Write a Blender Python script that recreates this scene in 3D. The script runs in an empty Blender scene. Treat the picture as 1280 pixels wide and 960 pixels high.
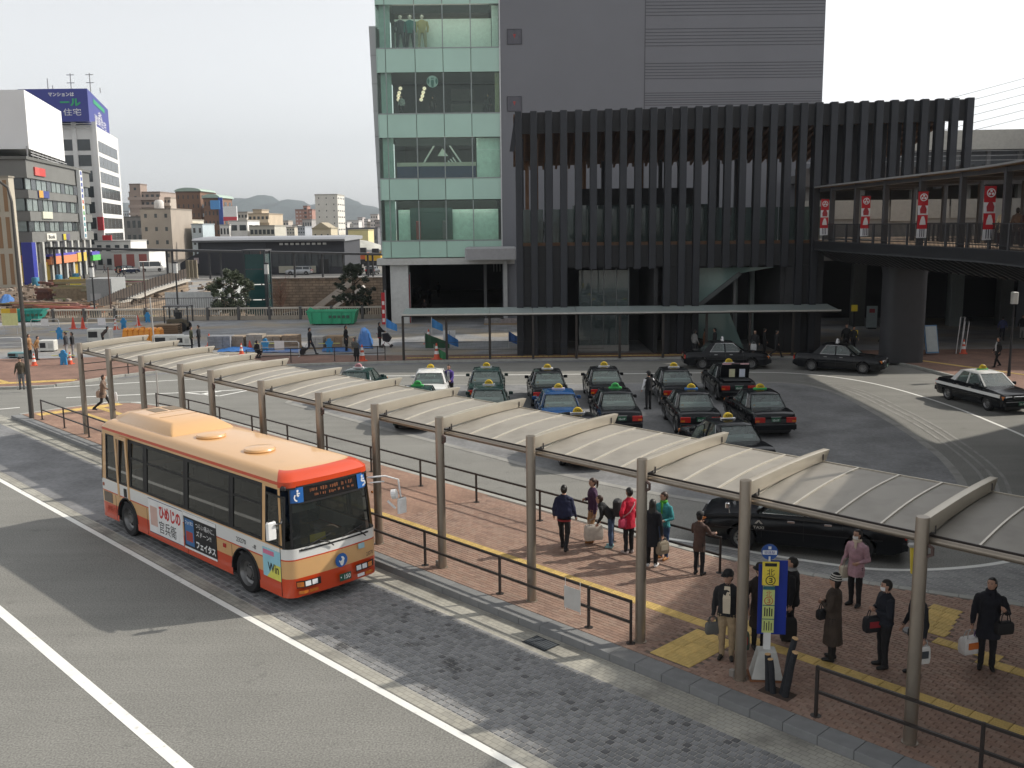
import bpy, bmesh, math, random
from mathutils import Vector, Matrix
R = math.radians
rnd = random.Random(7)
SC = bpy.context.scene
COL = SC.collection

# ---------------------------------------------------------------- camera
CAM_H = 8.0
FPX, PITCH, ROLL = 1215.0, math.atan(198 / 1215.0), 0.0108
_f = Vector((0, math.cos(PITCH), -math.sin(PITCH)))
_r = Vector((1, 0, 0)); _u = _r.cross(_f)
CR = _r * math.cos(ROLL) - _u * math.sin(ROLL)
CU = _r * math.sin(ROLL) + _u * math.cos(ROLL)
CF = _f
cam = bpy.data.cameras.new('camera')
cam.sensor_fit = 'HORIZONTAL'; cam.sensor_width = 36.0
cam.lens = 36.0 * FPX / 1280.0
cam.clip_start = 0.1; cam.clip_end = 30000
camo = bpy.data.objects.new('camera', cam); COL.objects.link(camo)
camo.matrix_world = Matrix(((CR.x, CU.x, -CF.x, 0), (CR.y, CU.y, -CF.y, 0), (CR.z, CU.z, -CF.z, CAM_H), (0, 0, 0, 1)))
SC.camera = camo

# ---------------------------------------------------------------- sky, sun, exposure
SUN_AZ, SUN_EL = 73.0, 37.0
world = bpy.data.worlds.new('World'); SC.world = world; world.use_nodes = True
wn = world.node_tree; wn.nodes.clear()
sky = wn.nodes.new('ShaderNodeTexSky'); sky.sky_type = 'NISHITA'; sky.sun_disc = False
sky.sun_elevation = R(SUN_EL); sky.sun_rotation = R(SUN_AZ)
sky.air_density = 1.0; sky.dust_density = 1.5; sky.ozone_density = 1.0; sky.altitude = 0
hs = wn.nodes.new('ShaderNodeHueSaturation'); hs.inputs['Saturation'].default_value = 0.10
bg = wn.nodes.new('ShaderNodeBackground'); bg.inputs['Strength'].default_value = 0.143
wo = wn.nodes.new('ShaderNodeOutputWorld')
wn.links.new(sky.outputs[0], hs.inputs['Color']); wn.links.new(hs.outputs[0], bg.inputs[0]); wn.links.new(bg.outputs[0], wo.inputs[0])
sun = bpy.data.lights.new('sun', 'SUN'); sun.energy = 2.8; sun.angle = R(0.9); sun.color = (1.0, 0.93, 0.82)
suno = bpy.data.objects.new('sun', sun); COL.objects.link(suno); suno.location = (30, 10, 40)
sdir = Vector((math.sin(R(SUN_AZ)) * math.cos(R(SUN_EL)), math.cos(R(SUN_AZ)) * math.cos(R(SUN_EL)), math.sin(R(SUN_EL))))
suno.rotation_euler = sdir.to_track_quat('Z', 'Y').to_euler()
SC.view_settings.view_transform = 'Standard'; SC.view_settings.look = 'None'
SC.view_settings.gamma = 1.0; SC.view_settings.use_curve_mapping = False
SC.view_settings.exposure = 0.56
SC.cycles.max_bounces = 5; SC.cycles.transparent_max_bounces = 8
SC.cycles.diffuse_bounces = 2; SC.cycles.glossy_bounces = 3; SC.cycles.transmission_bounces = 4; SC.cycles.volume_bounces = 0
SC.cycles.caustics_reflective = False; SC.cycles.caustics_refractive = False

# ---------------------------------------------------------------- coordinates
RA = R(-46)                       # the bus road runs at -46 degrees to the x axis
DS = Vector((math.cos(RA), math.sin(RA), 0)); DN = Vector((-math.sin(RA), math.cos(RA), 0))
def SN(s, n, z=0.0):
    p = DS * s + DN * n; return Vector((p.x, p.y, z))
def _ray(x, y): return CR * ((x - 640) / FPX) + CU * ((480 - y) / FPX) + CF
def gnd(x, y, z=0.0):
    d = _ray(x, y); t = (z - CAM_H) / d.z; return Vector((d.x * t, d.y * t, z))
def at(x, y, Y):
    d = _ray(x, y); t = Y / d.y; return Vector((d.x * t, Y, CAM_H + d.z * t))

# ---------------------------------------------------------------- materials
def nmat(name):
    m = bpy.data.materials.new(name); m.use_nodes = True; nt = m.node_tree
    return m, nt, nt.nodes['Principled BSDF']
def lin(c):
    if isinstance(c, str):
        c = c.lstrip('#'); c = tuple(int(c[i:i + 2], 16) / 255 for i in (0, 2, 4))
        return tuple(x / 12.92 if x <= .04045 else ((x + .055) / 1.055) ** 2.4 for x in c)
    return tuple(c)
def mat(name, col, rough=0.7, metal=0.0, var=0.12, scale=3.0, bump=0.0, bscale=None, spec=None, dirt=None, coat=0.0, coord='Object', detail=5.0):
    """plain painted / mineral surface with soft tone variation, optional fine relief and blotches"""
    m, nt, b = nmat(name); N = nt.nodes; L = nt.links
    col = lin(col)
    b.inputs['Roughness'].default_value = rough; b.inputs['Metallic'].default_value = metal
    if spec is not None: b.inputs['Specular IOR Level'].default_value = spec
    if coat: b.inputs['Coat Weight'].default_value = coat; b.inputs['Coat Roughness'].default_value = 0.05
    tc = N.new('ShaderNodeTexCoord'); src = tc.outputs[coord]
    nz = N.new('ShaderNodeTexNoise'); nz.inputs['Scale'].default_value = scale; nz.inputs['Detail'].default_value = detail; nz.inputs['Roughness'].default_value = 0.6
    L.new(src, nz.inputs['Vector'])
    cr = N.new('ShaderNodeMapRange'); cr.inputs['From Min'].default_value = 0.3; cr.inputs['From Max'].default_value = 0.7
    cr.inputs['To Min'].default_value = 1 - var; cr.inputs['To Max'].default_value = 1 + var
    L.new(nz.outputs['Fac'], cr.inputs['Value'])
    mx = N.new('ShaderNodeVectorMath'); mx.operation = 'SCALE'; mx.inputs[0].default_value = col
    L.new(cr.outputs[0], mx.inputs['Scale'])
    out = mx.outputs[0]
    if dirt:
        dcol, dscale, lo, hi, amt = dirt
        n2 = N.new('ShaderNodeTexNoise'); n2.inputs['Scale'].default_value = dscale; n2.inputs['Detail'].default_value = 6
        L.new(src, n2.inputs['Vector'])
        r2 = N.new('ShaderNodeMapRange'); r2.inputs['From Min'].default_value = lo; r2.inputs['From Max'].default_value = hi
        r2.inputs['To Max'].default_value = amt
        L.new(n2.outputs['Fac'], r2.inputs['Value'])
        mm = N.new('ShaderNodeMix'); mm.data_type = 'RGBA'; mm.inputs[7].default_value = (*lin(dcol), 1)
        L.new(r2.outputs[0], mm.inputs[0]); L.new(out, mm.inputs[6]); out = mm.outputs[2]
    L.new(out, b.inputs['Base Color'])
    if bump:
        n3 = N.new('ShaderNodeTexNoise'); n3.inputs['Scale'].default_value = bscale or scale * 8; n3.inputs['Detail'].default_value = 4
        L.new(src, n3.inputs['Vector'])
        bp = N.new('ShaderNodeBump'); bp.inputs['Strength'].default_value = min(1.0, bump); bp.inputs['Distance'].default_value = 0.01
        L.new(n3.outputs['Fac'], bp.inputs['Height']); L.new(bp.outputs[0], b.inputs['Normal'])
    return m
def ivar(m, amt=0.2, hue=0.0):
    """per-object tone variation on top of a mat() material (for loose bricks, leaves, panels)"""
    nt = m.node_tree; N = nt.nodes; L = nt.links; b = N['Principled BSDF']
    ln = b.inputs['Base Color'].links[0]; src = ln.from_socket
    oi = N.new('ShaderNodeObjectInfo'); mr = N.new('ShaderNodeMapRange')
    mr.inputs['To Min'].default_value = 1 - amt; mr.inputs['To Max'].default_value = 1 + amt
    L.new(oi.outputs['Random'], mr.inputs['Value'])
    sc = N.new('ShaderNodeVectorMath'); sc.operation = 'SCALE'; L.new(src, sc.inputs[0]); L.new(mr.outputs[0], sc.inputs['Scale'])
    L.new(sc.outputs[0], b.inputs['Base Color']); return m
def glassmat(name, tint, alpha=0.5, rough=0.03, refl=0.06):
    """tinted pane: part see-through, part mirror by Fresnel"""
    m, nt, b = nmat(name); N = nt.nodes; L = nt.links
    out = N['Material Output']; N.remove(b)
    tr = N.new('ShaderNodeBsdfTransparent'); tr.inputs[0].default_value = (*lin(tint), 1)
    df = N.new('ShaderNodeBsdfDiffuse'); df.inputs[0].default_value = (*lin(tint), 1)
    gl = N.new('ShaderNodeBsdfGlossy'); gl.inputs['Roughness'].default_value = rough
    lw = N.new('ShaderNodeLayerWeight'); lw.inputs['Blend'].default_value = 0.5
    pw = N.new('ShaderNodeMath'); pw.operation = 'POWER'; pw.inputs[1].default_value = 4.0; L.new(lw.outputs['Facing'], pw.inputs[0])
    fr = N.new('ShaderNodeMapRange'); fr.inputs['To Min'].default_value = refl; fr.inputs['To Max'].default_value = 1.0; L.new(pw.outputs[0], fr.inputs['Value'])
    m1 = N.new('ShaderNodeMixShader'); m1.inputs[0].default_value = 1 - alpha
    L.new(tr.outputs[0], m1.inputs[2]); L.new(df.outputs[0], m1.inputs[1])
    m1.inputs[0].default_value = alpha
    m2 = N.new('ShaderNodeMixShader'); L.new(fr.outputs[0], m2.inputs[0]); L.new(m1.outputs[0], m2.inputs[1]); L.new(gl.outputs[0], m2.inputs[2])
    L.new(m2.outputs[0], out.inputs[0]); return m
def emat(name, col, strength):
    m, nt, b = nmat(name); b.inputs['Base Color'].default_value = (*lin(col), 1)
    b.inputs['Emission Color'].default_value = (*lin(col), 1); b.inputs['Emission Strength'].default_value = strength; return m
_flat = {}
def flat(col, rough=0.6, metal=0.0, var=0.08, scale=4.0):
    k = (col, rough, metal, var, scale)
    if k not in _flat: _flat[k] = mat('paint_%d' % len(_flat), col, rough, metal, var, scale)
    return _flat[k]

_cl = {}
def cloth(c):
    if c not in _cl: _cl[c] = mat('cloth_%d' % len(_cl), c, .9, 0, .3, 5, 1.0, 9)
    return _cl[c]

# ---------------------------------------------------------------- mesh helper
class MB:
    def __init__(s): s.v = []; s.f = []; s.m = []
    def add(s, vs, fs, mi=0, M=None):
        o = len(s.v)
        if M is not None: vs = [M @ Vector(p) for p in vs]
        s.v += [tuple(p) for p in vs]; s.f += [tuple(i + o for i in f) for f in fs]
        s.m += [mi] * len(fs); return s
    def box(s, x0, x1, y0, y1, z0, z1, mi=0, M=None):
        return s.add([(x0, y0, z0), (x1, y0, z0), (x1, y1, z0), (x0, y1, z0), (x0, y0, z1), (x1, y0, z1), (x1, y1, z1), (x0, y1, z1)],
                     [(0, 3, 2, 1), (4, 5, 6, 7), (0, 1, 5, 4), (1, 2, 6, 5), (2, 3, 7, 6), (3, 0, 4, 7)], mi, M)
    def cbox(s, cx, cy, cz, sx, sy, sz, rz=0, mi=0):
        return s.box(-sx / 2, sx / 2, -sy / 2, sy / 2, -sz / 2, sz / 2, mi, Matrix.Translation((cx, cy, cz)) @ Matrix.Rotation(rz, 4, 'Z'))
    def bevbox(s, x0, x1, y0, y1, z0, z1, b, mi=0, M=None):
        """box whose four top edges and vertical edges are chamfered"""
        def ring(i, z): return [(x0 + i, y0, z), (x1 - i, y0, z), (x1, y0 + i, z), (x1, y1 - i, z), (x1 - i, y1, z), (x0 + i, y1, z), (x0, y1 - i, z), (x0, y0 + i, z)]
        def inn(i, z): return [(x0 + 2 * i, y0 + i, z), (x1 - 2 * i, y0 + i, z), (x1 - i, y0 + 2 * i, z), (x1 - i, y1 - 2 * i, z), (x1 - 2 * i, y1 - i, z), (x0 + 2 * i, y1 - i, z), (x0 + i, y1 - 2 * i, z), (x0 + i, y0 + 2 * i, z)]
        return s.loft([ring(b, z0), ring(b, z1 - b), inn(b, z1)], True, True, mi=mi, M=M)
    def loft(s, rings, cap0=True, cap1=True, closed=True, mi=0, M=None):
        n = len(rings[0]); vs = [p for r in rings for p in r]; fs = []
        for i in range(len(rings) - 1):
            for j in range(n if closed else n - 1):
                a = i * n + j; b = i * n + (j + 1) % n
                fs.append((a, b, b + n, a + n))
        if cap0: fs.append(tuple(range(n - 1, -1, -1)))
        if cap1: fs.append(tuple((len(rings) - 1) * n + j for j in range(n)))
        return s.add(vs, fs, mi, M)
    def prism(s, poly, z0, z1, mi=0, M=None):
        return s.loft([[(x, y, z0) for x, y in poly], [(x, y, z1) for x, y in poly]], mi=mi, M=M)
    def sheet(s, poly, z, mi=0):
        return s.add([(p[0], p[1], z) for p in poly], [tuple(range(len(poly)))], mi)
    def tube(s, a, b, r0, r1=None, n=8, mi=0, M=None, caps=True):
        a = Vector(a); b = Vector(b); r1 = r0 if r1 is None else r1
        d = (b - a).normalized(); u = d.orthogonal().normalized(); w = d.cross(u)
        A = []; B = []
        for i in range(n):
            t = 2 * math.pi * i / n; e = u * math.cos(t) + w * math.sin(t)
            A.append(a + e * r0); B.append(b + e * r1)
        return s.loft([A, B], caps, caps, mi=mi, M=M)
    def path(s, pts, r, n=6, mi=0, M=None, closed=False):
        pts = [Vector(p) for p in pts]; rr = r if isinstance(r, (list, tuple)) else [r] * len(pts); rings = []
        u = None
        for i, p in enumerate(pts):
            if i == 0: d = pts[1] - p
            elif i == len(pts) - 1: d = p - pts[i - 1]
            else: d = pts[i + 1] - pts[i - 1]
            d.normalize()
            if u is None: u = d.orthogonal().normalized()
            else:
                u = u - d * u.dot(d); u = u.normalized() if u.length > 1e-5 else d.orthogonal().normalized()
            w = d.cross(u)
            rings.append([p + (u * math.cos(2 * math.pi * k / n) + w * math.sin(2 * math.pi * k / n)) * rr[i] for k in range(n)])
        return s.loft(rings, mi=mi, M=M)
    def beam(s, a, b, w, h, mi=0, up=(0, 0, 1)):
        a = Vector(a); b = Vector(b); d = (b - a).normalized(); upv = Vector(up)
        sd = d.cross(upv); sd = sd.normalized() if sd.length > 1e-5 else d.orthogonal().normalized()
        uv = sd.cross(d)
        def rg(p): return [p + sd * (w / 2) - uv * (h / 2), p + sd * (w / 2) + uv * (h / 2), p - sd * (w / 2) + uv * (h / 2), p - sd * (w / 2) - uv * (h / 2)]
        return s.loft([rg(a), rg(b)], mi=mi)
    def lathe(s, prof, n=16, mi=0, M=None, caps=True):
        rings = [[(r * math.cos(2 * math.pi * k / n), r * math.sin(2 * math.pi * k / n), z) for k in range(n)] for r, z in prof]
        return s.loft(rings, caps, caps, mi=mi, M=M)
    def quad(s, a, b, c, d, mi=0): return s.add([a, b, c, d], [(0, 1, 2, 3)], mi)
    def mesh(s, name, mats, smooth=False, bevel=0.0, recalc=True):
        me = bpy.data.meshes.new(name); me.from_pydata(s.v, [], s.f)
        for m in (mats if isinstance(mats, (list, tuple)) else [mats]): me.materials.append(m)
        if any(s.m): me.polygons.foreach_set('material_index', s.m)
        if recalc or bevel:
            bm = bmesh.new(); bm.from_mesh(me)
            if recalc: bmesh.ops.recalc_face_normals(bm, faces=bm.faces)
            if bevel:
                bmesh.ops.bevel(bm, geom=[e for e in bm.edges if len(e.link_faces) == 2 and e.calc_face_angle(0) > 0.6], offset=bevel, segments=2, affect='EDGES', profile=0.6)
            bm.to_mesh(me); bm.free()
        if smooth:
            me.polygons.foreach_set('use_smooth', [True] * len(me.polygons))
            if smooth != 'all':
                me.set_sharp_from_angle(angle=R(smooth if not isinstance(smooth, bool) else 38))
        return me
    def build(s, name, mats, parent=None, smooth=False, bevel=0.0, loc=(0, 0, 0), rz=0.0, recalc=True):
        return obj(name, s.mesh(name, mats, smooth, bevel, recalc), parent, loc, rz)
def obj(name, me, parent=None, loc=(0, 0, 0), rz=0.0):
    o = bpy.data.objects.new(name, me); COL.objects.link(o); o.location = loc; o.rotation_euler = (0, 0, rz)
    if parent is not None: o.parent = parent
    return o
def tag(o, label=None, cat=None, group=None, kind=None):
    if label: o['label'] = label
    if cat: o['category'] = cat
    if group: o['group'] = group
    if kind: o['kind'] = kind
    return o
def thing(name, label, cat, loc=(0, 0, 0), rz=0.0, group=None):
    o = bpy.data.objects.new(name, None); COL.objects.link(o); o.location = loc; o.rotation_euler = (0, 0, rz); o.empty_display_size = .2
    return tag(o, label, cat, group)
def part(name, mb, mats, parent, **k): return mb.build(name, mats, parent, **k)
def copy_tree(o, parent=None):
    c = o.copy(); COL.objects.link(c); c.parent = parent
    for ch in [x for x in o.children]: copy_tree(ch, c)
    return c
def struct(o): o['kind'] = 'structure'; return o
def rep(parent, src, name, loc, rz=0.0):
    """another piece sharing a mesh"""
    return obj(name, src, parent, loc, rz)
def recolor(o, i, m):
    o.material_slots[i].link = 'OBJECT'; o.material_slots[i].material = m

TMP = bpy.data.scenes.new('workbench')      # scratch scene for evaluating modifiers and text; removed at the end
def eval_tmp(o):
    TMP.collection.objects.link(o); vl = TMP.view_layers[0]; vl.update()
    return bpy.data.meshes.new_from_object(o.evaluated_get(vl.depsgraph))
# lettering: built from the program's own font, flattened to a mesh
def text_mesh(txt, size=1.0, extrude=0.0, bold=0.0, align='CENTER'):
    cu = bpy.data.curves.new('lettering', 'FONT'); cu.body = txt; cu.size = size; cu.extrude = extrude; cu.offset = bold
    cu.align_x = align; cu.align_y = 'CENTER'; cu.resolution_u = 2
    to = bpy.data.objects.new('lettering', cu); me = eval_tmp(to)
    bpy.data.objects.remove(to); bpy.data.curves.remove(cu); return me
def lettering(txt, w, h, m, M, parent=None, bold=0.0, name='lettering'):
    """text scaled to fill w x h, in the local xy plane of matrix M"""
    me = text_mesh(txt, 1.0, 0, 0 if any(ord(c) > 0x4dff for c in txt) else bold)
    if not len(me.vertices): return None
    xs = [v.co.x for v in me.vertices]; ys = [v.co.y for v in me.vertices]
    cx, cy = (min(xs) + max(xs)) / 2, (min(ys) + max(ys)) / 2
    sx = w / max(1e-6, max(xs) - min(xs)); sy = h / max(1e-6, max(ys) - min(ys))
    for v in me.vertices: v.co = M @ Vector(((v.co.x - cx) * sx, (v.co.y - cy) * sy, 0))
    me.materials.clear(); me.materials.append(m)
    return obj(name, me, parent)
def face_m(loc, right, up):
    """matrix whose x is 'right', y is 'up' and z the outward normal"""
    r = Vector(right).normalized(); u = Vector(up).normalized(); n = r.cross(u)
    return Matrix(((r.x, u.x, n.x, loc[0]), (r.y, u.y, n.y, loc[1]), (r.z, u.z, n.z, loc[2]), (0, 0, 0, 1)))
# ================================================================ GROUND
def brickmat(name, c1, c2, mortar, bw, bh, rot=0.0, msize=0.008, rough=0.85, var=0.25, dirt=None, off=0.5, bump=0.3):
    m, nt, b = nmat(name); N = nt.nodes; L = nt.links
    tc = N.new('ShaderNodeTexCoord'); mp = N.new('ShaderNodeMapping'); mp.inputs['Rotation'].default_value = (0, 0, rot)
    L.new(tc.outputs['Object'], mp.inputs[0])
    bt = N.new('ShaderNodeTexBrick'); bt.offset = off
    bt.inputs['Color1'].default_value = (*lin(c1), 1); bt.inputs['Color2'].default_value = (*lin(c2), 1); bt.inputs['Mortar'].default_value = (*lin(mortar), 1)
    bt.inputs['Scale'].default_value = 1.0; bt.inputs['Brick Width'].default_value = bw; bt.inputs['Row Height'].default_value = bh
    bt.inputs['Mortar Size'].default_value = msize; bt.inputs['Mortar Smooth'].default_value = 0.2
    L.new(mp.outputs[0], bt.inputs['Vector'])
    nz = N.new('ShaderNodeTexNoise'); nz.inputs['Scale'].default_value = 0.7; nz.inputs['Detail'].default_value = 7; L.new(tc.outputs['Object'], nz.inputs['Vector'])
    mr = N.new('ShaderNodeMapRange'); mr.inputs['From Min'].default_value = .3; mr.inputs['From Max'].default_value = .7; mr.inputs['To Min'].default_value = 1 - var; mr.inputs['To Max'].default_value = 1 + var
    L.new(nz.outputs['Fac'], mr.inputs['Value'])
    sc = N.new('ShaderNodeVectorMath'); sc.operation = 'SCALE'; L.new(bt.outputs['Color'], sc.inputs[0]); L.new(mr.outputs[0], sc.inputs['Scale'])
    out = sc.outputs[0]
    if dirt:
        dcol, ds, lo, hi, amt = dirt
        n2 = N.new('ShaderNodeTexNoise'); n2.inputs['Scale'].default_value = ds; n2.inputs['Detail'].default_value = 6; L.new(tc.outputs['Object'], n2.inputs['Vector'])
        r2 = N.new('ShaderNodeMapRange'); r2.inputs['From Min'].default_value = lo; r2.inputs['From Max'].default_value = hi; r2.inputs['To Max'].default_value = amt; L.new(n2.outputs['Fac'], r2.inputs['Value'])
        mm = N.new('ShaderNodeMix'); mm.data_type = 'RGBA'; mm.inputs[7].default_value = (*lin(dcol), 1); L.new(r2.outputs[0], mm.inputs[0]); L.new(out, mm.inputs[6]); out = mm.outputs[2]
    L.new(out, b.inputs['Base Color']); b.inputs['Roughness'].default_value = rough
    bp = N.new('ShaderNodeBump'); bp.inputs['Strength'].default_value = bump; bp.inputs['Distance'].default_value = .01; bp.invert = True
    L.new(bt.outputs['Fac'], bp.inputs['Height']); L.new(bp.outputs[0], b.inputs['Normal'])
    return m

def asphalt(name, col, var=.1):
    m = mat(name, col, .88, 0, var, 0.35, 0.5, 90, dirt=((.045, .045, .045), 1.6, .64, .74, .3), detail=12)
    nt = m.node_tree; N = nt.nodes; L = nt.links; b = N['Principled BSDF']
    src = b.inputs['Base Color'].links[0].from_socket
    tc = N.new('ShaderNodeTexCoord'); mp = N.new('ShaderNodeMapping'); mp.inputs['Rotation'].default_value = (0, 0, -RA); mp.inputs['Scale'].default_value = (.05, 1.6, 1)
    L.new(tc.outputs['Object'], mp.inputs[0])
    nz = N.new('ShaderNodeTexNoise'); nz.inputs['Scale'].default_value = 1.0; nz.inputs['Detail'].default_value = 4; L.new(mp.outputs[0], nz.inputs['Vector'])
    mr = N.new('ShaderNodeMapRange'); mr.inputs['From Min'].default_value = .35; mr.inputs['From Max'].default_value = .65; mr.inputs['To Min'].default_value = .93; mr.inputs['To Max'].default_value = 1.04; L.new(nz.outputs['Fac'], mr.inputs['Value'])
    sp = N.new('ShaderNodeTexNoise'); sp.inputs['Scale'].default_value = 30; sp.inputs['Detail'].default_value = 2; L.new(tc.outputs['Object'], sp.inputs['Vector'])
    m2 = N.new('ShaderNodeMapRange'); m2.inputs['From Min'].default_value = .3; m2.inputs['From Max'].default_value = .7; m2.inputs['To Min'].default_value = .66; m2.inputs['To Max'].default_value = 1.34; L.new(sp.outputs['Fac'], m2.inputs['Value'])
    mu = N.new('ShaderNodeMath'); mu.operation = 'MULTIPLY'; L.new(mr.outputs[0], mu.inputs[0]); L.new(m2.outputs[0], mu.inputs[1])
    vo = N.new('ShaderNodeTexVoronoi'); vo.feature = 'DISTANCE_TO_EDGE'; vo.inputs['Scale'].default_value = .16
    dn = N.new('ShaderNodeTexNoise'); dn.inputs['Scale'].default_value = 1.1; dn.inputs['Detail'].default_value = 5; L.new(tc.outputs['Object'], dn.inputs['Vector'])
    va = N.new('ShaderNodeVectorMath'); va.operation = 'MULTIPLY_ADD'; va.inputs[1].default_value = (1.6, 1.6, 0); L.new(dn.outputs['Color'], va.inputs[0]); L.new(tc.outputs['Object'], va.inputs[2]); L.new(va.outputs[0], vo.inputs['Vector'])
    ck = N.new('ShaderNodeMapRange'); ck.inputs['From Max'].default_value = .0032; ck.inputs['To Min'].default_value = .84; L.new(vo.outputs['Distance'], ck.inputs['Value'])
    m3 = N.new('ShaderNodeMath'); m3.operation = 'MULTIPLY'; L.new(mu.outputs[0], m3.inputs[0]); L.new(ck.outputs[0], m3.inputs[1])
    sc = N.new('ShaderNodeVectorMath'); sc.operation = 'SCALE'; L.new(src, sc.inputs[0]); L.new(m3.outputs[0], sc.inputs['Scale']); L.new(sc.outputs[0], b.inputs['Base Color'])
    return m

M_asph = asphalt('asphalt_worn', (.21, .207, .19))
M_white = mat('road_paint', (.80, .80, .76), .7, 0, .06, 2.0, .2, 60, dirt=((.32, .31, .29), 5, .60, .72, .5))
M_conc = mat('concrete_pale', (.36, .36, .33), .85, 0, .12, 1.2, .3, 30, dirt=((.16, .155, .14), 1.5, .55, .75, .5))
M_kerb = mat('granite_kerb', (.21, .214, .215), .8, 0, .12, 2.0, .3, 60, dirt=((.10, .10, .10), 2.2, .56, .75, .5)); ivar(M_kerb, .07)
M_bed = mat('joint_sand', (.40, .385, .355), .95, 0, .15, 6)
M_bbed = mat('brick_joint', (.15, .115, .095), .95, 0, .15, 6)
SET = [mat('sett_%d' % i, c, .82, 0, .14, 7, .3, 50, dirt=((.02, .02, .022), 1.1, .60, .68, .75)) for i, c in enumerate([(.235, .238, .242), (.21, .213, .218), (.255, .257, .258), (.185, .188, .19), (.115, .115, .118)])]
SET = SET[:4] * 7 + SET[4:]
BRK = [mat('paver_%d' % i, c, .85, 0, .12, 5, .3, 50, dirt=((.09, .06, .05), .8, .56, .75, .35)) for i, c in enumerate([(.315, .208, .158), (.295, .19, .143), (.33, .223, .172), (.27, .177, .137), (.305, .213, .165)])]
M_brkfar = brickmat('pavers_beyond', (.33, .21, .15), (.275, .165, .12), (.2, .13, .1), .2, .1, -RA, .006, dirt=((.1, .07, .06), .6, .56, .75, .35))
M_brkfar2 = brickmat('pavers_far_side', (.26, .15, .11), (.2, .115, .085), (.15, .1, .08), .2, .1, 0, .006)
M_setfar = brickmat('setts_beyond', (.215, .22, .228), (.165, .17, .18), (.21, .2, .19), .11, .11, -RA, .008)
M_pool = brickmat('rank_setts', (.225, .228, .233), (.175, .178, .183), (.2, .195, .185), .11, .11, -RA, .009, dirt=((.05, .05, .055), .35, .55, .75, .45))
M_gutter = brickmat('gutter_blocks', (.40, .385, .33), (.34, .33, .29), (.26, .25, .22), .15, .11, -RA, .008, dirt=((.13, .125, .115), 1.3, .52, .7, .6))
M_yel = mat('tactile_yellow', (.62, .44, .15), .75, 0, .12, 6, .2, 40, dirt=((.3, .2, .1), 3, .55, .75, .5)); ivar(M_yel, .1)
M_plaza = brickmat('plaza_slabs', (.27, .275, .285), (.235, .24, .25), (.17, .17, .17), .6, .3, 0, .012, dirt=((.33, .27, .19), .22, .45, .65, .75))
M_soil = mat('bare_soil', (.14, .098, .066), .95, 0, .35, .35, .6, 8, dirt=((.22, .18, .135), .2, .5, .65, .7))
M_town = mat('town_ground', (.20, .19, .175), .95, 0, .25, .02, 0, dirt=((.10, .11, .07), .03, .5, .6, .6))

PIT = (-40.0, -10.4, 88.0, 158.0)      # sunken garden under construction
_g = MB()
for q in ([(-9000, -3000), (9000, -3000), (9000, PIT[2]), (-9000, PIT[2])], [(-9000, PIT[2]), (PIT[0], PIT[2]), (PIT[0], PIT[3]), (-9000, PIT[3])], [(PIT[1], PIT[2]), (9000, PIT[2]), (9000, PIT[3]), (PIT[1], PIT[3])], [(-9000, PIT[3]), (9000, PIT[3]), (9000, 9000), (-9000, 9000)]): _g.sheet(q, -.06)
struct(_g.build('ground', M_town))
struct(MB().sheet([(-75, -25), (70, -25), (70, 59), (-75, 59)], 0).build('road', M_asph))

def sn_poly(pts): return [tuple(SN(a, b))[:2] for a, b in pts]
def band(pts, w, z, closed=False):
    """flat strip of width w along world points"""
    mb = MB(); pts = [Vector((p[0], p[1], 0)) for p in pts]; L_ = []; R_ = []
    for i, p in enumerate(pts):
        d = (pts[min(i + 1, len(pts) - 1)] - pts[max(i - 1, 0)]).normalized(); q = Vector((-d.y, d.x, 0))
        L_.append(p + q * w / 2); R_.append(p - q * w / 2)
    vs = [(p.x, p.y, z) for p in L_] + [(p.x, p.y, z) for p in R_]; n = len(pts)
    mb.add(vs, [(i, n + i, n + i + 1, i + 1) for i in range(n - 1)]); return mb
def spline(pts, k=8):
    out = []; P = [Vector((*p[:2], 0)) for p in pts]; P = [P[0] * 2 - P[1]] + P + [P[-1] * 2 - P[-2]]
    for i in range(1, len(P) - 2):
        for j in range(k):
            t = j / k; a, b, c, d = P[i - 1:i + 3]
            out.append(.5 * ((2 * b) + (c - a) * t + (2 * a - 5 * b + 4 * c - d) * t * t + (3 * b - a - 3 * c + d) * t ** 3))
    out.append(P[-2]); return [(p.x, p.y) for p in out]

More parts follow.
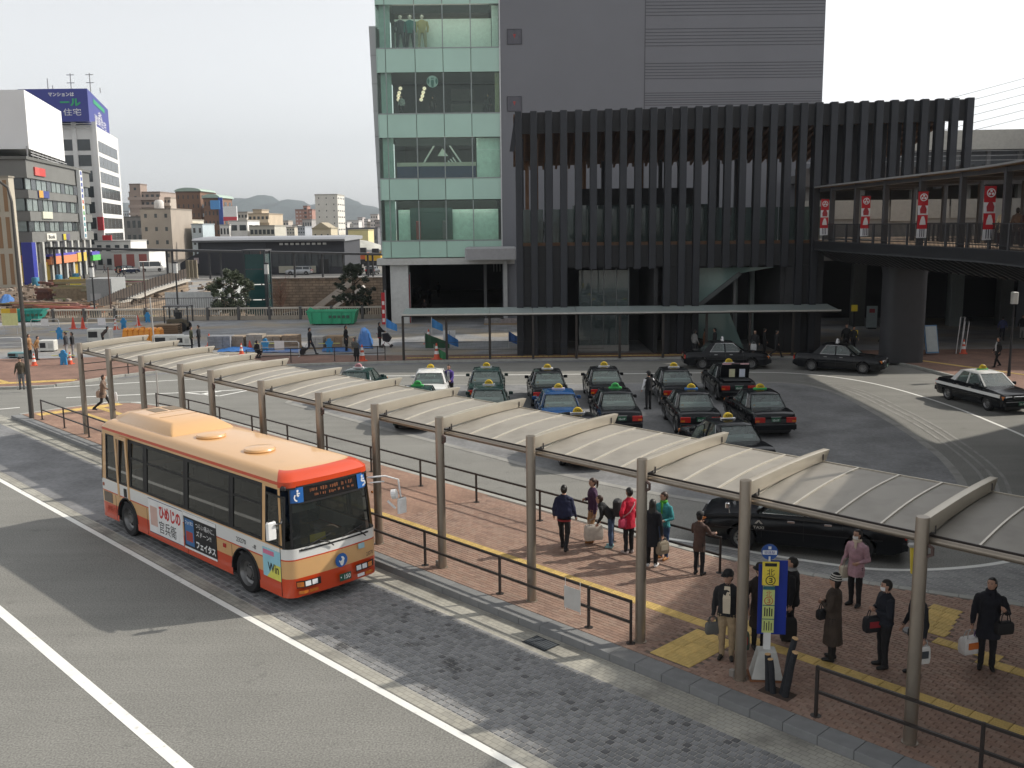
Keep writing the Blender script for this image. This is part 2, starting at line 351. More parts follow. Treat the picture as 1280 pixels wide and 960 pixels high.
# --- bus lane: lane lines, edge strip, setts, gutter
def strip(name, s0, s1, n0, n1, z, m, parent=None):
    return MB().sheet(sn_poly([(s0, n0), (s1, n0), (s1, n1), (s0, n1)]), z).build(name, m, parent)
struct(strip('lane_line', -80, 12, 9.275, 9.425, .005, M_white)); struct(strip('lane_line', -80, 12, 5.69, 5.90, .005, M_white))
struct(strip('lane_edge', -46, 12, 9.45, 9.74, .004, M_gutter))
lane = struct(strip('bus_lane', -46, 12, 9.74, 12.36, .004, M_bed))
strip('sett_field_beyond', -46, -27, 9.74, 12.36, .0085, M_setfar, lane)
gutter = struct(strip('gutter', -46, 12, 12.36, 13.04, .004, M_gutter))
def stones(parent, s0, s1, n0, n1, ls, wn, z, h, mats, pname, field, skip=None, gap=.008, stag=.5, jit=.002, chamf=.006):
    """rows of small paving stones: the 300 that show largest are objects, the rest one mesh"""
    cells = []; row = 0; n = n0
    while n + wn <= n1 + 1e-4:
        s = s0 - (ls * stag if row % 2 else 0)
        while s < s1:
            if not (skip and skip(s + ls / 2, n + wn / 2)): cells.append((s, n))
            s += ls
        n += wn; row += 1
    def dist(c):
        p = SN(c[0], c[1], z) - Vector((0, 0, CAM_H)); d = p.dot(CF)
        if d <= 1: return 1e9
        px = 640 + FPX * p.dot(CR) / d; py = 480 - FPX * p.dot(CU) / d
        return d if -5 < px < 1285 and -5 < py < 965 else 1e6 + d
    cells.sort(key=dist)
    def stone(mb, s, n, zz, mi, M=None):
        a, b = s + gap / 2, s + ls - gap / 2; c, d = n + gap / 2, n + wn - gap / 2; e = chamf
        t = zz + h; vs = [(a, c, zz), (b, c, zz), (b, d, zz), (a, d, zz), (a + e, c + e, t), (b - e, c + e, t), (b - e, d - e, t), (a + e, d - e, t)]
        mb.add(vs, [(4, 5, 6, 7), (0, 1, 5, 4), (1, 2, 6, 5), (2, 3, 7, 6), (3, 0, 4, 7)], mi, M)
    protos = []
    for m_ in mats:
        q = MB(); stone(q, 0, 0, 0, 0); protos.append(q.mesh(pname, m_, recalc=False))
    for s, n in cells[:300]:
        p = SN(s, n, z + rnd.uniform(-jit, jit)); o = obj(pname, rnd.choice(protos), parent, p, RA)
    mb = MB(); T = Matrix.Rotation(RA, 4, 'Z')
    for s, n in cells[300:]: stone(mb, s, n, z + rnd.uniform(-jit, jit), rnd.randrange(len(mats)), T)
    f = mb.build(field, mats, parent, recalc=False); f['kind'] = 'stuff'; return f
stones(lane, -27, 3, 9.75, 12.35, .13, .13, .004, .011, SET, 'sett', 'sett_field', gap=.016)

# --- drain grates in the gutter
for s in (-12.75, -24.5):
    g = MB(); g.box(0, .62, 0, .42, .006, .012)
    base = g.build('drain_grate', flat((.05, .055, .06), .5, .6), gutter, loc=SN(s, 12.5), rz=RA)
    for k in range(9):
        MB().box(.04 + k * .064, .075 + k * .064, .03, .39, .012, .022).build('slat', flat((.16, .18, .2), .5, .7), base)

# --- the island pavement
BACK = [(-44.6, 13.45), (-44.75, 15.5), (-44.5, 17.2), (-43.6, 18.0), (-41.5, 18.55), (-38.5, 18.78), (-30, 18.8), (-22, 18.8), (-14.5, 18.8), (-12.4, 18.95), (-10.67, 19.25), (-8.57, 19.95), (-6.4, 20.75), (-3, 22.1), (4, 25)]
isl_poly = sn_poly([(4, 13.45)] + BACK)[0:]
island = struct(MB().prism(isl_poly, -.02, .14).build('island_pavement', [M_bbed]))
isl_far = MB().sheet(sn_poly([(-20.5, 13.46)] + [(-44.5, 13.5)] + BACK[1:8] + [(-20.5, 18.8)]), .152).build('brick_paving_beyond', M_brkfar, island)
TACT = []   # (s, n) lower corners of 0.3 m tactile tiles
for k in range(150): TACT.append((-42.6 + k * .3, 15.27))
for i in range(3):
    for j in range(6): TACT.append((-10.5 + i * .3, 13.62 + j * .3 if j < 5 else 15.57))
    TACT.append((-10.5 + i * .3, 15.87))
for i in range(2):
    for j in range(5): TACT.append((-7.75 + i * .3 + .06 * j, 19.3 - .3 * j))
    for j in range(3): TACT.append((-7.0 + i * .3 + j * .3, 17.7))
for k in range(16): TACT.append((-6.1 + k * .3, 17.4))
TACT = list(dict.fromkeys((round(a, 2), round(b, 2)) for a, b in TACT))
def under_tile(s, n):
    for a, b in TACT:
        if a - .02 < s < a + .32 and b - .02 < n < b + .32: return True
    return False
def isl_skip(s, n):
    if under_tile(s, n): return True
    lim = 18.75
    for (a, b), (c, d) in zip(BACK[6:-1], BACK[7:]):
        if a <= s <= c: lim = b + (d - b) * (s - a) / (c - a) - .08
    return n > lim
stones(island, -20.5, 3.6, 13.47, 24.0, .2, .1, .14, .012, BRK, 'paving_brick', 'brick_field', isl_skip, gap=.005, stag=.5, jit=.0012, chamf=.004)
tl = MB(); tl.bevbox(.004, .296, .004, .296, 0, .014, .003)
for k in range(4): tl.bevbox(.02, .28, .026 + k * .07, .061 + k * .07, .013, .020, .004)
tl2 = MB(); tl2.bevbox(.004, .296, .004, .296, 0, .014, .003)
for k in range(4): tl2.bevbox(.026 + k * .07, .061 + k * .07, .02, .28, .013, .020, .004)
m1, m2 = tl.mesh('tactile_tile', M_yel, recalc=False), tl2.mesh('tactile_tile', M_yel, recalc=False)
for i, (s, n) in enumerate(TACT): obj('tactile_tile', m1 if (n == 15.27 or i % 7) and i < 150 else m2, island, SN(s, n, .14), RA)
# tactile warning patch by the crossing at the far tip
for i in range(2):
    for k in range(12): obj('tactile_tile', m2, island, SN(-44.2 + i * .3, 13.9 + k * .3, .142), RA)
for k in range(8): obj('tactile_tile', m1, island, SN(-43.6 + k * .3, 16.3, .142), RA)
# kerb stones
ks = MB(); ks.bevbox(.004, .596, 0, .4, -.1, .155, .006); ksm = ks.mesh('kerb_stone', M_kerb)
for k in range(80): obj('kerb_stone', ksm, island, SN(-44.6 + k * .6, 13.05), RA)
bk = spline(sn_poly(BACK), 6)
acc = 0; bs = MB(); bs.bevbox(.003, .597, 0, .2, -.05, .153, .01); bsm = bs.mesh('kerb_stone', M_conc)
def walk(pts, step):
    out = []; need = 0.0
    for a, b in zip(pts[:-1], pts[1:]):
        a = Vector((a[0], a[1], 0)); b = Vector((b[0], b[1], 0)); l = (b - a).length; t = need
        while t < l: out.append((a + (b - a) * (t / l), (b - a).normalized())); t += step
        need = t - l
    return out
for p, d in walk(bk, .6):
    obj('kerb_stone', bsm, island, (p.x, p.y, 0), math.atan2(d.y, d.x))
# pale gutter and edge line behind the island
WL = [(-30, 19.45), (-20, 19.45), (-14.6, 19.55), (-13.28, 19.95), (-11.3, 20.47), (-9.64, 21.16), (-8.37, 22.55), (-7.55, 24.28), (-7.0, 26.5), (-6.6, 30)]
wl = spline(sn_poly(WL[2:]), 8)
struct(band(wl, .15, .008).build('edge_line', M_white))
pp = sn_poly([(-40, 18.9), (-40, 19.3), (-16, 19.3)]) + wl + sn_poly([(4, 30), (4, 24.9)]) + [p for p in reversed(sn_poly(BACK[5:]))][1:]
struct(MB().sheet(pp, .004).build('back_gutter', brickmat('ripple_blocks', (.30, .30, .295), (.22, .225, .225), (.36, .35, .33), .22, .11, -RA, .01, dirt=((.14, .14, .14), 1.2, .55, .7, .4))))
# --- taxi rank: sett field with pale ring
RING = [(-10.4, 44.3), (-8.75, 42.45), (-5.18, 38.3), (-1.3, 33.95), (1.4, 30.9), (4.3, 28.3), (7.6, 26.4), (11, 26.0), (13.2, 27.6), (14.5, 31.5), (15.15, 36), (15.4, 41), (15.35, 45.5), (14.2, 48.2), (11, 48.9), (4, 48.9), (-4, 48.9), (-8.2, 48.2), (-10.2, 46.6), (-10.4, 44.3)]
M_ring = mat('rank_band', (.29, .285, .265), .85, 0, .15, 1.2, dirt=((.16, .155, .14), 1.5, .5, .7, .6))
rg = spline(RING, 6)
struct(MB().sheet(rg[:-1], .004).build('taxi_rank_setts', M_pool))
struct(band(rg, .28, .009).build('rank_kerb_band', M_ring))
RO = [(13.5, 26.6), (15.0, 30.5), (15.9, 36), (16.2, 41), (16.1, 46), (14.6, 49.3)]
for off in (0, .34, .68):
    struct(band(spline([(x + off, y) for x, y in RO], 6), .11, .009).build('rank_edge_stripe', M_ring))
# lines
ol = spline([(-17, 52.4), (-7, 52.25), (2.6, 52.15), (8.2, 52.1), (12.5, 52.2), (15.2, 51.6), (17.3, 49.6), (18.5, 46.6), (19.15, 42.3), (19.25, 38.5), (19.0, 34), (17.5, 28), (14, 22.5)], 8)
struct(band(ol, .15, .006).build('edge_line', M_white))
FS = [(-75, 42), (-40, 47.2), (-26.2, 49.2), (-23.6, 50.1), (-21.6, 53.0), (-18.45, 55.4), (-15.8, 55.95), (-10.4, 56.9), (-4, 57.55), (6, 57.8), (15, 57.8), (19.5, 57.0), (21.9, 54.6), (22.9, 49.6), (23.9, 44.5), (27, 40.5), (34, 38), (70, 36)]
fs_ = spline(FS, 4)
struct(band([(x, y - .45) for x, y in fs_ if x > -22 and x < 21], .9, .005).build('far_gutter', M_setfar))
for a, b, w in [((-24.5, 49.15), (-17.3, 51.9), .15), ((-18.4, 51.4), (-12.9, 53.6), .15), ((-21.6, 46.4), (-16.2, 47.55), .15), ((-16.2, 47.55), (-13.0, 48.35), .15), ((-14.2, 46.4), (-13.0, 48.35), .15), ((-16.2, 47.5), (-14.2, 46.4), .15), ((-15.2, 46.95), (-14.6, 47.9), .3), ((-24.5, 42.9), (-22.6, 43.9), .15), ((-19.2, 44.95), (-17.2, 44.9), .15)]:
    struct(band([a, b], w, .005).build('road_marking', M_white))
# --- far pavement and plaza
far_pav = struct(MB().prism(fs_ + [(70, 59.9), (25, 59.9), (.6, 59.9), (-7, 59.9), (-20, 61.4), (-30, 60.2), (-75, 62)], -.02, .12).build('far_pavement', M_brkfar2))
pts = walk([(x, y) for x, y in fs_ if -30 < x < 26], .8)
fk = MB(); fk.bevbox(.004, .796, -.18, 0, -.05, .135, .01); fkm = fk.mesh('kerb_stone', M_conc)
for p, d in pts: obj('kerb_stone', fkm, far_pav, (p.x, p.y, 0), math.atan2(d.y, d.x))
for p, d in walk([(-21, 55.6), (-10.4, 58.6), (-4, 58.9), (19, 58.9)], .32):
    if p.x > -6.5: obj('tactile_tile', m1, far_pav, (p.x, p.y - .35, .12), math.atan2(d.y, d.x))
for p, d in walk([(-32, 49.1), (-26.4, 50.1), (-23.3, 50.9)], .31): obj('tactile_tile', m1, far_pav, (p.x, p.y, .12), math.atan2(d.y, d.x))
for p, d in walk([(-32, 49.4), (-26.4, 50.4), (-23.3, 51.2)], .31): obj('tactile_tile', m1, far_pav, (p.x, p.y, .12), math.atan2(d.y, d.x))
for p, d in walk([(-26.6, 50.8), (-29.5, 53.5)], .31): obj('tactile_tile', m1, far_pav, (p.x, p.y, .12), math.atan2(d.y, d.x))
for p, d in walk([(23.0, 55.6), (26.8, 48.5), (30, 44.5)], .31): obj('tactile_tile', m1, far_pav, (p.x, p.y, .12), math.atan2(d.y, d.x))
struct(MB().prism([(-75, 62), (-30, 60.2), (-20, 61.4), (-7, 59.9), (.6, 59.9), (70, 59.9), (70, 100), (-8, 100), (-8, 84.6), (-75, 84.6)], -.02, .118).build('plaza', M_plaza))
# ================================================================ BUS SHELTER CANOPY, RAILINGS, STOP SIGN
M_bronze = mat('bronze_anodised', (.29, .25, .205), .36, .7, .08, 3, .05, 40)
M_beam = mat('champagne_metal', (.54, .49, .405), .38, .5, .05, 2)
M_rail = mat('dark_bronze_rail', (.045, .037, .034), .45, .4, .1, 4)
def membrane(name, col, tr=.3):
    m = mat(name, col, .55, 0, .07, .9, 0, dirt=((.19, .175, .15), 1.5, .5, .72, .5)); nt = m.node_tree; N = nt.nodes; L = nt.links; b = N['Principled BSDF']
    src = b.inputs['Base Color'].links[0].from_socket
    t = N.new('ShaderNodeBsdfTranslucent'); L.new(src, t.inputs[0]); mx = N.new('ShaderNodeMixShader'); mx.inputs[0].default_value = tr
    L.new(b.outputs[0], mx.inputs[1]); L.new(t.outputs[0], mx.inputs[2]); L.new(mx.outputs[0], N['Material Output'].inputs[0]); return m
M_memb = membrane('roof_sheet', (.325, .30, .26), .06)
CS, CN, CZ = -20.0, 13.88, .15
canopy = thing('bus_shelter_canopy', 'long beige shelter canopy on round bronze posts along the bus platform', 'canopy', SN(CS, CN, CZ), RA)
PS = [-38.34, -35.59, -32.76, -29.78, -27.72, -24.69, -21.72, -19.24, -16.77, -13.84, -10.93, -8.72, -5.72, -2.8, .1]
POST_TOP = 3.57
def roofz(t): return 3.22 + .22 * t + .055 * math.sin(t * math.pi)     # t along n, height above pavement
pm = MB(); pm.lathe([(.125, 0), (.125, .012), (.1, .016), (.1, POST_TOP - .02), (.094, POST_TOP), (.0, POST_TOP)], 20)
pmm = pm.mesh('post', M_bronze, smooth=True)
bmb = MB(); K = 9
rings = []
for k in range(K):
    t = k / (K - 1); n = .06 + t * 2.62; top = POST_TOP - .03 + .11 * math.sin(t * math.pi * .55); hh = .24 - .05 * t
    rings.append([(-.065, n + (.06 if k == K - 1 else 0), top), (.065, n + (.06 if k == K - 1 else 0), top), (.065, n - (.06 if k == K - 1 else 0), top - hh), (-.065, n - (.06 if k == K - 1 else 0), top - hh)])
bmb.loft(rings); bmm = bmb.mesh('beam', M_beam, smooth=25, bevel=.006)
hang = MB(); hang.box(-.05, .05, 0, .09, -.16, 0); hang.tube((0, .045, 0), (0, .045, .16), .018); hang.tube((.07, .045, .0), (.07, .045, .12), .014)
hm = hang.mesh('hanger', flat((.10, .09, .085), .5, .5))
pipe = MB(); pipe.path([(.1, -.0, 3.16), (.16, .02, 3.12), (.16, .02, 3.02), (.08, .0, 2.98)], .03); pipem = pipe.mesh('drain_pipe', flat((.12, .08, .07), .5, .3), smooth=True)
foot = MB(); foot.bevbox(-.2, -.1, -.05, .03, 0, .13, .008); footm = foot.mesh('conduit_box', flat((.35, .33, .30), .5, .6))
for i, s in enumerate(PS):
    l = (s - CS, 0, 0)
    obj('post', pmm, canopy, l); obj('beam', bmm, canopy, l)
    t1 = MB()
    obj('hanger', hm, canopy, (s - CS, .26, roofz(.02) + .03)); obj('hanger', hm, canopy, (s - CS, 2.44, roofz(1.0) + .04))
    if i % 2 == 0: obj('drain_pipe', pipem, canopy, l)
    if i % 3 == 2: obj('conduit_box', footm, canopy, l)
# roof sheets: four to a bay, each a curved panel with a raised batten between
def sheet_panel(w):
    mb = MB(); rr = []
    for k in range(11):
        t = k / 10; n = .24 + t * 2.28; z = roofz(t)
        rr.append([(.012, n, z), (w - .012, n, z), (w - .012, n, z - .014), (.012, n, z - .014)])
    mb.loft(rr); return mb.mesh('roof_panel', M_memb, smooth=30)
def batten():
    mb = MB(); rr = []
    for k in range(11):
        t = k / 10; n = .22 + t * 2.32; z = roofz(t)
        rr.append([(-.016, n, z + .022), (.016, n, z + .022), (.022, n, z - .02), (-.022, n, z - .02)])
    mb.loft(rr); return mb.mesh('batten', flat((.62, .58, .50), .4, .4), smooth=30)
bat = batten(); cache = {}
bays = [(PS[0] - .45, PS[0])] + list(zip(PS[:-1], PS[1:])) + [(PS[-1], PS[-1] + 1.5)]
for a, b in bays:
    k = 4 if b - a > 2.6 else 3 if b - a > 1 else 1
    w = (b - a) / k
    key = round(w, 3)
    if key not in cache: cache[key] = sheet_panel(w)
    for j in range(k):
        obj('roof_panel', cache[key], canopy, (a + j * w - CS, 0, 0))
        obj('batten', bat, canopy, (a + j * w - CS, 0, 0))
x0, x1 = PS[0] - .5 - CS, PS[-1] + 1.5 - CS
MB().tube((x0, .17, roofz(0) - .04), (x1, .17, roofz(0) - .04), .055, n=12).build('gutter_tube', M_bronze, canopy, smooth=True)
MB().box(x0, x1, .215, .24, roofz(0) - .02, roofz(0) + .035).build('edge_strip', M_rail, canopy)
MB().box(x0, x1, 2.525, 2.55, roofz(1) - .04, roofz(1) + .02).build('edge_strip', M_beam, canopy)

def railing(pts, label, posts=None, h=.85, z0=.15, group='dark railings of the platform', mat_=None, bars=(1.0, .52), step=2.55, w=.05):
    """two-rail fence along world points; posts every 'step' metres"""
    mat_ = mat_ or M_rail
    o = Vector((pts[0][0], pts[0][1], z0)); t = thing('railing', label, 'railing', o, 0, group)
    P = [Vector((p[0], p[1], 0)) - Vector((o.x, o.y, 0)) for p in pts]
    pw = MB(); pw.bevbox(-w / 2, w / 2, -w / 2, w / 2, 0, h + .01, .005); pw.lathe([(.09, 0), (.09, .008), (.0, .012)], 10); pwm = pw.mesh('post', mat_)
    for p, d in walk([tuple(q)[:2] for q in P], step): obj('post', pwm, t, (p.x, p.y, 0), math.atan2(d.y, d.x))
    obj('post', pwm, t, (P[-1].x, P[-1].y, 0), 0)
    for f in bars:
        mb = MB()
        for a, b in zip(P[:-1], P[1:]): mb.beam(a + Vector((0, 0, h * f - .02)), b + Vector((0, 0, h * f - .02)), w * .9, .045)
        mb.build('rail', mat_, t)
    return t
def snp(*a): return [tuple(SN(s, n))[:2] for s, n in a]
railing(snp((-42.66, 13.68), (-11.0, 13.68)), 'two-bar dark railing along the kerb beside the orange bus')
railing(snp((-7.14, 13.62), (3.5, 13.62)), 'two-bar dark railing along the kerb beside the cut shrub')
railing(spline(snp((-40.6, 17.75), (-37, 18.05), (-29, 18.05), (-20, 18.05), (-11.95, 18.05)), 3), 'two-bar dark railing along the back of the platform facing the taxis')
railing([(-23.0, 51.4), (-16.8, 56.5)][:1] + [(-19.6, 54.9)], 'short dark railing on the brick pavement by the crossing', z0=.12, group=None)
railing([(-15.6, 56.7), (-10.4, 57.6), (-7.6, 57.9)], 'dark railing on the far pavement before the stacked paving', z0=.12, group=None)
# sheet of paper tied to the railing
pp_ = thing('notice_sheet', 'pale paper notice tied to the kerb railing', 'notice', SN(-12.45, 13.63, .42), RA)
MB().box(-.22, .22, -.004, .0, 0, .46).build('sheet', flat((.55, .53, .50), .6), pp_)
for x in (-.2, .2): MB().tube((x, .012, -.05), (x, .012, .62), .006, n=5).build('string', flat((.7, .7, .7)), pp_)

# --- bus stop sign with concrete foot
bp = gnd(957, 846, .15)
st = thing('bus_stop_sign', 'blue and yellow bus stop sign on a concrete block', 'bus stop sign', bp, R(-6))
cb = MB(); cb.loft([[(-.27, -.2, .03), (.27, -.2, .03), (.27, .2, .03), (-.27, .2, .03)], [(-.155, -.12, .52), (.155, -.12, .52), (.155, .12, .52), (-.155, .12, .52)]])
cb.build('concrete_foot', mat('cast_concrete', (.52, .52, .49), .85, 0, .1, 4, .2, 40, dirt=((.25, .24, .22), 4, .55, .75, .5)), st, bevel=.015)
MB().box(-.30, .30, -.22, .22, 0, .03).build('rust_tray', flat((.22, .09, .04), .8), st)
MB().box(-.06, .06, -.025, .025, .52, 1.95).build('pole', flat((.75, .75, .74), .5), st)
M_sblue = flat((.012, .035, .30), .4); M_syel = flat((.78, .62, .07), .45); M_black = flat((.012, .012, .014), .5); M_lime = flat((.55, .62, .22), .45)
MB().bevbox(-.02, .32, .03, .05, .78, 2.12, .004).build('blue_board', M_sblue, st)
MB().bevbox(-.17, -.02, .03, .05, .78, 2.05, .004).build('blue_board', M_sblue, st)
b1 = MB().box(-.12, .16, -.055, -.028, 1.70, 2.12).build('yellow_board', M_syel, st)
MB().box(-.08, .12, -.0575, -.0555, 2.04, 2.10).build('black_band', M_black, b1)
lettering('北', .13, .12, M_black, face_m((.02, -.058, 1.94), (1, 0, 0), (0, 0, 1)), b1, .01)
lettering('③', .17, .17, M_black, face_m((.02, -.058, 1.79), (1, 0, 0), (0, 0, 1)), b1, .01)
b2 = MB().box(-.10, .10, -.05, -.026, .84, 1.68).build('route_board', M_lime, st)
M_tealg = flat((.02, .12, .16), .5)
for z0, z1 in ((1.62, 1.68), (1.33, 1.345), (1.08, 1.095)): MB().box(-.10, .10, -.053, -.0505, z0, z1).build('band', M_tealg, b2)
lettering('北', .1, .11, flat((.5, .1, .04)), face_m((0, -.053, 1.55), (1, 0, 0), (0, 0, 1)), b2, .01)
lettering('③', .15, .15, flat((.5, .1, .04)), face_m((0, -.053, 1.42), (1, 0, 0), (0, 0, 1)), b2, .01)
for k in range(4):
    MB().box(-.07 + k * .04, -.05 + k * .04, -.053, -.0505, 1.14, 1.30 - .02 * (k % 2)).build('print_column', M_black, b2)
    MB().box(-.07 + k * .04, -.055 + k * .04, -.053, -.0505, .88, 1.05 - .03 * (k % 2)).build('print_column', M_black, b2)
dsc = MB(); dsc.tube((-.0, -.0, 2.28), (-.0, .02, 2.28), .14, n=24)
d1 = dsc.build('round_plate', flat((.03, .09, .32), .35), st)
MB().tube((0, .01, 1.95), (0, .01, 2.2), .02).build('pole_tip', flat((.75, .75, .74), .5), st)
MB().box(-.12, .12, -.006, -.002, 2.235, 2.31).build('white_band', flat((.75, .76, .78)), d1)
lettering('姫路駅', .18, .055, M_sblue, face_m((0, -.008, 2.272), (1, 0, 0), (0, 0, 1)), d1, .01)
for x0, x1, z0, z1 in ((-.025, .025, 2.33, 2.38),): MB().box(x0, x1, -.006, -.002, z0, z1).build('emblem', flat((.75, .76, .78)), d1)
sp = gnd(1139, 790, .15)
st2 = thing('bus_stop_sign', 'slim bus stop post with a yellow lantern board beside a round bronze post', 'bus stop sign', sp, R(-6)); st2.scale = (.8, .8, .82)
MB().tube((0, 0, 0), (0, 0, 2.1), .03).build('pole', flat((.25, .24, .23), .5), st2); MB().lathe([(.2, 0), (.2, .05), (.06, .09), (.0, .09)], 14).build('foot', flat((.2, .2, .2)), st2)
MB().loft([[(-.09, -.05, 1.45), (.09, -.05, 1.45), (.09, .05, 1.45), (-.09, .05, 1.45)], [(-.13, -.06, 2.1), (.13, -.06, 2.1), (.13, .06, 2.1), (-.13, .06, 2.1)]]).build('yellow_board', M_syel, st2)
MB().bevbox(-.18, .18, -.09, .09, 2.1, 2.17, .02).build('cap', flat((.45, .45, .44)), st2)
lettering('⑤', .14, .14, flat((.5, .1, .04)), face_m((0, -.058, 1.85), (1, 0, 0), (0, 0, 1)), st2, .01)
# --- pruned shrub in its planting square
tr = thing('cut_shrub', 'black shrub stems sawn off short in a square planting hole', 'shrub', gnd(972, 866, .152), RA)
MB().box(-.28, .28, -.17, .17, 0, .004).build('planting_soil', mat('planting_soil', (.06, .04, .03), .95, 0, .3, 9, .6, 20), tr)
M_bark = mat('wrapped_bark', (.018, .02, .024), .85, 0, .3, 14, .6, 40); M_cut = flat((.62, .40, .20), .8)
for x, y, dx, dy, h, r in ((-.16, -.02, -.05, .02, .62, .055), (-.05, -.06, -.07, .0, .58, .05), (.08, .02, .16, .06, 1.02, .055), (.16, -.03, .14, .02, .82, .055)):
    mb = MB(); mb.path([(x, y, 0), (x + dx * .4, y + dy * .4, h * .4), (x + dx * .6, y + dy * .6, h * .7), (x + dx, y + dy, h)], [r * 1.1, r, r, r * .95], 9)
    stn = mb.build('stem', M_bark, tr, smooth=60)
    MB().tube((x + dx, y + dy, h - .002), (x + dx * 1.02, y + dy, h + .012), r * .95, n=9).build('sawn_end', M_cut, stn)
# --- tall street lamp by the far tip of the island
lp = gnd(40, 524, .1)
sl = thing('street_lamp', 'tall slim street lamp with curved arm at the tip of the bus island', 'street lamp', lp, 0)
MB().path([(0, 0, 0), (0, 0, 5), (-.02, 0, 9.1), (-.12, 0, 9.65), (-.45, 0, 9.9), (-1.6, 0, 9.92)], [.105, .085, .06, .055, .05, .05], 10).build('pole', flat((.07, .065, .06), .45, .4), sl, smooth=True)
MB().lathe([(.2, 0), (.2, .03), (.12, .05), (.0, .05)], 12).build('base_plate', flat((.3, .3, .28)), sl)
MB().bevbox(-2.2, -1.5, -.14, .14, 9.84, 9.97, .03).build('lantern', flat((.1, .1, .1), .4), sl)
sg = thing('sign_post', 'thin pale post standing at the back of the bus island', 'post', gnd(199, 516, .15), 0)
MB().path([(0, 0, 0), (0, 0, 3), (-.05, 0, 5.0)], .03, 8).build('pole', flat((.45, .44, .42), .5, .3), sg, smooth=True)
MB().lathe([(.1, 0), (.1, .02), (.0, .03)], 10).build('base', flat((.3, .3, .3)), sg)
# ================================================================ BUS
def carpaint(name, col, rough=.28, coat=.5, var=.03): return mat(name, col, rough, 0, var, .8, coat=coat, dirt=((.16, .14, .12), 1.6, .6, .8, .18))
M_btan = carpaint('bus_tan', (.67, .395, .175)); M_bred = carpaint('bus_vermilion', (.60, .060, .013)); M_bwhite = carpaint('bus_white', (.74, .74, .72))
M_rub = flat((.010, .010, .011), .55); M_dark = flat((.02, .02, .022), .6); M_tyre = mat('tyre', (.014, .014, .015), .85, 0, .2, 8)
M_bglass = glassmat('bus_glass', (.11, .13, .12), .88, .02); M_chrome = mat('chrome', (.7, .7, .7), .15, 1.0, .03)
M_rim = mat('wheel_steel', (.20, .20, .20), .4, .8, .1, 6)
M_lamp = mat('lamp_lens', (.75, .76, .78), .1, 0, .03, coat=.6); M_amber = mat('amber_lens', (.55, .16, .02), .2, 0, .05, coat=.5); M_redl = mat('red_lens', (.42, .02, .015), .2, 0, .05, coat=.5)
M_bwhitep = flat((.8, .8, .79), .45)
BL, BW = 9.1, 2.34
bus = thing('city_bus', 'orange, tan and white city bus standing at the kerb', 'bus', SN(-26.5, 9.84, 0), RA + R(1.55)); bus.scale = (1.018, 1.02, 1.0)
WINS = [(1.88, 2.65), (2.77, 4.75), (4.87, 6.82), (6.92, 8.15)]
WZ0, WZ1 = 1.38, 2.60
DOORW = (1.22, 1.72); REARW = (.42, 1.10); DRV = (8.27, 8.98)
WH = [(1.62, .46), (7.42, .46)]
def inset(z): return 0.0 if z < 1.36 else .075 * (z - 1.36) / 1.3
def archz(x):
    for c, r in WH:
        q = .56 ** 2 - (x - c) ** 2
        if q > 0: return .46 + math.sqrt(q)
    return 0
xb = sorted(set([.3, .42, 1.10, 1.22, 1.72, 8.27, 8.80] + [a for w in WINS for a in w] + [c + .56 * math.cos(math.pi * k / 12) for c, r in WH for k in range(13)]))
xb = [x for i, x in enumerate(xb) if i == 0 or x - xb[i - 1] > .012]
ROWS = [.28, .34, .52, .70, .73, 1.01, 1.04, 1.09, 1.12, 1.35, WZ0, 2.16, WZ1, 2.64, 2.69, 2.76, 2.83, 2.89, 2.93]
CRN = 6
def ring(z):
    """plan outline at height z, rear-right corner first, going to the front along the right side"""
    i = inset(min(z, 2.76)); pts = []
    top = max(0, z - 2.76)
    ii = i + (0 if z <= 2.76 else .04 + .30 * (1 - math.sqrt(max(0, 1 - (top / .18) ** 2))))
    xr = .0 + .03 * max(0, z - 1.3) + (ii - i) * .8; xf = BL - (.0 if z < 1.3 else .11 * (z - 1.3) / 1.4) - (ii - i) * 1.2
    xf -= .04 * max(0, (.6 - z))
    rr, rf = .2, .26
    y0, y1 = ii, BW - ii
    for k in range(CRN + 1):
        a = math.pi * 1.5 - (math.pi / 2) * (1 - k / CRN); pts.append((xr + rr + rr * math.cos(a), y0 + rr + rr * math.sin(a), z))
    for x in xb:
        if xr + rr + .01 < x < xf - rf - .01 or True: pts.append((min(max(x, xr + rr + .005), xf - rf - .005), y0, z))
    for k in range(CRN + 1):
        a = math.pi * 1.5 + (math.pi / 2) * (k / CRN); pts.append((xf - rf + rf * math.cos(a), y0 + rf + rf * math.sin(a), z))
    for f in (.08, .3, .5, .7, .92): pts.append((xf + .05 * (1 - (2 * f - 1) ** 2), y0 + rf + (y1 - y0 - 2 * rf) * f, z))
    for k in range(CRN + 1):
        a = (math.pi / 2) * (k / CRN); pts.append((xf - rf + rf * math.cos(a), y1 - rf + rf * math.sin(a), z))
    for x in reversed(xb): pts.append((min(max(x, xr + rr + .005), xf - rf - .005), y1, z))
    for k in range(CRN + 1):
        a = math.pi / 2 + (math.pi / 2) * (k / CRN); pts.append((xr + rr + rr * math.cos(a), y1 - rr + rr * math.sin(a), z))
    return pts
RG = [ring(z) for z in ROWS]; NP = len(RG[0]); nb = len(xb)
iF0 = CRN + 1 + nb; iF1 = iF0 + CRN + 1 + 5 + CRN
for r in RG:
    for k, p in enumerate(r):
        side = CRN + 1 <= k < CRN + 1 + nb or iF1 < k <= iF1 + nb
        if side and p[2] < archz(p[0]): r[k] = (p[0], p[1], archz(p[0]))
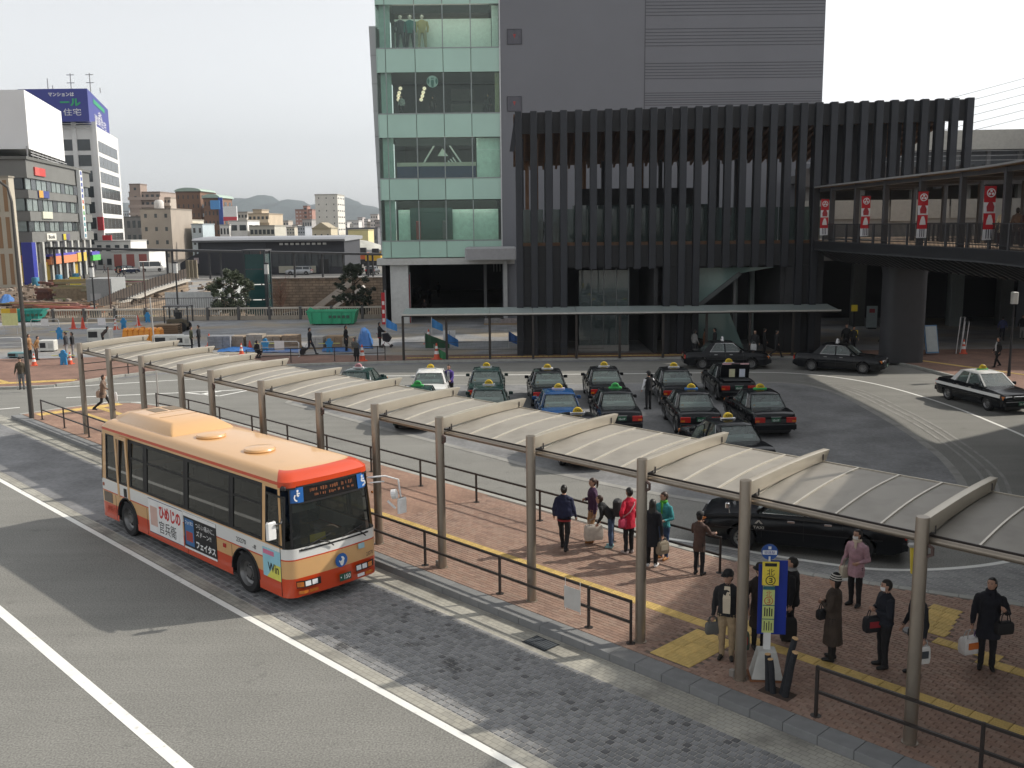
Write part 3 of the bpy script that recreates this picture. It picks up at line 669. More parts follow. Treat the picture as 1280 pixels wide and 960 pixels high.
def in_win(x0, x1, left=False):
    xm = (x0 + x1) / 2
    ws = WINS + [REARW, DOORW] + [DRV] if not left else WINS + [REARW, (8.0, 8.8), (1.2, 1.8)]
    return any(a - 1e-3 < xm < b + 1e-3 for a, b in ws)
body = MB(); body.v = [p for r in RG for p in r]
for i in range(len(ROWS) - 1):
    z = (ROWS[i] + ROWS[i + 1]) / 2
    for j in range(NP):
        k = (j + 1) % NP; a, b, c, d = i * NP + j, i * NP + k, (i + 1) * NP + k, (i + 1) * NP + j
        pa, pb, pd = body.v[a], body.v[b], body.v[d]
        if abs(pa[2] - pd[2]) < 1e-5 and abs(pb[2] - body.v[c][2]) < 1e-5: continue
        xm = (pa[0] + pb[0]) / 2
        right = CRN + 1 <= j < CRN + nb; left = iF1 < j <= iF1 + nb - 1
        front = iF0 - 1 <= j <= iF1
        if WZ0 < z < WZ1 and (right or left):
            if in_win(pa[0], pb[0], left): continue
        if front and 1.30 < z < 2.62 and iF0 + 1 <= j < iF1 - 1: continue       # windscreen and display opening
        m = 1 if z < .70 else 0
        if 1.01 < z < 1.04: m = 1
        if 1.04 < z < 1.36: m = 2
        if front and 1.01 < z < 1.12: m = 1 if z > 1.09 else 0
        if 2.69 < z < 2.76: m = 1
        if z > 2.62 and (xm > 8.62 or front): m = 1
        if WZ0 < z < WZ1 + .03 and (right or left) and 1.8 < xm < 8.2: m = 3
        if front and 1.36 < z < 2.64: m = 3 if iF0 + 1 <= j < iF1 - 1 else 0
        body.f.append((a, b, c, d)); body.m.append(m)
body.f.append(tuple((len(ROWS) - 1) * NP + j for j in range(NP))); body.m.append(0)
part('body', body, [M_btan, M_bred, M_bwhite, M_rub], bus, smooth=30)
MB().box(.3, BL - .3, .12, BW - .12, .26, .34).build('underfloor', M_dark, bus)
MB().box(.15, BL - .9, .1, BW - .1, .80, .86).build('floor', flat((.12, .12, .13)), bus)
MB().box(.3, BL - 1.0, .12, BW - .12, 2.70, 2.72).build('ceiling', flat((.35, .34, .32)), bus)
M_seat = flat((.03, .05, .12), .8)
for r_ in range(7):
    for y in (.15, 1.35):
        if y > 1 and r_ in (0,): continue
        sb = MB(); sb.bevbox(1.9 + r_ * .78, 2.35 + r_ * .78, y, y + .85, 1.1, 1.26, .03); sb.bevbox(1.82 + r_ * .78, 1.93 + r_ * .78, y, y + .85, 1.1, 1.82, .03)
        sb.build('seat', M_seat, bus)
def wpane(x0, x1, y, z0, z1, nm='window', transom=True, out=-1):
    fr = MB(); w = .045
    def Y(z): return (inset(z) if out < 0 else BW - inset(z)) + out * .004
    def bar(xa, xb_, za, zb):
        ya, yb = Y(za), Y(zb); t = -out * .035
        fr.add([(xa, ya, za), (xb_, ya, za), (xb_, yb, zb), (xa, yb, zb), (xa, ya + t, za), (xb_, ya + t, za), (xb_, yb + t, zb), (xa, yb + t, zb)], [(0, 1, 2, 3), (4, 7, 6, 5), (0, 4, 5, 1), (1, 5, 6, 2), (2, 6, 7, 3), (3, 7, 4, 0)])
    bar(x0, x1, z0, z0 + w); bar(x0, x1, z1 - w, z1); bar(x0, x0 + w, z0 + w, z1 - w); bar(x1 - w, x1, z0 + w, z1 - w)
    if transom: bar(x0 + w, x1 - w, 2.14, 2.18)
    f = fr.build(nm, M_rub, bus)
    g = MB(); t = -out * .018
    g.quad((x0 + w, Y(z0) + t, z0 + w), (x1 - w, Y(z0) + t, z0 + w), (x1 - w, Y(z1) + t, z1 - w), (x0 + w, Y(z1) + t, z1 - w)); g.build('pane', M_bglass, f)
    return f
for a, b in WINS: wpane(a, b, 0, WZ0, WZ1); wpane(a, b, 0, WZ0, WZ1, out=1)
wpane(*REARW, 0, WZ0 - .02, WZ1, transom=False); wpane(*REARW, 0, WZ0, WZ1, transom=False, out=1)
wpane(*DOORW, 0, WZ0 - .02, WZ1, nm='emergency_door_window', transom=False); wpane(1.2, 1.8, 0, WZ0, WZ1, transom=False, out=1)
wpane(*DRV, 0, WZ0, WZ1 - .12, nm='driver_window', transom=False); wpane(8.0, 8.8, 0, WZ0, WZ1, nm='door_window', transom=False, out=1)
db = MB(); db.box(1.12, 1.22, -.012, .0, .98, 2.66); db.box(1.72, 1.82, -.012, .02, .98, 2.66); db.box(1.22, 1.72, -.01, .04, 2.58, 2.66)
db.build('emergency_door_frame', M_btan, bus)
MB().bevbox(1.5, 1.64, -.02, .0, 1.06, 1.28, .004).build('door_handle_recess', M_rub, bus)
MB().box(.25, .75, -.008, .0, .72, 1.0).build('vent_grille', flat((.16, .13, .10), .5), bus)
# black rubber wrap of the rear corner
MB().box(-.004, .02, .25, BW - .25, 1.5, 2.5).build('rear_window', M_rub, bus)
rc = MB()
for k in range(CRN):
    a0 = math.pi + (math.pi / 2) * k / CRN; a1 = math.pi + (math.pi / 2) * (k + 1) / CRN
    def q(a, z): return (.2 + .03 * (z - 1.3) + .206 * math.cos(a), .2 + inset(z) + .206 * math.sin(a), z)
    rc.quad(q(a0, 1.32), q(a1, 1.32), q(a1, 2.56), q(a0, 2.56))
rc.build('rear_corner_window', M_rub, bus, smooth=True)
# windscreen and destination display
def fpt(f, z, out=0.0):
    y0 = inset(z); xf = BL - .11 * (z - 1.3) / 1.4
    y = y0 + .10 + (BW - 2 * y0 - .2) * f
    e = min(f, 1 - f); cx = 0 if e > .12 else (.12 - e) / .12
    return (xf + .05 * (1 - (2 * f - 1) ** 2) - .13 * cx ** 2 + out, y, z)
def fgrid(z0, z1, f0, f1, out, n=12, thick=None):
    mb = MB()
    for k in range(n):
        a = f0 + (f1 - f0) * k / n; b = f0 + (f1 - f0) * (k + 1) / n
        mb.quad(fpt(a, z0, out), fpt(b, z0, out), fpt(b, z1, out), fpt(a, z1, out))
    return mb
ws = fgrid(1.30, 2.28, .03, .97, -.012); ws.build('windscreen', glassmat('windscreen_glass', (.24, .27, .26), .92, .02, .05), bus, smooth='all')
fr = MB()
for z0, z1 in ((1.28, 1.315), (2.27, 2.315), (2.62, 2.66)):
    g = fgrid(z0, z1, .02, .98, .004); fr.add(g.v, g.f)
for f in (.02, .965):
    g = fgrid(1.31, 2.66, f, f + .018, .004, 1); fr.add(g.v, g.f)
fr.build('windscreen_seal', M_rub, bus)
dsp = fgrid(2.315, 2.62, .02, .98, -.006).build('destination_display', flat((.012, .012, .013), .25), bus, smooth='all')
M_led = flat((.22, .075, .03), .5)
lm = MB(); rr_ = random.Random(3)
for row, (za, zb, dens) in enumerate(((2.48, 2.57, .6), (2.38, 2.45, .45))):
    f = .24
    while f < .78:
        w = rr_.uniform(.006, .016)
        if rr_.random() < dens + .2: g = fgrid(za + rr_.uniform(0, .02), zb - rr_.uniform(0, .02), f, f + w, .0, 1); lm.add(g.v, g.f)
        f += w + rr_.uniform(.004, .012)
tag(lm.build('display_lamps', M_led, dsp), kind='stuff')
M_wblue = flat((.02, .13, .42), .4)
for f in (.03, .84):
    p = fgrid(2.31, 2.63, f, f + .13, .007, 2).build('wheelchair_sign', M_wblue, dsp)
    c = Vector(fpt(f + .065, 2.47, .012)); Mx = face_m(c, (0, 1, 0), (0, 0, 1)) @ Matrix.Scale(1.3, 4)
    s_ = MB()
    s_.tube((0, .075, 0), (0, .075, .002), .02, n=10, M=Mx)
    for (a, b, w) in (((0, .05), (-.005, -.01), .03), ((-.005, -.01), (.05, -.012), .028), ((.05, -.012), (.065, -.07), .028), ((0, .03), (.045, .028), .02)):
        d = Vector((b[0] - a[0], b[1] - a[1], 0)); nn = Vector((-d.y, d.x, 0)).normalized() * w / 2
        A, B = Vector((*a, 0)), Vector((*b, 0)); s_.add([A + nn, A - nn, B - nn, B + nn], [(0, 1, 2, 3)], 0, Mx)
    for k in range(14):
        a0 = math.pi * (.75 + 1.25 * k / 14); a1 = math.pi * (.75 + 1.25 * (k + 1) / 14)
        s_.add([(.05 * math.cos(a0), -.03 + .05 * math.sin(a0), 0), (.05 * math.cos(a1), -.03 + .05 * math.sin(a1), 0), (.073 * math.cos(a1), -.03 + .073 * math.sin(a1), 0), (.073 * math.cos(a0), -.03 + .073 * math.sin(a0), 0)], [(0, 1, 2, 3)], 0, Mx)
    s_.build('wheelchair_symbol', M_bwhitep, p)
# front furniture
MB().box(8.35, 8.72, .2, BW - .2, .86, 1.28).build('dashboard', flat((.05, .05, .05)), bus)
sw = MB(); sw.path([(8.28 + .06 * math.sin(a), .62 + .23 * math.cos(a), 1.42 + .2 * math.sin(a)) for a in [2 * math.pi * k / 18 for k in range(19)]], .016, 6); sw.tube((8.42, .62, 1.2), (8.28, .62, 1.42), .025)
sw.build('steering_wheel', M_dark, bus, smooth=True)
MB().box(7.55, 8.0, .35, .9, .95, 1.2).build('driver_seat', M_seat, bus); MB().box(7.5, 7.62, .35, .9, 1.15, 1.95).build('driver_seat_back', M_seat, bus)
yp = fgrid(1.40, 1.56, .22, .40, -.05, 1).build('yellow_card', M_syel, bus); fgrid(1.44, 1.52, .24, .38, -.046, 1)
fgrid(2.05, 2.22, .09, .36, -.2, 1).build('sun_blind', flat((.35, .37, .36)), bus)
hl = MB()
for f in (.0, .67):
    hp = fgrid(.50, .65, .035 + f, .285 + f, .014, 3).build('headlamp_panel', M_rub, bus)
    ordr = (.05, .125, .20) if f == 0 else (.02, .095, .17)
    for i, q in enumerate(ordr):
        m_ = M_amber if (f == 0 and i == 0) or (f > 0 and i == 2) else M_lamp
        fgrid(.525, .63, .0 + q + f - .012 + (.0 if f == 0 else .035), q + f + .048 + (.0 if f == 0 else .035), .02, 2).build('indicator' if m_ is M_amber else 'headlight', m_, hp)
    fgrid(.37, .44, .05 + f, .14 + f, .012, 2).build('fog_lamp', M_amber if f == 0 else M_lamp, bus); fgrid(.37, .44, .155 + f, .25 + f, .012, 2).build('side_lamp', M_amber, bus)
pl = fgrid(.40, .56, .5, .64, .018, 2).build('number_plate', flat((.01, .08, .05), .4), bus)
lettering('・150', .26, .10, M_bwhitep, face_m(Vector(fpt(.57, .48, .022)), (0, 1, 0), (0, 0, 1)), pl, .02)
lgc = Vector(fpt(.54, .86, .012)); Mx = face_m(lgc, (0, 1, 0), (0, 0, 1))
lg = MB(); lg.add([(.155 * math.cos(a), .155 * math.sin(a), 0) for a in [2 * math.pi * k / 28 for k in range(28)]], [tuple(range(28))], 0, Mx)
lgo = lg.build('emblem', flat((.02, .12, .40), .35), bus)
for pts in ([(.0 + .075 * math.cos(a) * (1.0 if math.sin(a) > 0 else .7) + .01, -.02 + .105 * math.sin(a)) for a in [2 * math.pi * k / 20 for k in range(20)]],):
    MB().add([(x, y, .003) for x, y in pts], [tuple(range(len(pts)))], 0, Mx).build('emblem_mark', M_bwhitep, lgo)
MB().add([(-.07, .02, .005), (-.02, .10, .005), (.02, .02, .005), (-.02, -.02, .005)], [(0, 1, 2, 3)], 0, Mx).build('emblem_mark', flat((.02, .12, .40), .35), lgo)
lettering('23270', .22, .085, M_black, face_m(Vector(fpt(.90, .82, .014)), (-.25, 1, 0), (0, 0, 1)), bus, .01, name='fleet_number')
fgrid(.98, 1.10, .76, .84, .012, 1).build('sticker', flat((.35, .55, .62)), bus)
wp = MB()
for f0, f1, z1 in ((.46, .30, 1.42), (.86, .72, 1.46)):
    wp.path([fpt(f0, 1.24, .03), fpt(f0 - .05, 1.34, .05), fpt(f1, z1, .04)], .014, 5); wp.path([fpt(f1 - .12, 1.38, .03), fpt(f1 + .14, 1.52, .03)], .012, 5)
wp.build('wiper', M_dark, bus)
# mirrors
mr = MB(); mr.path([(8.95, -.0, 2.02), (9.12, -.12, 2.0), (9.1, -.25, 1.98)], .02, 6); a_ = mr.build('mirror_arm', M_chrome, bus, smooth=True)
MB().bevbox(9.0, 9.08, -.42, -.2, 1.68, 2.06, .03).build('mirror_head', M_bwhitep, a_)
mr = MB(); mr.path([(8.9, BW - .1, 2.46), (9.2, BW + .15, 2.5), (9.42, BW + .34, 2.42), (9.5, BW + .36, 1.85)], .02, 6); mr.path([(8.95, BW - .08, 2.34), (9.2, BW + .12, 2.38)], .016, 6)
a_ = mr.build('mirror_arm', M_bwhitep, bus, smooth=True)
MB().bevbox(9.46, 9.54, BW + .24, BW + .48, 1.66, 2.02, .03).build('mirror_head', M_bwhitep, a_); MB().tube((9.44, BW + .14, 2.12), (9.52, BW + .2, 2.14), .11, n=14).build('round_mirror', M_bwhitep, a_)
MB().beam((9.4, BW + .05, 1.98), (9.46, BW + .2, 1.80), .04, .05).build('sensor_bar', M_bwhitep, a_)
MB().bevbox(8.86, 9.0, .05, .12, 2.62, 2.7, .02).build('marker_lamp', M_dark, bus)
MB().tube((BL - .2, BW - .0, 2.1), (BL - .2, BW + .02, 2.1), .03).build('marker_lamp', M_amber, bus)
# wheels
def bus_wheel(x, y, out):
    w = thing_part('wheel', bus, (x, y, .46))
    t = MB(); t.lathe([(.30, -.12), (.42, -.12), (.455, -.09), (.46, -.03), (.46, .05), (.45, .09), (.42, .115), (.30, .115)], 28, M=Matrix.Rotation(R(90), 4, 'X'), caps=False)
    t.build('tyre', M_tyre, w, smooth=True)
    r_ = MB(); r_.lathe([(.0, .055), (.11, .06), (.12, .03), (.20, .0), (.27, .03), (.30, .10), (.305, .11), (.305, -.1), (.0, -.1)], 28, M=Matrix.Rotation(R(90), 4, 'X'), caps=False)
    r_.build('rim', M_rim, w, smooth=True)
    nb_ = MB()
    for k in range(8):
        a = 2 * math.pi * k / 8; nb_.tube((.16 * math.cos(a), -.0, .16 * math.sin(a)), (.16 * math.cos(a), -.055, .16 * math.sin(a)), .022, n=6)
    nb_.build('wheel_nuts', M_rim, w)
    if out > 0: w.rotation_euler = (0, 0, math.pi)
def thing_part(name, parent, loc):
    o = bpy.data.objects.new(name, None); COL.objects.link(o); o.parent = parent; o.location = loc; o.empty_display_size = .1; return o
for c, r in WH: bus_wheel(c, .13, -1); bus_wheel(c, BW - .13, 1)
wa = MB()
for c, r in WH:
    for y0, y1 in ((.02, .5), (BW - .5, BW - .02)):
        rr2 = [[(c + .57 * math.cos(math.pi * k / 12), y, .42 + .58 * math.sin(math.pi * k / 12)) for k in range(13)] for y in (y0, y1)]
        wa.loft(rr2, False, False, closed=False)
wa.build('wheel_housing', M_dark, bus)
for c, r in WH: MB().path([(c + .565 * math.cos(math.pi * k / 14), -.004, .46 + .565 * math.sin(math.pi * k / 14)) for k in range(15)], .02, 6).build('wheel_arch_trim', M_rub, bus, smooth=True)
# roof equipment
rp = MB()
rp.loft([[(.62, .30, 2.86), (3.75, .30, 2.86), (3.75, 2.05, 2.86), (.62, 2.05, 2.86)], [(.64, .36, 2.98), (3.6, .36, 2.98), (3.6, 1.98, 2.98), (.64, 1.98, 2.98)], [(.85, .62, 3.17), (3.15, .62, 3.17), (3.15, 1.76, 3.17), (.85, 1.76, 3.17)]])
pod = rp.build('air_conditioner_cover', M_btan, bus, bevel=.05, smooth=40)
hp_ = MB(); hp_.loft([[(.22, .38, 2.86), (1.0, .38, 2.86), (1.0, 1.98, 2.86), (.22, 1.98, 2.86)], [(.30, .46, 3.0), (1.0, .46, 3.0), (1.0, 1.9, 3.0), (.30, 1.9, 3.0)], [(.5, .66, 3.12), (1.0, .66, 3.12), (1.0, 1.7, 3.12), (.5, 1.7, 3.12)]])
hp_.build('rear_cover', M_btan, bus, bevel=.05, smooth=40)
for y in (.98, 1.42): MB().box(.95, 1.5, y, y + .34, 3.168, 3.178).build('vent_mesh', flat((.20, .155, .11), .7), pod)
for x, y in ((1.7, .66), (2.3, .66)): MB().box(x, x + .012, .7, 1.72, 3.169, 3.176).build('panel_seam', flat((.35, .22, .12)), pod)
for x, y in ((4.35, 1.0), (6.55, 1.0)):
    MB().lathe([(.34, 0), (.36, .03), (.33, .07), (.18, .095), (0, .1)], 24).build('roof_hatch', M_btan, bus, smooth=True, loc=(x, y, 2.93))
# lettering and adverts on the right side
Fs = lambda x, z, o=-.006: face_m((x, o, z), (1, 0, 0), (0, 0, 1))
ad = MB().box(2.86, 4.62, -.008, -.001, .42, 1.31).build('advert_panel', M_bwhitep, bus)
M_red = flat((.55, .02, .02), .5); M_navy = flat((.03, .03, .10), .5)
for z0, z1 in ((.42, .435), (1.295, 1.31)): MB().box(2.86, 4.62, -.011, -.009, z0, z1).build('border', M_navy, ad)
lettering('ひめじの', 1.1, .34, M_red, Fs(3.98, 1.05, -.012), ad, .04); lettering('官兵衛', .88, .32, M_black, Fs(3.84, .66, -.012), ad, .03)
MB().box(2.95, 3.32, -.012, -.0095, .62, 1.12).build('pale_figure_panel', flat((.62, .42, .36)), ad)
ad2 = MB().box(4.68, 6.2, -.008, -.001, .42, 1.31).build('advert_panel', flat((.012, .012, .014), .4), bus)
MB().box(4.68, 6.2, -.011, -.009, 1.22, 1.31).build('border', M_bwhitep, ad2); MB().box(4.68, 6.2, -.011, -.009, .42, .47).build('border', M_bwhitep, ad2)
MB().box(4.74, 5.16, -.011, -.009, .52, 1.17).build('product_picture', flat((.05, .16, .36)), ad2); MB().box(4.78, 5.10, -.0125, -.0115, .62, .86).build('picture_detail', flat((.4, .06, .05)), ad2)
lettering('フェイタス', .36, .10, M_bwhitep, Fs(4.95, 1.08, -.013), ad2, .02)
lettering('つらい痛みに、', .86, .14, M_bwhitep, Fs(5.68, 1.09, -.012), ad2, .01); lettering('ズドーン!!', .7, .14, M_bwhitep, Fs(5.62, .90, -.012), ad2, .01)
lettering('フェイタス', .90, .19, M_bwhitep, Fs(5.70, .62, -.012), ad2, .04)
lettering('23270', .40, .11, M_black, Fs(7.28, 1.18, -.004), bus, .01, name='fleet_number'); lettering('-8', .14, .10, M_black, Fs(7.82, 1.16, -.004), bus, .01, name='fleet_number')
lettering('神姫バス', .62, .15, flat((.35, .04, .015)), Fs(.72, .56, -.004), bus, .01)
po = MB().box(8.16, 8.84, -.010, -.002, .62, 1.26).build('poster', flat((.30, .58, .68), .5), bus)
MB().loft([[(8.3, -.0125, .62), (8.84, -.0125, .62), (8.84, -.0105, .62), (8.3, -.0105, .62)], [(8.62, -.0125, .95), (8.84, -.0125, .95), (8.84, -.0105, .95), (8.62, -.0105, .95)]]).build('poster_corner', flat((.68, .66, .12), .5), po)
MB().box(8.18, 8.6, -.0125, -.0105, 1.12, 1.22).build('poster_band', flat((.62, .18, .30), .5), po)
lettering('Win', .42, .2, M_black, Fs(8.56, .86, -.014), po, .02)
MB().bevbox(6.5, 6.62, -.02, .0, .86, .95, .006).build('side_lamp', M_redl, bus); MB().tube((.25, -.012, 1.18), (.25, .0, 1.18), .05, n=12).build('fuel_cap', flat((.35, .1, .05)), bus)
MB().box(9.04, 9.075, .06, .1, .30, 2.7)
for x_ in (.95, 2.74, 4.81, 6.86): MB().box(x_, x_ + .008, -.004, .0, .30, 1.0).build('panel_seam', M_rub, bus)
sm = MB(); sm.box(8.83, 8.845, -.006, .0, .30, 2.64); sm.build('panel_seam', M_rub, bus)
# ================================================================ TAXIS AND OTHER CARS
def paint(name, col, rough=.16): return mat(name, col, rough, 0, .03, .6, coat=.0, spec=.28, dirt=((.05, .05, .05), 2.5, .6, .8, .06))
P_black = paint('paint_black', (.008, .009, .011)); P_white = paint('paint_white', (.70, .70, .68)); P_blue = paint('paint_blue', (.012, .055, .16)); P_green = paint('paint_dark_green', (.012, .03, .028)); P_navy = paint('paint_navy', (.010, .014, .028)); P_silver = mat('paint_silver', (.42, .43, .44), .3, .6, .03, coat=.6); P_wine = paint('paint_wine', (.16, .012, .02))
M_cglass = glassmat('car_glass', (.40, .48, .46), .80, .02, .06); M_int = flat((.03, .032, .034), .9); M_cover = flat((.62, .66, .66), .8)
def loftcar(L, W, deckf, cab, wheels, arch_r, zb=.22, wr=.31):
    """lower body of a car: stations along x, side lifted over the wheels"""
    xs = set([0, .03, .1, .22, .4, L - .4, L - .22, L - .1, L - .03, L] + [cab[0], cab[1]] + [L * k / 18 for k in range(19)])
    for c in wheels:
        for k in range(13): xs.add(c + arch_r * math.cos(math.pi * k / 12))
    xs = sorted(xs); xs = [x for i, x in enumerate(xs) if i == 0 or x - xs[i - 1] > .012]
    mb = MB(); rings = []
    for x in xs:
        e = min(x, L - x); f = 1 - .13 * max(0, 1 - e / .35) ** 2; hw = W / 2 * f
        zl = zb + .10 * max(0, 1 - e / .3)
        for c in wheels:
            q = arch_r ** 2 - (x - c) ** 2
            if q > 0: zl = max(zl, wr + math.sqrt(q))
        d = deckf(x); zm = max(.50, min(zl + .02, d - .2)); zs = max(.66, min(zl + .04, d - .14))
        h = [(hw * .965, min(zl, d - .22)), (hw, zm), (hw * .995, max(zs, zm + .02)), (hw * .95, d - .10), (hw * .89, d - .02), (hw * .5, d + .008), (0, d + .015)]
        rings.append([(x, y, z) for y, z in h] + [(x, -y, z) for y, z in reversed(h[:-1])])
    n = len(rings[0]); mb.v = [p for r in rings for p in r]
    for i in range(len(xs) - 1):
        for j in range(n - 1):
            a = i * n + j; xm = (xs[i] + xs[i + 1]) / 2
            m = 1 if (cab[0] + .02 < xm < cab[1] - .02 and 4 <= j <= 7) else 0
            mb.f.append((a, a + 1, a + 1 + n, a + n)); mb.m.append(m)
    mb.f.append(tuple(range(n))); mb.m.append(0); mb.f.append(tuple((len(xs) - 1) * n + j for j in range(n))); mb.m.append(0)
    return mb
def car_wheel(parent, x, y, r, w=.2, hub=None):
    e = bpy.data.objects.new('wheel', None); COL.objects.link(e); e.parent = parent; e.location = (x, y, r)
    if y > 0: e.rotation_euler = (0, 0, math.pi)
    Mx = Matrix.Rotation(R(90), 4, 'X')
    MB().lathe([(r * .66, -w / 2), (r * .93, -w / 2), (r, -w * .35), (r, w * .35), (r * .93, w / 2), (r * .66, w / 2)], 22, M=Mx, caps=False).build('tyre', M_tyre, e, smooth=True)
    MB().lathe([(0, .07), (r * .18, .075), (r * .25, .05), (r * .55, .055), (r * .64, .085), (r * .67, .10), (r * .67, -.1), (0, -.1)], 22, M=Mx, caps=False).build('rim', hub or M_rim, e, smooth=True)
    nh = MB()
    for k in range(10):
        a = 2 * math.pi * k / 10; nh.tube((r * .42 * math.cos(a), -.04, r * .42 * math.sin(a)), (r * .42 * math.cos(a), -.062, r * .42 * math.sin(a)), r * .075, n=6)
    nh.build('rim_holes', M_dark, e)
def sedan(name, L=4.7, W=1.70, H=1.50, fender_mirrors=False, lidopen=False, plate='12-17', hub=None):
    t = bpy.data.objects.new(name, None); COL.objects.link(t)
    k = L / 4.7; X = lambda x: x * k - L / 2
    hz = H - .04
    pts = [(0, .70), (.04, .86), (.12, .93), (.3, .965), (1.0, .985), (1.1, .975), (3.2, .955), (3.35, .955), (4.0, .905), (4.45, .845), (4.62, .79), (4.7, .66)]
    def deck(x):
        x = x / k
        for (a, b), (c, d) in zip(pts[:-1], pts[1:]):
            if a <= x <= c: return b + (d - b) * (x - a) / (c - a)
        return .7
    wl = [.98 * k, 3.66 * k]
    lb = loftcar(L, W, deck, (1.05 * k, 3.28 * k), wl, .365)
    lb.v = [(x - L / 2, y, z) for x, y, z in lb.v]
    lb.build('body', [P_black, M_int], t, smooth=32)
    MB().box(X(.2), X(4.5), -W / 2 + .25, W / 2 - .25, .17, .30).build('underbody', M_dark, t)
    wb = MB()
    for w in wl:
        for s in (-1, 1): wb.loft([[(w - L / 2 + .37 * math.cos(math.pi * q / 10), y, .30 + .38 * math.sin(math.pi * q / 10)) for q in range(11)] for y in (s * (W / 2 - .03), s * (W / 2 - .35))], False, False, closed=False)
    tag(wb.build('wheel_housing', M_dark, t), kind='stuff')
    hb, ht = W / 2 * .89, W / 2 * .70
    B = {'rr': (1.02, hb - .07, .98), 'rs': (1.18, hb, .965), 'fs': (3.14, hb, .955), 'ff': (3.33, hb - .06, .965)}
    T = {'rr': (1.50, ht - .05, hz - .03), 'rs': (1.60, ht, hz - .045), 'fs': (2.62, ht, hz - .045), 'ff': (2.70, ht - .04, hz - .035)}
    P = lambda q, s=1: (X(q[0]), q[1] * s, q[2])
    # roof
    rf = MB(); prof = []
    for q, dz in (((1.44, 1.0), -.05), ((1.52, 1), .0), ((1.75, 1.0), .032), ((2.15, 1), .04), ((2.5, 1), .03), ((2.68, 1), .0), ((2.76, 1), -.045)):
        x = X(q[0]); e = 0 if 1.5 < q[0] < 2.7 else .03
        prof.append([(x, -ht - .012 + e, hz - .05 + (dz if dz < 0 else 0)), (x, -ht * .9, hz - .006 + dz * .6), (x, -ht * .5, hz + .012 + dz), (x, 0, hz + .018 + dz), (x, ht * .5, hz + .012 + dz), (x, ht * .9, hz - .006 + dz * .6), (x, ht + .012 - e, hz - .05 + (dz if dz < 0 else 0))])
    rf.loft(prof, closed=False, cap0=False, cap1=False)
    rf.build('roof', P_black, t, smooth=40)
    # pillars
    for s in (-1, 1):
        pl = MB(); pl.beam(P(B['ff'], s), P(T['ff'], s), .055, .05); pl.build('windscreen_pillar', P_black, t)
        c = MB(); o = s * .006
        for dy in (0,):
            c.add([(X(1.0), s * (hb - .05), .97), (X(1.42), s * (hb + .004), .955), (X(1.72), s * (ht + .008), hz - .04), (X(1.46), s * (ht - .035), hz - .03)], [(0, 1, 2, 3)])
            c.add([(X(1.0), s * (hb - .08), .97), (X(1.42), s * (hb - .03), .955), (X(1.72), s * (ht - .03), hz - .04), (X(1.46), s * (ht - .07), hz - .03)], [(0, 1, 2, 3)])
        c.build('rear_pillar', P_black, t, recalc=False)
        b = MB(); b.beam((X(2.22), s * (hb - .0), .96), (X(2.20), s * ht, hz - .045), .05, .07, up=(1, 0, 0)); b.build('door_pillar', P_black, t)
        fr = MB(); fr.path([(X(1.40), s * hb, .965), (X(3.2), s * hb, .965), (X(2.66), s * (ht + .01), hz - .04), (X(1.72), s * (ht + .01), hz - .035), (X(1.40), s * hb, .965)], .012, 5); fr.build('window_trim', M_chrome, t, smooth=True)
        for a0, a1, b0, b1, nm in ((1.42, 2.19, 1.70, 2.18, 'rear_side_window'), (2.24, 3.16, 2.22, 2.63, 'front_side_window')):
            g = MB(); g.quad((X(a0), s * (hb - .012), .965), (X(a1), s * (hb - .012), .965), (X(b1), s * (ht - .008), hz - .045), (X(b0), s * (ht - .008), hz - .045)); g.build(nm, M_cglass, t, recalc=False)
        for xx in (1.62, 2.45):
            MB().bevbox(X(xx), X(xx + .17), min(s * (W / 2 - .004), s * (W / 2 + .014)), max(s * (W / 2 - .004), s * (W / 2 + .014)), .80, .845, .004).build('door_handle', M_chrome, t)
        for xx in (1.38, 2.24, 3.2):
            MB().box(X(xx), X(xx + .008), min(s * (W / 2 - .06), s * (W / 2 + .003)), max(s * (W / 2 - .06), s * (W / 2 + .003)), .36 if xx > 1.5 else .72, .86).build('door_gap', M_dark, t)
        MB().box(X(.5), X(4.3), min(s * (W / 2 - .02), s * (W / 2 + .006)), max(s * (W / 2 - .02), s * (W / 2 + .006)), .545, .57).build('side_moulding', M_rub, t)
        # lamps
        MB().bevbox(X(-.012), X(.06), min(s * .40, s * .775), max(s * .40, s * .775), .60, .80, .01).build('tail_light', M_redl, t)
        MB().box(X(-.018), X(.0), min(s * .62, s * .77), max(s * .62, s * .77), .62, .69).build('indicator', M_amber, t)
        MB().bevbox(X(4.56), X(4.665), min(s * .40, s * .70), max(s * .40, s * .70), .60, .745, .012).build('headlight', M_lamp, t)
        MB().bevbox(X(4.50), X(4.62), min(s * .71, s * .80), max(s * .71, s * .80), .60, .74, .012).build('indicator', M_amber, t)
        mm = MB()
        if fender_mirrors: mm.bevbox(X(3.98), X(4.08), s * .66 - .085, s * .66 + .085, 1.00, 1.13, .02); mm.tube((X(4.0), s * .62, .9), (X(4.02), s * .64, 1.02), .018)
        else: mm.bevbox(X(3.0), X(3.1), min(s * .82, s * 1.0), max(s * .82, s * 1.0), .96, 1.09, .02)
        mm.build('wing_mirror', M_chrome if fender_mirrors else P_black, t)
    g = MB(); g.quad((X(1.01), -(hb - .10), .985), (X(1.01), hb - .10, .985), (X(1.48), ht - .07, hz - .035), (X(1.48), -(ht - .07), hz - .035)); g.build('rear_window', M_cglass, t, recalc=False)
    g = MB(); g.quad((X(3.34), -(hb - .10), .965), (X(3.34), hb - .10, .965), (X(2.74), ht - .07, hz - .04), (X(2.74), -(ht - .07), hz - .04)); g.build('windscreen', M_cglass, t, recalc=False)
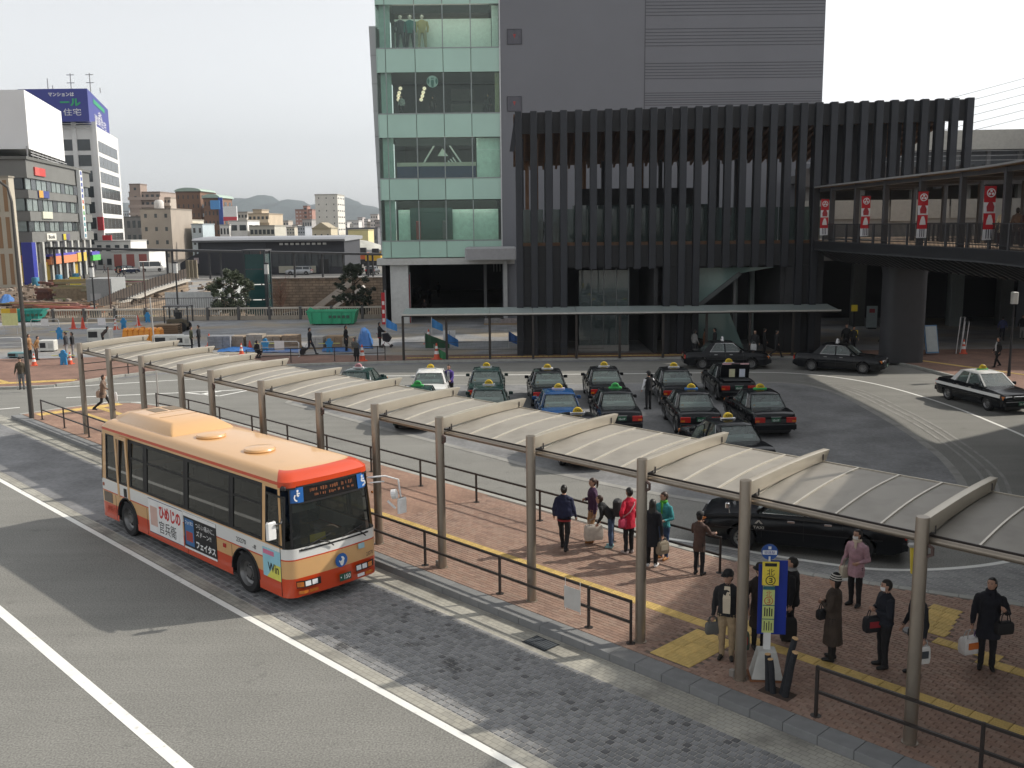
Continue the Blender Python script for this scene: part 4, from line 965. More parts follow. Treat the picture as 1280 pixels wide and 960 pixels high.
    sb = MB(); sb.bevbox(X(1.25), X(1.45), -.62, .62, .9, 1.14, .04); sb.build('rear_seat', M_cover, t)
    for y in (-.36, .36):
        s_ = MB(); s_.bevbox(X(2.12), X(2.26), y - .25, y + .25, .9, 1.12, .04); s_.bevbox(X(2.13), X(2.23), y - .13, y + .13, 1.12, 1.30, .04); s_.build('front_seat', M_cover, t)
    MB().box(X(3.0), X(3.25), -.6, .6, .95, 1.0).build('dashboard', M_int, t)
    st_ = MB(); st_.path([(X(2.78) + .05 * math.sin(a), -.36 + .17 * math.cos(a), 1.04 + .14 * math.sin(a)) for a in [2 * math.pi * q / 14 for q in range(15)]], .012, 5); st_.build('steering_wheel', M_dark, t)
    bm_ = MB(); bm_.bevbox(X(-.05), X(.12), -W / 2 + .06, W / 2 - .06, .34, .54, .03); bm_.build('rear_bumper', P_black, t)
    bm_ = MB(); bm_.bevbox(X(4.60), X(4.76), -W / 2 + .06, W / 2 - .06, .34, .54, .03); bm_.build('front_bumper', P_black, t)
    MB().bevbox(X(4.62), X(4.70), -.36, .36, .60, .75, .01).build('grille', M_chrome, t)
    for q in range(5): MB().box(X(4.699), X(4.704), -.33, .33, .62 + q * .025, .633 + q * .025).build('grille_bar', M_dark, t)
    np = MB().box(X(-.03), X(-.012), -.165, .165, .635, .80).build('number_plate', flat((.01, .10, .05), .4), t)
    MB().box(X(-.04), X(-.01), -.2, .2, .805, .83).build('plate_trim', M_chrome, t)
    lettering(plate, .24, .075, M_bwhitep, face_m((X(-.033), 0, .69), (0, -1, 0), (0, 0, 1)), np, .03)
    fp = MB().box(X(4.762), X(4.775), -.165, .165, .37, .53).build('number_plate', flat((.01, .10, .05), .4), t)
    lettering(plate, .24, .075, M_bwhitep, face_m((X(4.778), 0, .435), (0, 1, 0), (0, 0, 1)), fp, .03)
    for w in wl:
        for y in (-W / 2 + .115, W / 2 - .115): car_wheel(t, w - L / 2, y, .31, hub=hub)
    return t
def roof_sign(car, top, base, txt='TAXI'):
    e = bpy.data.objects.new('roof_sign', None); COL.objects.link(e); e.parent = car; e.location = (-.2, 0, 1.50)
    MB().bevbox(-.06, .06, -.26, .26, 0, .075, .02).build('sign_base', base, e)
    d = MB(); prof = [[(-.055, -.17 * c, .075 + z) for c, z in ()]]
    rg_ = [[(x, .17 * math.cos(math.pi * q / 12) * s, .07 + .17 * math.sin(math.pi * q / 12) * s) for q in range(13)] for x, s in ((-.05, .9), (-.035, 1), (.035, 1), (.05, .9))]
    d.loft(rg_); d.build('sign_dome', top, e, smooth=35)
    lettering(txt, .2, .07, M_black, face_m((-.053, 0, .13), (0, -1, 0), (0, 0, 1)), e, .02); lettering(txt, .2, .07, M_black, face_m((.053, 0, .13), (0, 1, 0), (0, 0, 1)), e, .02)
M_tyel = flat((.72, .50, .03), .4)
proto = sedan('taxi_sedan')
big = sedan('taxi_sedan', L=4.85, W=1.74, H=1.48, fender_mirrors=True, plate='・326', hub=mat('hub_cap', (.30, .30, .29), .3, .9, .05))
def children_all(o):
    for c in o.children:
        yield c; yield from children_all(c)
_first = {}
def place(src, label, x, y, rz, col=None, top=M_tyel, base=None, group=None, cat='taxi', extras=None):
    t = src if src not in _first else copy_tree(src)
    if src in _first:
        for c in list(t.children):
            if c.name.startswith('roof_sign') or c.get('extra'):
                for g in list(children_all(c)): bpy.data.objects.remove(g)
                bpy.data.objects.remove(c)
    _first[src] = 1
    t.location = (x, y, .012); t.rotation_euler = (0, 0, rz); tag(t, label, cat, group)
    if col:
        for c in children_all(t):
            if c.type == 'MESH' and len(c.material_slots) and c.material_slots[0].material == P_black: recolor(c, 0, col)
    if top: roof_sign(t, top, base or M_chrome)
    if extras: extras(t)
    return t
def rank(label, sx, sy, rz=90, **k):
    a = R(rz); return place(proto, label, sx + .2 * math.cos(a), sy + .2 * math.sin(a), a, group='taxis waiting in the rank', **k)
def card(col, y=.3, w=.16, h=.07):
    def f(t):
        o = MB().quad((-1.19, -y - w, 1.06), (-1.19, -y + w, 1.06), (-1.13, -y + w, 1.06 + h * 1.6), (-1.13, -y - w, 1.06 + h * 1.6)).build('window_card', flat(col), t); o['extra'] = 1
    return f
def sticker(t):
    o = MB().quad((-1.23, .46, 1.03), (-1.23, .56, 1.03), (-1.20, .56, 1.10), (-1.20, .46, 1.10)).build('window_sticker', flat((.7, .35, .04)), t); o['extra'] = 1
def both(*fs):
    def f(t):
        for q in fs: q(t)
    return f
wc = card((.8, .8, .8))
B_blue = flat((.05, .2, .5)); B_grn = flat((.05, .42, .10)); B_pur = flat((.55, .52, .68)); B_wht = flat((.7, .7, .7)); B_pink = flat((.6, .3, .32))
rank('black taxi beside the man in a black waistcoat', 7.4, 44.0, 90, extras=sticker)
rank('dark green taxi with a pink roof lamp parked apart near the brick pavement', -7.15, 44.85, 84, col=P_green, top=B_pink, base=B_wht)
rank('white taxi with a yellow roof sign in the back row of the rank', -3.75, 44.34, 91, col=P_white, extras=both(wc))
rank('dark green taxi with a green roof sign right before the white taxi', -3.89, 39.5, 90, col=P_green, top=B_grn, base=B_grn)
rank('dark green taxi with a yellow roof sign standing next to the white taxi', -1.18, 44.66, 90, col=P_green, extras=sticker)
rank('dark green taxi with a yellow roof sign and window card next to the blue taxi', -.96, 39.54, 90, col=P_green, extras=both(wc, sticker))
rank('black taxi with a yellow dome on a grey base behind the blue taxi', 1.62, 43.93, 92, base=B_wht, extras=sticker)
rank('dark blue taxi with a yellow and violet roof sign', 1.85, 38.35, 92, col=P_blue, base=B_pur, extras=both(wc, sticker))
rank('black taxi with a yellow sign, behind the one with the round green lamp', 4.26, 44.5, 90, extras=sticker)
rank('black taxi with a round green roof lamp in the middle of the rank', 4.13, 38.4, 91, top=B_grn, base=B_grn, extras=card((.75, .75, .72), -.3))
rank('black taxi half hidden under the beige canopy before the blue taxi', 2.27, 33.2, 96)
rank('black taxi with a yellow and blue roof sign', 7.1, 38.0, 90, base=B_blue, extras=sticker)
def boot(t):
    e = bpy.data.objects.new('boot_lid', None); COL.objects.link(e); e.parent = t; e['extra'] = 1
    m = MB(); m.add([(-1.36, -.66, 1.02), (-1.36, .66, 1.02), (-1.62, .64, 1.62), (-1.62, -.64, 1.62), (-1.31, -.66, 1.04), (-1.31, .66, 1.04), (-1.57, .64, 1.66), (-1.57, -.64, 1.66)], [(0, 1, 2, 3), (4, 7, 6, 5), (0, 4, 5, 1), (1, 5, 6, 2), (2, 6, 7, 3), (3, 7, 4, 0)])
    m.build('lid_panel', P_black, e)
    MB().beam((-1.6, -.6, 1.68), (-1.6, .6, 1.68), .04, .06).build('lid_trim', flat((.65, .40, .42)), e); MB().beam((-1.63, -.2, 1.68), (-1.63, .2, 1.68), .03, .055).build('plate_light', flat((.02, .02, .02)), e)
    for y, c in ((.16, (.62, .60, .40)), (-.30, (.62, .66, .74))): MB().quad((-1.6, y - .13, 1.08), (-1.6, y + .13, 1.08), (-1.62, y + .13, 1.45), (-1.62, y - .13, 1.45)).build('hanging_paper', flat(c), e)
    MB().box(-2.2, -1.4, -.6, .6, .985, 1.0).build('boot_well', M_int, e)
rank('black taxi with its boot lid raised', 10.17, 45.1, 90, extras=boot)
rank('black taxi with a yellow and green sign, right behind the raised boot', 9.79, 37.83, 92, base=B_grn, extras=both(wc, sticker))
def opendoor(t):
    e = bpy.data.objects.new('open_door', None); COL.objects.link(e); e.parent = t; e['extra'] = 1
    p0 = Vector((-.15, .84, 0)); d = Vector((-.55, .75, 0)).normalized()
    m = MB(); m.beam(p0 + Vector((0, 0, .62)), p0 + d * .95 + Vector((0, 0, .62)), .06, .66); m.build('door_panel', P_black, e)
    f = MB(); f.path([p0 + Vector((0, 0, .95)), p0 + d * .1 + Vector((0, -.1, 1.4)), p0 + d * .6 + Vector((0, -.1, 1.4)), p0 + d * .92 + Vector((0, 0, .97))], .02, 5); f.build('door_frame', P_black, e)
    MB().quad(p0 + Vector((0, 0, .97)), p0 + d * .92 + Vector((0, 0, .97)), p0 + d * .6 + Vector((0, -.1, 1.39)), p0 + d * .1 + Vector((0, -.1, 1.39))).build('door_window', M_cglass, e)
rank('black taxi with its rear door open nearest the canopy posts', 7.22, 31.95, 101, extras=both(wc, opendoor))
place(proto, 'black taxi driving past the pavement shelter, driver window open', 12.0, 54.1, R(-4), base=B_wht, top=B_wht)
place(proto, 'black taxi turning out of the drive beside the big round-cornered pier', 17.9, 52.4, R(-30), top=B_wht, base=B_wht)
def twotone(t):
    for c in list(t.children):
        if c.name.startswith('roof') and c.type == 'MESH' or c.name.startswith('windscreen_pillar') or c.name.startswith('rear_pillar') or c.name.startswith('door_pillar'): recolor(c, 0, P_white)
    for s in (-1, 1):
        o = MB().box(-2.25, 2.1, min(s * .82, s * .858), max(s * .82, s * .858), .66, .79).build('white_side_band', P_white, t); o['extra'] = 1
place(proto, 'black and white two-tone taxi with a white roof and side band', 20.75, 42.1, R(-79), base=B_grn, extras=twotone)
place(big, 'long black sedan taxi stopped beside the platform, chrome mirrors on its wings', 7.2, 23.45, R(160), top=None)
lettering('TAXI', .26, .07, flat((.4, .38, .34)), face_m((.95, .885, .62), (-1, 0, 0), (0, 0, 1)), big, .02); lettering('^', .2, .09, flat((.4, .38, .34)), face_m((.95, .885, .76), (-1, 0, 0), (0, 0, 1)), big, .02)
# ================================================================ SLATTED STATION HALL
M_slat = mat('slat_dark', (.020, .022, .028), .55, .1, .12, .9, .1, 20); ivar(M_slat, .18)
M_pan = mat('panel_charcoal', (.027, .027, .029), .7, 0, .15, .7); ivar(M_pan, .12)
M_wood = mat('soffit_wood', (.15, .075, .035), .6, 0, .2, 2.5); M_blk = flat((.012, .012, .014), .6)
M_tglass = glassmat('terrace_glass', (.36, .44, .42), .8, .02, .05); M_dglass = glassmat('shop_glass', (.25, .32, .32), .7, .02, .10)
M_greywall = mat('grey_metal_cladding', (.185, .19, .21), .55, .1, .05, .15)
hall = thing('station_hall', 'dark slatted two-storey station hall with wooden soffit', 'building', (13.9, 59.5, .118), 0)
HX, HY, HZ = 13.9, 59.5, .118
def HB(x0, x1, y0, y1, z0, z1): return MB().box(x0 - HX, x1 - HX, y0 - HY, y1 - HY, z0 - HZ, z1 - HZ)
NS = 31; X0s, X1s = .55, 27.25
def ztop(x): return 14.65 + .52 * (x - X0s) / (X1s - X0s)
for i in range(NS):
    x = X0s + (X1s - X0s) * i / (NS - 1); zt = ztop(x)
    if x > 19.0: zb = 10.25
    elif 3.4 < x < 8.9 or 11.3 < x < 16.6: zb = 5.35
    else: zb = .118
    m = MB(); m.bevbox(-.205, .205, -.34, .14, 0, zt - zb, .02); m.build('slat', M_slat, hall, loc=(x - HX, 0, zb - HZ))
    if i < NS - 1:
        xm = x + (X1s - X0s) / (NS - 1) / 2; w = (X1s - X0s) / (NS - 1) / 2 - .2
        HB(xm - w, xm + w, 59.5, 59.6, zt - 1.28, zt - .05).build('fascia_panel', M_pan, hall)
        if x < 18.6: HB(xm - w, xm + w, 59.5, 59.6, 5.45, 6.75).build('floor_band_panel', M_pan, hall)
        if x < 3.0 or 8.7 < x < 11.2 or 16.4 < x < 18.6: HB(xm - w, xm + w, 59.55, 59.65, .12, 5.44).build('wall_panel', M_pan, hall)
        # rafters of the sloping wooden soffit
        for q in (0, .45):
            m = MB(); m.beam((x + q - HX, .15, zt - .42 - HZ), (x + q - HX, 9.6, zt - 2.75 - HZ), .13, .24); m.build('rafter', M_wood, hall)
        if x < 18.9: HB(x + .1, x + .3, 60.6, 61.0, 6.86, 13.2).build('inner_post', M_wood if i % 2 else M_slat, hall)
        if x > 18.9: # second slat layer over the walkway
            m = MB(); m.bevbox(-.2, .2, -.12, .12, 0, zt - 10.1, .02); m.build('slat', M_slat, hall, loc=(xm - HX, 2.6, 10.0 - HZ))
r = MB(); r.add([(.25 - HX, .12, ztop(.5) - .12 - HZ), (27.3 - HX, .12, ztop(27) - .12 - HZ), (27.3 - HX, 10, ztop(27) - 2.4 - HZ), (.25 - HX, 10, ztop(.5) - 2.4 - HZ)] + [(.25 - HX, .12, ztop(.5) - .3 - HZ), (27.3 - HX, .12, ztop(27) - .3 - HZ), (27.3 - HX, 10, ztop(27) - 2.6 - HZ), (.25 - HX, 10, ztop(.5) - 2.6 - HZ)], [(0, 1, 2, 3), (7, 6, 5, 4), (0, 4, 5, 1), (1, 5, 6, 2), (2, 6, 7, 3), (3, 7, 4, 0)])
r.build('roof', M_wood, hall)
g = MB(); g.add([(.36 - HX, -.25, 14.62 - HZ), (.36 - HX, -.02, 14.62 - HZ), (.0 - HX, -.02, 12.35 - HZ), (.0 - HX, -.25, 12.35 - HZ), (.5 - HX, -.25, 14.62 - HZ), (.5 - HX, -.02, 14.62 - HZ), (.3 - HX, -.02, 12.35 - HZ), (.3 - HX, -.25, 12.35 - HZ)], [(0, 1, 2, 3), (4, 7, 6, 5), (0, 4, 5, 1), (1, 5, 6, 2), (2, 6, 7, 3), (3, 7, 4, 0)]); g.build('eave_end', M_slat, hall)
HB(.4, 27.2, 59.7, 69.5, 6.2, 6.85).build('terrace_floor', flat((.10, .095, .09)), hall)
HB(.4, 18.9, 59.62, 59.72, 6.76, 6.95).build('edge_beam', M_wood, hall)
for k in range(14):
    x = .75 + k * 1.3; HB(x + .03, x + 1.27, 60.1, 60.13, 6.86, 8.95).build('balustrade_pane', M_tglass, hall)
    HB(x + .3, x + .55, 67.6, 67.9, 6.86, 12.3).build('rear_post', M_slat if k % 3 else M_wood, hall)
HB(4.2, 13.4, 66.6, 66.8, 6.86, 9.3).build('rear_glazing', M_dglass, hall)
HB(4.6, 12.9, 66.9, 67.2, 9.2, 10.4).build('lintel', M_blk, hall)
HB(.4, 18.9, 66.5, 66.9, .12, 6.19).build('back_wall', flat((.025, .025, .027)), hall)
HB(.4, .7, 59.7, 66.5, .12, 6.19).build('end_wall', M_pan, hall); HB(3.2, 3.45, 59.7, 66.4, .12, 6.19).build('partition', M_pan, hall); HB(8.75, 9.0, 59.7, 66.4, .12, 6.19).build('partition', M_pan, hall); HB(16.5, 16.8, 59.7, 66.4, .12, 6.19).build('partition', M_pan, hall)
for k in range(4):
    x = 4.25 + k * .78
    f = HB(x, x + .76, 60.9, 60.96, .5, 5.2).build('shop_window', M_dglass, hall)
    HB(x + .74, x + .80, 60.86, 61.0, .3, 5.3).build('mullion', flat((.15, .16, .16), .4, .5), f)
HB(4.2, 7.4, 60.8, 61.2, .12, .5).build('shop_plinth', flat((.30, .29, .27)), hall)
st_m = glassmat('stair_glass', (.30, .44, .41), .35, .05, .06)
m = MB(); m.add([(11.4 - HX, 1.0, 5.3 - HZ), (11.4 - HX, 1.0, 2.9 - HZ), (14.0 - HX, 1.0, 4.9 - HZ), (16.4 - HX, 1.0, 5.3 - HZ)], [(0, 1, 2, 3)]); m.build('stair_panel', st_m, hall)
m = MB(); m.beam((11.4 - HX, .95, 2.75 - HZ), (14.2 - HX, .95, 4.95 - HZ), .12, .25); m.build('stair_stringer', flat((.10, .11, .11)), hall)
m = MB(); m.add([(11.4 - HX, 1.2, 2.6 - HZ), (11.4 - HX, 1.2, 1.0 - HZ), (14.6 - HX, 1.2, .2 - HZ), (13.6 - HX, 1.2, 2.6 - HZ)], [(0, 1, 2, 3)]); m.build('stair_panel', st_m, hall)
for i in range(14): HB(11.6 + i * .24, 11.9 + i * .24, 61.2, 63.0, 2.2 - i * .16, 2.35 - i * .16).build('step', flat((.12, .12, .12)), hall)
HB(13.9, 14.05, 60.8, 60.95, .12, 5.3).build('mullion', flat((.13, .13, .13)), hall)
for x in (14.6, 15.7): HB(x, x + .3, 64, 64.3, .12, 5.3).build('column', flat((.22, .25, .24)), hall)

# ================================================================ PAVEMENT SHELTER BEFORE THE HALL
sh = thing('pavement_shelter', 'long flat glass-roofed shelter on slim brown posts before the dark hall', 'shelter', (6.5, 57.6, .12), 0)
M_spost = mat('brown_post', (.045, .038, .034), .5, .3, .1, 3)
for i in range(10):
    x = -6.45 + i * 2.58; MB().bevbox(-.07, .07, -.07, .07, 0, 2.62, .012).build('post', M_spost, sh, loc=(x - 6.5, 0, 0))
    b = MB(); b.beam((x - 6.5, -.1, 2.66), (x - 6.5, 1.75, 2.80), .09, .12); b.build('rafter', M_spost, sh)
    if i < 10: MB().add([(x - 6.5 + .01, -.35, 2.77), (x - 6.5 + 2.57, -.35, 2.77), (x - 6.5 + 2.57, 1.9, 2.95), (x - 6.5 + .01, 1.9, 2.95), (x - 6.5 + .01, -.35, 2.745), (x - 6.5 + 2.57, -.35, 2.745), (x - 6.5 + 2.57, 1.9, 2.925), (x - 6.5 + .01, 1.9, 2.925)], [(0, 1, 2, 3), (7, 6, 5, 4), (0, 4, 5, 1), (1, 5, 6, 2), (2, 6, 7, 3), (3, 7, 4, 0)]).build('roof_pane', mat('frosted_roof_glass_%d' % i, (.29, .335, .325), .35, 0, .06, .5), sh)
MB().box(-13.0, 12.95, -.40, -.36, 2.70, 2.79).build('front_edge', flat((.55, .54, .50), .4, .5), sh); MB().box(-13.0, 12.95, -.05, .05, 2.60, 2.68).build('purlin', M_spost, sh)
for z in (1.05, .6): MB().tube((-13, .0, z), (-1.0, .0, z), .012, n=5).build('wire', M_spost, sh)

# ================================================================ GLASS TOWER
TY = 80.0
tz = lambda y, x=550: at(x, y, TY).z
tx = lambda x: at(x, 160, TY).x
tower = thing('glass_tower', 'tall grey clad building with a pale green glass corner of shops', 'building', (7.0, TY, .118), 0)
TX0 = 7.0
def TB(x0, x1, y0, y1, z0, z1): return MB().box(x0 - TX0, x1 - TX0, y0 - TY, y1 - TY, z0 - .118, z1 - .118)
xl, xr_, xw = tx(474), tx(626), tx(1026)
TOPZ = 38
ZB = [tz(322), tz(301), tz(250), tz(223), tz(172), tz(142), tz(90.5), tz(60), tz(5.5), tz(-24), tz(-78), TOPZ]     # soffit, then sill/head pairs
cols = [xl, tx(484.5), tx(521), tx(555.5), tx(590), xr_]
M_spd = mat('spandrel_glass', (.42, .64, .54), .10, 0, .05, .3, coat=.6); ivar(M_spd, .05)
M_wgl = glassmat('tower_glass', (.88, .98, .93), .985, .02, .035)
M_alu = flat((.30, .34, .33), .4, .6); M_iwall = flat((.78, .82, .78), .8); M_ifl = flat((.22, .22, .2), .8)
for b in range(len(ZB) - 1):
    z0, z1 = ZB[b], ZB[b + 1]; spand = b % 2 == 0
    for c in range(5):
        x0, x1 = cols[c], cols[c + 1]
        if spand: TB(x0 + .025, x1 - .025, TY, TY + .06, z0 + .03, z1 - .03).build('spandrel_pane', M_spd, tower)
        else:
            zz = z0 + (z1 - z0) * .70
            for za, zb in ((z0, zz), (zz, z1)): TB(x0 + .02, x1 - .02, TY + .02, TY + .05, za + .015, zb - .015).build('window_pane', M_wgl, tower)
        if not spand: TB(x1 - .04, x1 + .04, TY - .03, TY + .12, z0, z1).build('mullion', M_alu, tower)
    if spand: TB(xl, xr_, TY - .02, TY + .4, z1 - .03, z1 + .06).build('sill', M_alu, tower); TB(xl + .3, xr_ - .05, TY + .1, TY + 9.5, z0 + .1, z1 - .1).build('floor_slab', M_ifl, tower)
    TB(xl - .05, xl + .02, TY - .02, TY + 9, z0, z1).build('side_glazing', M_spd if spand else M_wgl, tower)
TB(xl + .1, xr_, TY + 9.3, TY + 9.6, ZB[0], TOPZ).build('core_wall', flat((.16, .17, .165)), tower)
TB(xl + .18, cols[1] + .35, TY + .5, TY + .7, ZB[0], TOPZ).build('corner_column', mat('corner_column', (.36, .46, .44), .6), tower)
TB(xr_, xw, TY - .05, TY + 14, 0.118, TOPZ).build('cladding', M_greywall, tower)
TB(xr_ - .06, xr_ + .04, TY - .1, TY, ZB[0], TOPZ).build('corner_trim', flat((.55, .57, .57), .4, .3), tower)
gl = MB()
for ya, yb in ((-2, 19), (36, 57), (79, 98), (116, 131)):
    for k in range(6):
        z = at(900, ya + (yb - ya) * k / 5, TY).z; gl.box(tx(805) - TX0, xw - TX0 - .05, -.062, -.052, z - .118, z + .05 - .118)
tag(gl.build('groove_line', flat((.075, .077, .088), .6), tower), kind='stuff')
TB(tx(805) - .03, tx(805) + .03, TY - .065, TY - .052, .2, TOPZ).build('panel_joint', flat((.085, .087, .098), .6), tower)
for y in (46, 130):
    p = at(643, y, TY); h = TB(p.x - .58, p.x + .58, TY - .09, TY - .05, p.z - .58, p.z + .58).build('hatch', mat('hatch_panel_%d' % y, (.10, .10, .12), .5), tower)
    e = MB()
    for a, b_, c_, d in ((-.58, .58, -.58, -.54), (-.58, .58, .54, .58), (-.58, -.54, -.54, .54), (.54, .58, -.54, .54)): e.box(p.x - TX0 + a, p.x - TX0 + b_, -.11, -.091, p.z - .118 + c_, p.z - .118 + d)
    e.build('hatch_frame', flat((.05, .05, .06)), h)
    MB().add([(p.x - TX0 - .12, -.093, p.z + .07), (p.x - TX0 + .12, -.093, p.z + .07), (p.x - TX0, -.093, p.z - .16 - .1)], [(0, 1, 2)]).build('red_triangle', flat((.35, .06, .06)), h)
# tapering side fin at the left corner
f0, f1 = at(461, 33, TY + .4), at(477, 318, TY + .4)
fn = MB(); fn.add([(f1.x - TX0, .3, f1.z - .118), (xl - .05 - TX0, .3, f1.z - .118), (xl - .05 - TX0, .3, f0.z - .118), (f0.x - TX0, .3, f0.z - .118), (f1.x - TX0, 9, f1.z - .118), (xl - .05 - TX0, 9, f1.z - .118), (xl - .05 - TX0, 9, f0.z - .118), (f0.x - TX0, 9, f0.z - .118)], [(0, 1, 2, 3), (7, 6, 5, 4), (0, 4, 5, 1), (1, 5, 6, 2), (2, 6, 7, 3), (3, 7, 4, 0)])
fin = fn.build('side_fin', mat('fin_panel', (.42, .43, .44), .5, .1, .05, .3), tower)
for y in (68, 104, 138, 170, 203, 234, 262, 290):
    z = tz(y, 468); k = (f0.z - z) / (f0.z - f1.z); xa = f0.x + (f1.x - f0.x) * k
    MB().box(xa - TX0 - .01, xl - .04 - TX0, .285, .299, z - .15, z - .11).build('panel_joint', flat((.25, .25, .26)), fin)
# ground floor: soffit beam, pillar, passage
TB(xl - .5, xr_ + 1.0, TY - .35, TY + 10, ZB[0] - .55, ZB[0] - .04).build('soffit', flat((.55, .55, .52), .6), tower)
p0, p1 = tx(482), tx(505); TB(p0, p1, TY + .1, TY + 1.2, .118, ZB[0] - .55).build('corner_pillar', flat((.60, .61, .59), .7), tower)
TB(tx(627), tx(632), TY - .6, TY - .3, .118, ZB[0]).build('slim_column', flat((.45, .46, .46), .4, .2), tower)
pc = at(582, 308, TY - 3); MB().bevbox(at(581, 308, TY - 3).x - TX0, at(645, 308, TY - 3).x - TX0, -3.2, -.4, at(600, 325, TY - 3).z - .1, at(600, 309, TY - 3).z - .118, .12).build('entrance_canopy', flat((.36, .36, .37), .5), tower)
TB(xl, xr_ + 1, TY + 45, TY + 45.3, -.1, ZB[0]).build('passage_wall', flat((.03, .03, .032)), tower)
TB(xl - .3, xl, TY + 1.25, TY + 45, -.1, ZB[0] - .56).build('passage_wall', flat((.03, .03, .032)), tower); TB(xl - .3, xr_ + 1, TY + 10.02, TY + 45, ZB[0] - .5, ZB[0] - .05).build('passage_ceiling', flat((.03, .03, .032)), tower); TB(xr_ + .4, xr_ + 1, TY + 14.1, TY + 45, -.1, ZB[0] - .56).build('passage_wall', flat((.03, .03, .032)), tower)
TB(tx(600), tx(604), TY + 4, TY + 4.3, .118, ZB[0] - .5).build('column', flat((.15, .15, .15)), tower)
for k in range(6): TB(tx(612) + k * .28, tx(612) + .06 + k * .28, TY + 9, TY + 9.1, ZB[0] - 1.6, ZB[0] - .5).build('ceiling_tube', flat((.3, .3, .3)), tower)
# shop interiors behind the panes
TB(cols[1] + .6, tx(615), TY + 1.5, TY + 1.6, ZB[7] + .1, ZB[7] + (ZB[8] - ZB[7]) * .76).build('display_wall', M_iwall, tower)
TB(tx(616), xr_ - .1, TY + .6, TY + 2.2, ZB[7], ZB[8]).build('display_wall', M_iwall, tower)
TB(cols[1] + .5, tx(612), TY + 3.0, TY + 3.2, ZB[7] + (ZB[8] - ZB[7]) * .78, ZB[8]).build('shop_bulkhead', flat((.20, .17, .15)), tower)
TB(cols[1] + .6, tx(620), TY + 6.0, TY + 6.2, ZB[5], ZB[6]).build('cafe_wall', flat((.035, .03, .028)), tower)
TB(tx(619), xr_ - .1, TY + .4, TY + 3, ZB[5], ZB[6]).build('cafe_wall', flat((.30, .28, .17)), tower)
TB(tx(560), tx(602), TY + 4.5, TY + 5, ZB[5] + .1, ZB[5] + 1.3).build('counter', flat((.10, .09, .08)), tower)
TB(tx(560), tx(590), TY + 5.2, TY + 5.3, ZB[5] + 1.6, ZB[5] + 2.6).build('menu_board', flat((.10, .085, .075)), tower)
M_bulb = emat('pendant_glow', (1.0, .8, .6), .5)
for px, py in ((500.5, 110.5), (499, 116), (498, 120), (530.5, 110.5), (529, 115.5), (528, 120), (526.5, 124.5), (498, 124.5)):
    q = at(px, py, TY + 2.5); MB().lathe([(.0, -.16), (.12, -.1), (.16, 0), (.12, .1), (0, .16)], 10).build('pendant_lamp', M_bulb, tower, loc=(q.x - TX0, 2.5, q.z - .118), smooth=True)
q = at(540.5, 102, TY - .04); Mx = face_m((q.x - TX0, -.05, q.z - .118), (1, 0, 0), (0, 0, 1))
em = MB(); em.add([(.46 * math.cos(2 * math.pi * k / 28), .46 * math.sin(2 * math.pi * k / 28), 0) for k in range(28)], [tuple(range(28))], 0, Mx)
emo = em.build('round_shop_emblem', flat((.30, .48, .40), .5), tower)
for pts in ([(-.10, .14), (.10, .14), (.13, -.05), (.08, -.42), (-.08, -.42), (-.13, -.05)], [(-.12, .20), (-.06, .34), (0, .24), (.06, .34), (.12, .20)], [(-.42, .10), (-.30, .30), (-.22, .05), (-.30, -.22), (-.40, -.12)], [(.42, .10), (.30, .30), (.22, .05), (.30, -.22), (.40, -.12)]):
    MB().add([(x, y, .01) for x, y in pts], [tuple(range(len(pts)))], 0, Mx).build('emblem_mark', flat((.09, .20, .16), .5), emo)
zf, zc = ZB[3], ZB[4]
TB(cols[1] + .6, tx(594), TY + 7, TY + 7.2, zf, zc).build('shop_wall', flat((.13, .12, .11)), tower)
TB(cols[1] + .6, tx(594), TY + .6, TY + .7, zf + .05, zf + 1.0).build('navy_band', flat((.02, .03, .10)), tower); TB(cols[1] + .6, tx(594), TY + .55, TY + .7, zf + 1.0, zf + 1.3).build('ledge', flat((.45, .42, .36)), tower)
TB(tx(595), xr_ - .1, TY + .5, TY + .7, zf, zc).build('display_wall', mat('mint_wall', (.66, .78, .72), .8), tower)
for a, b_ in (((548, 173), (528, 207)), ((556, 173), (579, 207))):
    m = MB(); A, B_ = at(*a, TY + 1.5), at(*b_, TY + 1.5); m.beam((A.x - TX0, 1.5, A.z - .118), (B_.x - TX0, 1.5, B_.z - .118), .12, .3, up=(0, 1, 0)); m.build('white_strut', flat((.55, .57, .55)), tower)
for k in range(3):
    A, B_ = at(566 - k * 3, 197 + k * 2, TY + 1.5), at(573 - k * 3.4, 207, TY + 1.5); m = MB(); m.beam((A.x - TX0, 1.45, A.z - .118), (B_.x - TX0, 1.45, B_.z - .118), .1, .12, up=(0, 1, 0)); m.build('white_strut', flat((.55, .57, .55)), tower)
A, B_, C_ = at(553, 185, TY + 1.4), at(547, 195, TY + 1.4), at(560, 195, TY + 1.4)
m = MB(); m.loft([[(p.x - TX0, y, p.z - .118) for p in (A, B_, C_)] for y in (1.4, 1.5)]); m.build('triangle_sign', flat((.50, .56, .50)), tower)
zf, zc = ZB[1], ZB[2]
TB(cols[1] + .6, xr_ - .3, TY + .5, TY + .6, zf, zc - .75).build('display_wall', mat('mint_wall_b', (.62, .75, .69), .8), tower); TB(cols[1] + .6, tx(620), TY + 4.0, TY + 4.2, zc - .75, zc).build('shop_bulkhead', flat((.06, .045, .04)), tower)
TB(tx(509), tx(563), TY + .35, TY + .41, zf + .1, zf + 3.15).build('dark_window', flat((.05, .085, .08), .3), tower)
for px in (523, 556): q = at(px, 287, TY + .3); MB().bevbox(q.x - TX0 - .18, q.x - TX0 + .18, .3, .4, zf, zf + 1.5, .05).build('hanging_garment', flat((.35, .08, .08) if px < 540 else (.16, .14, .15)), tower)
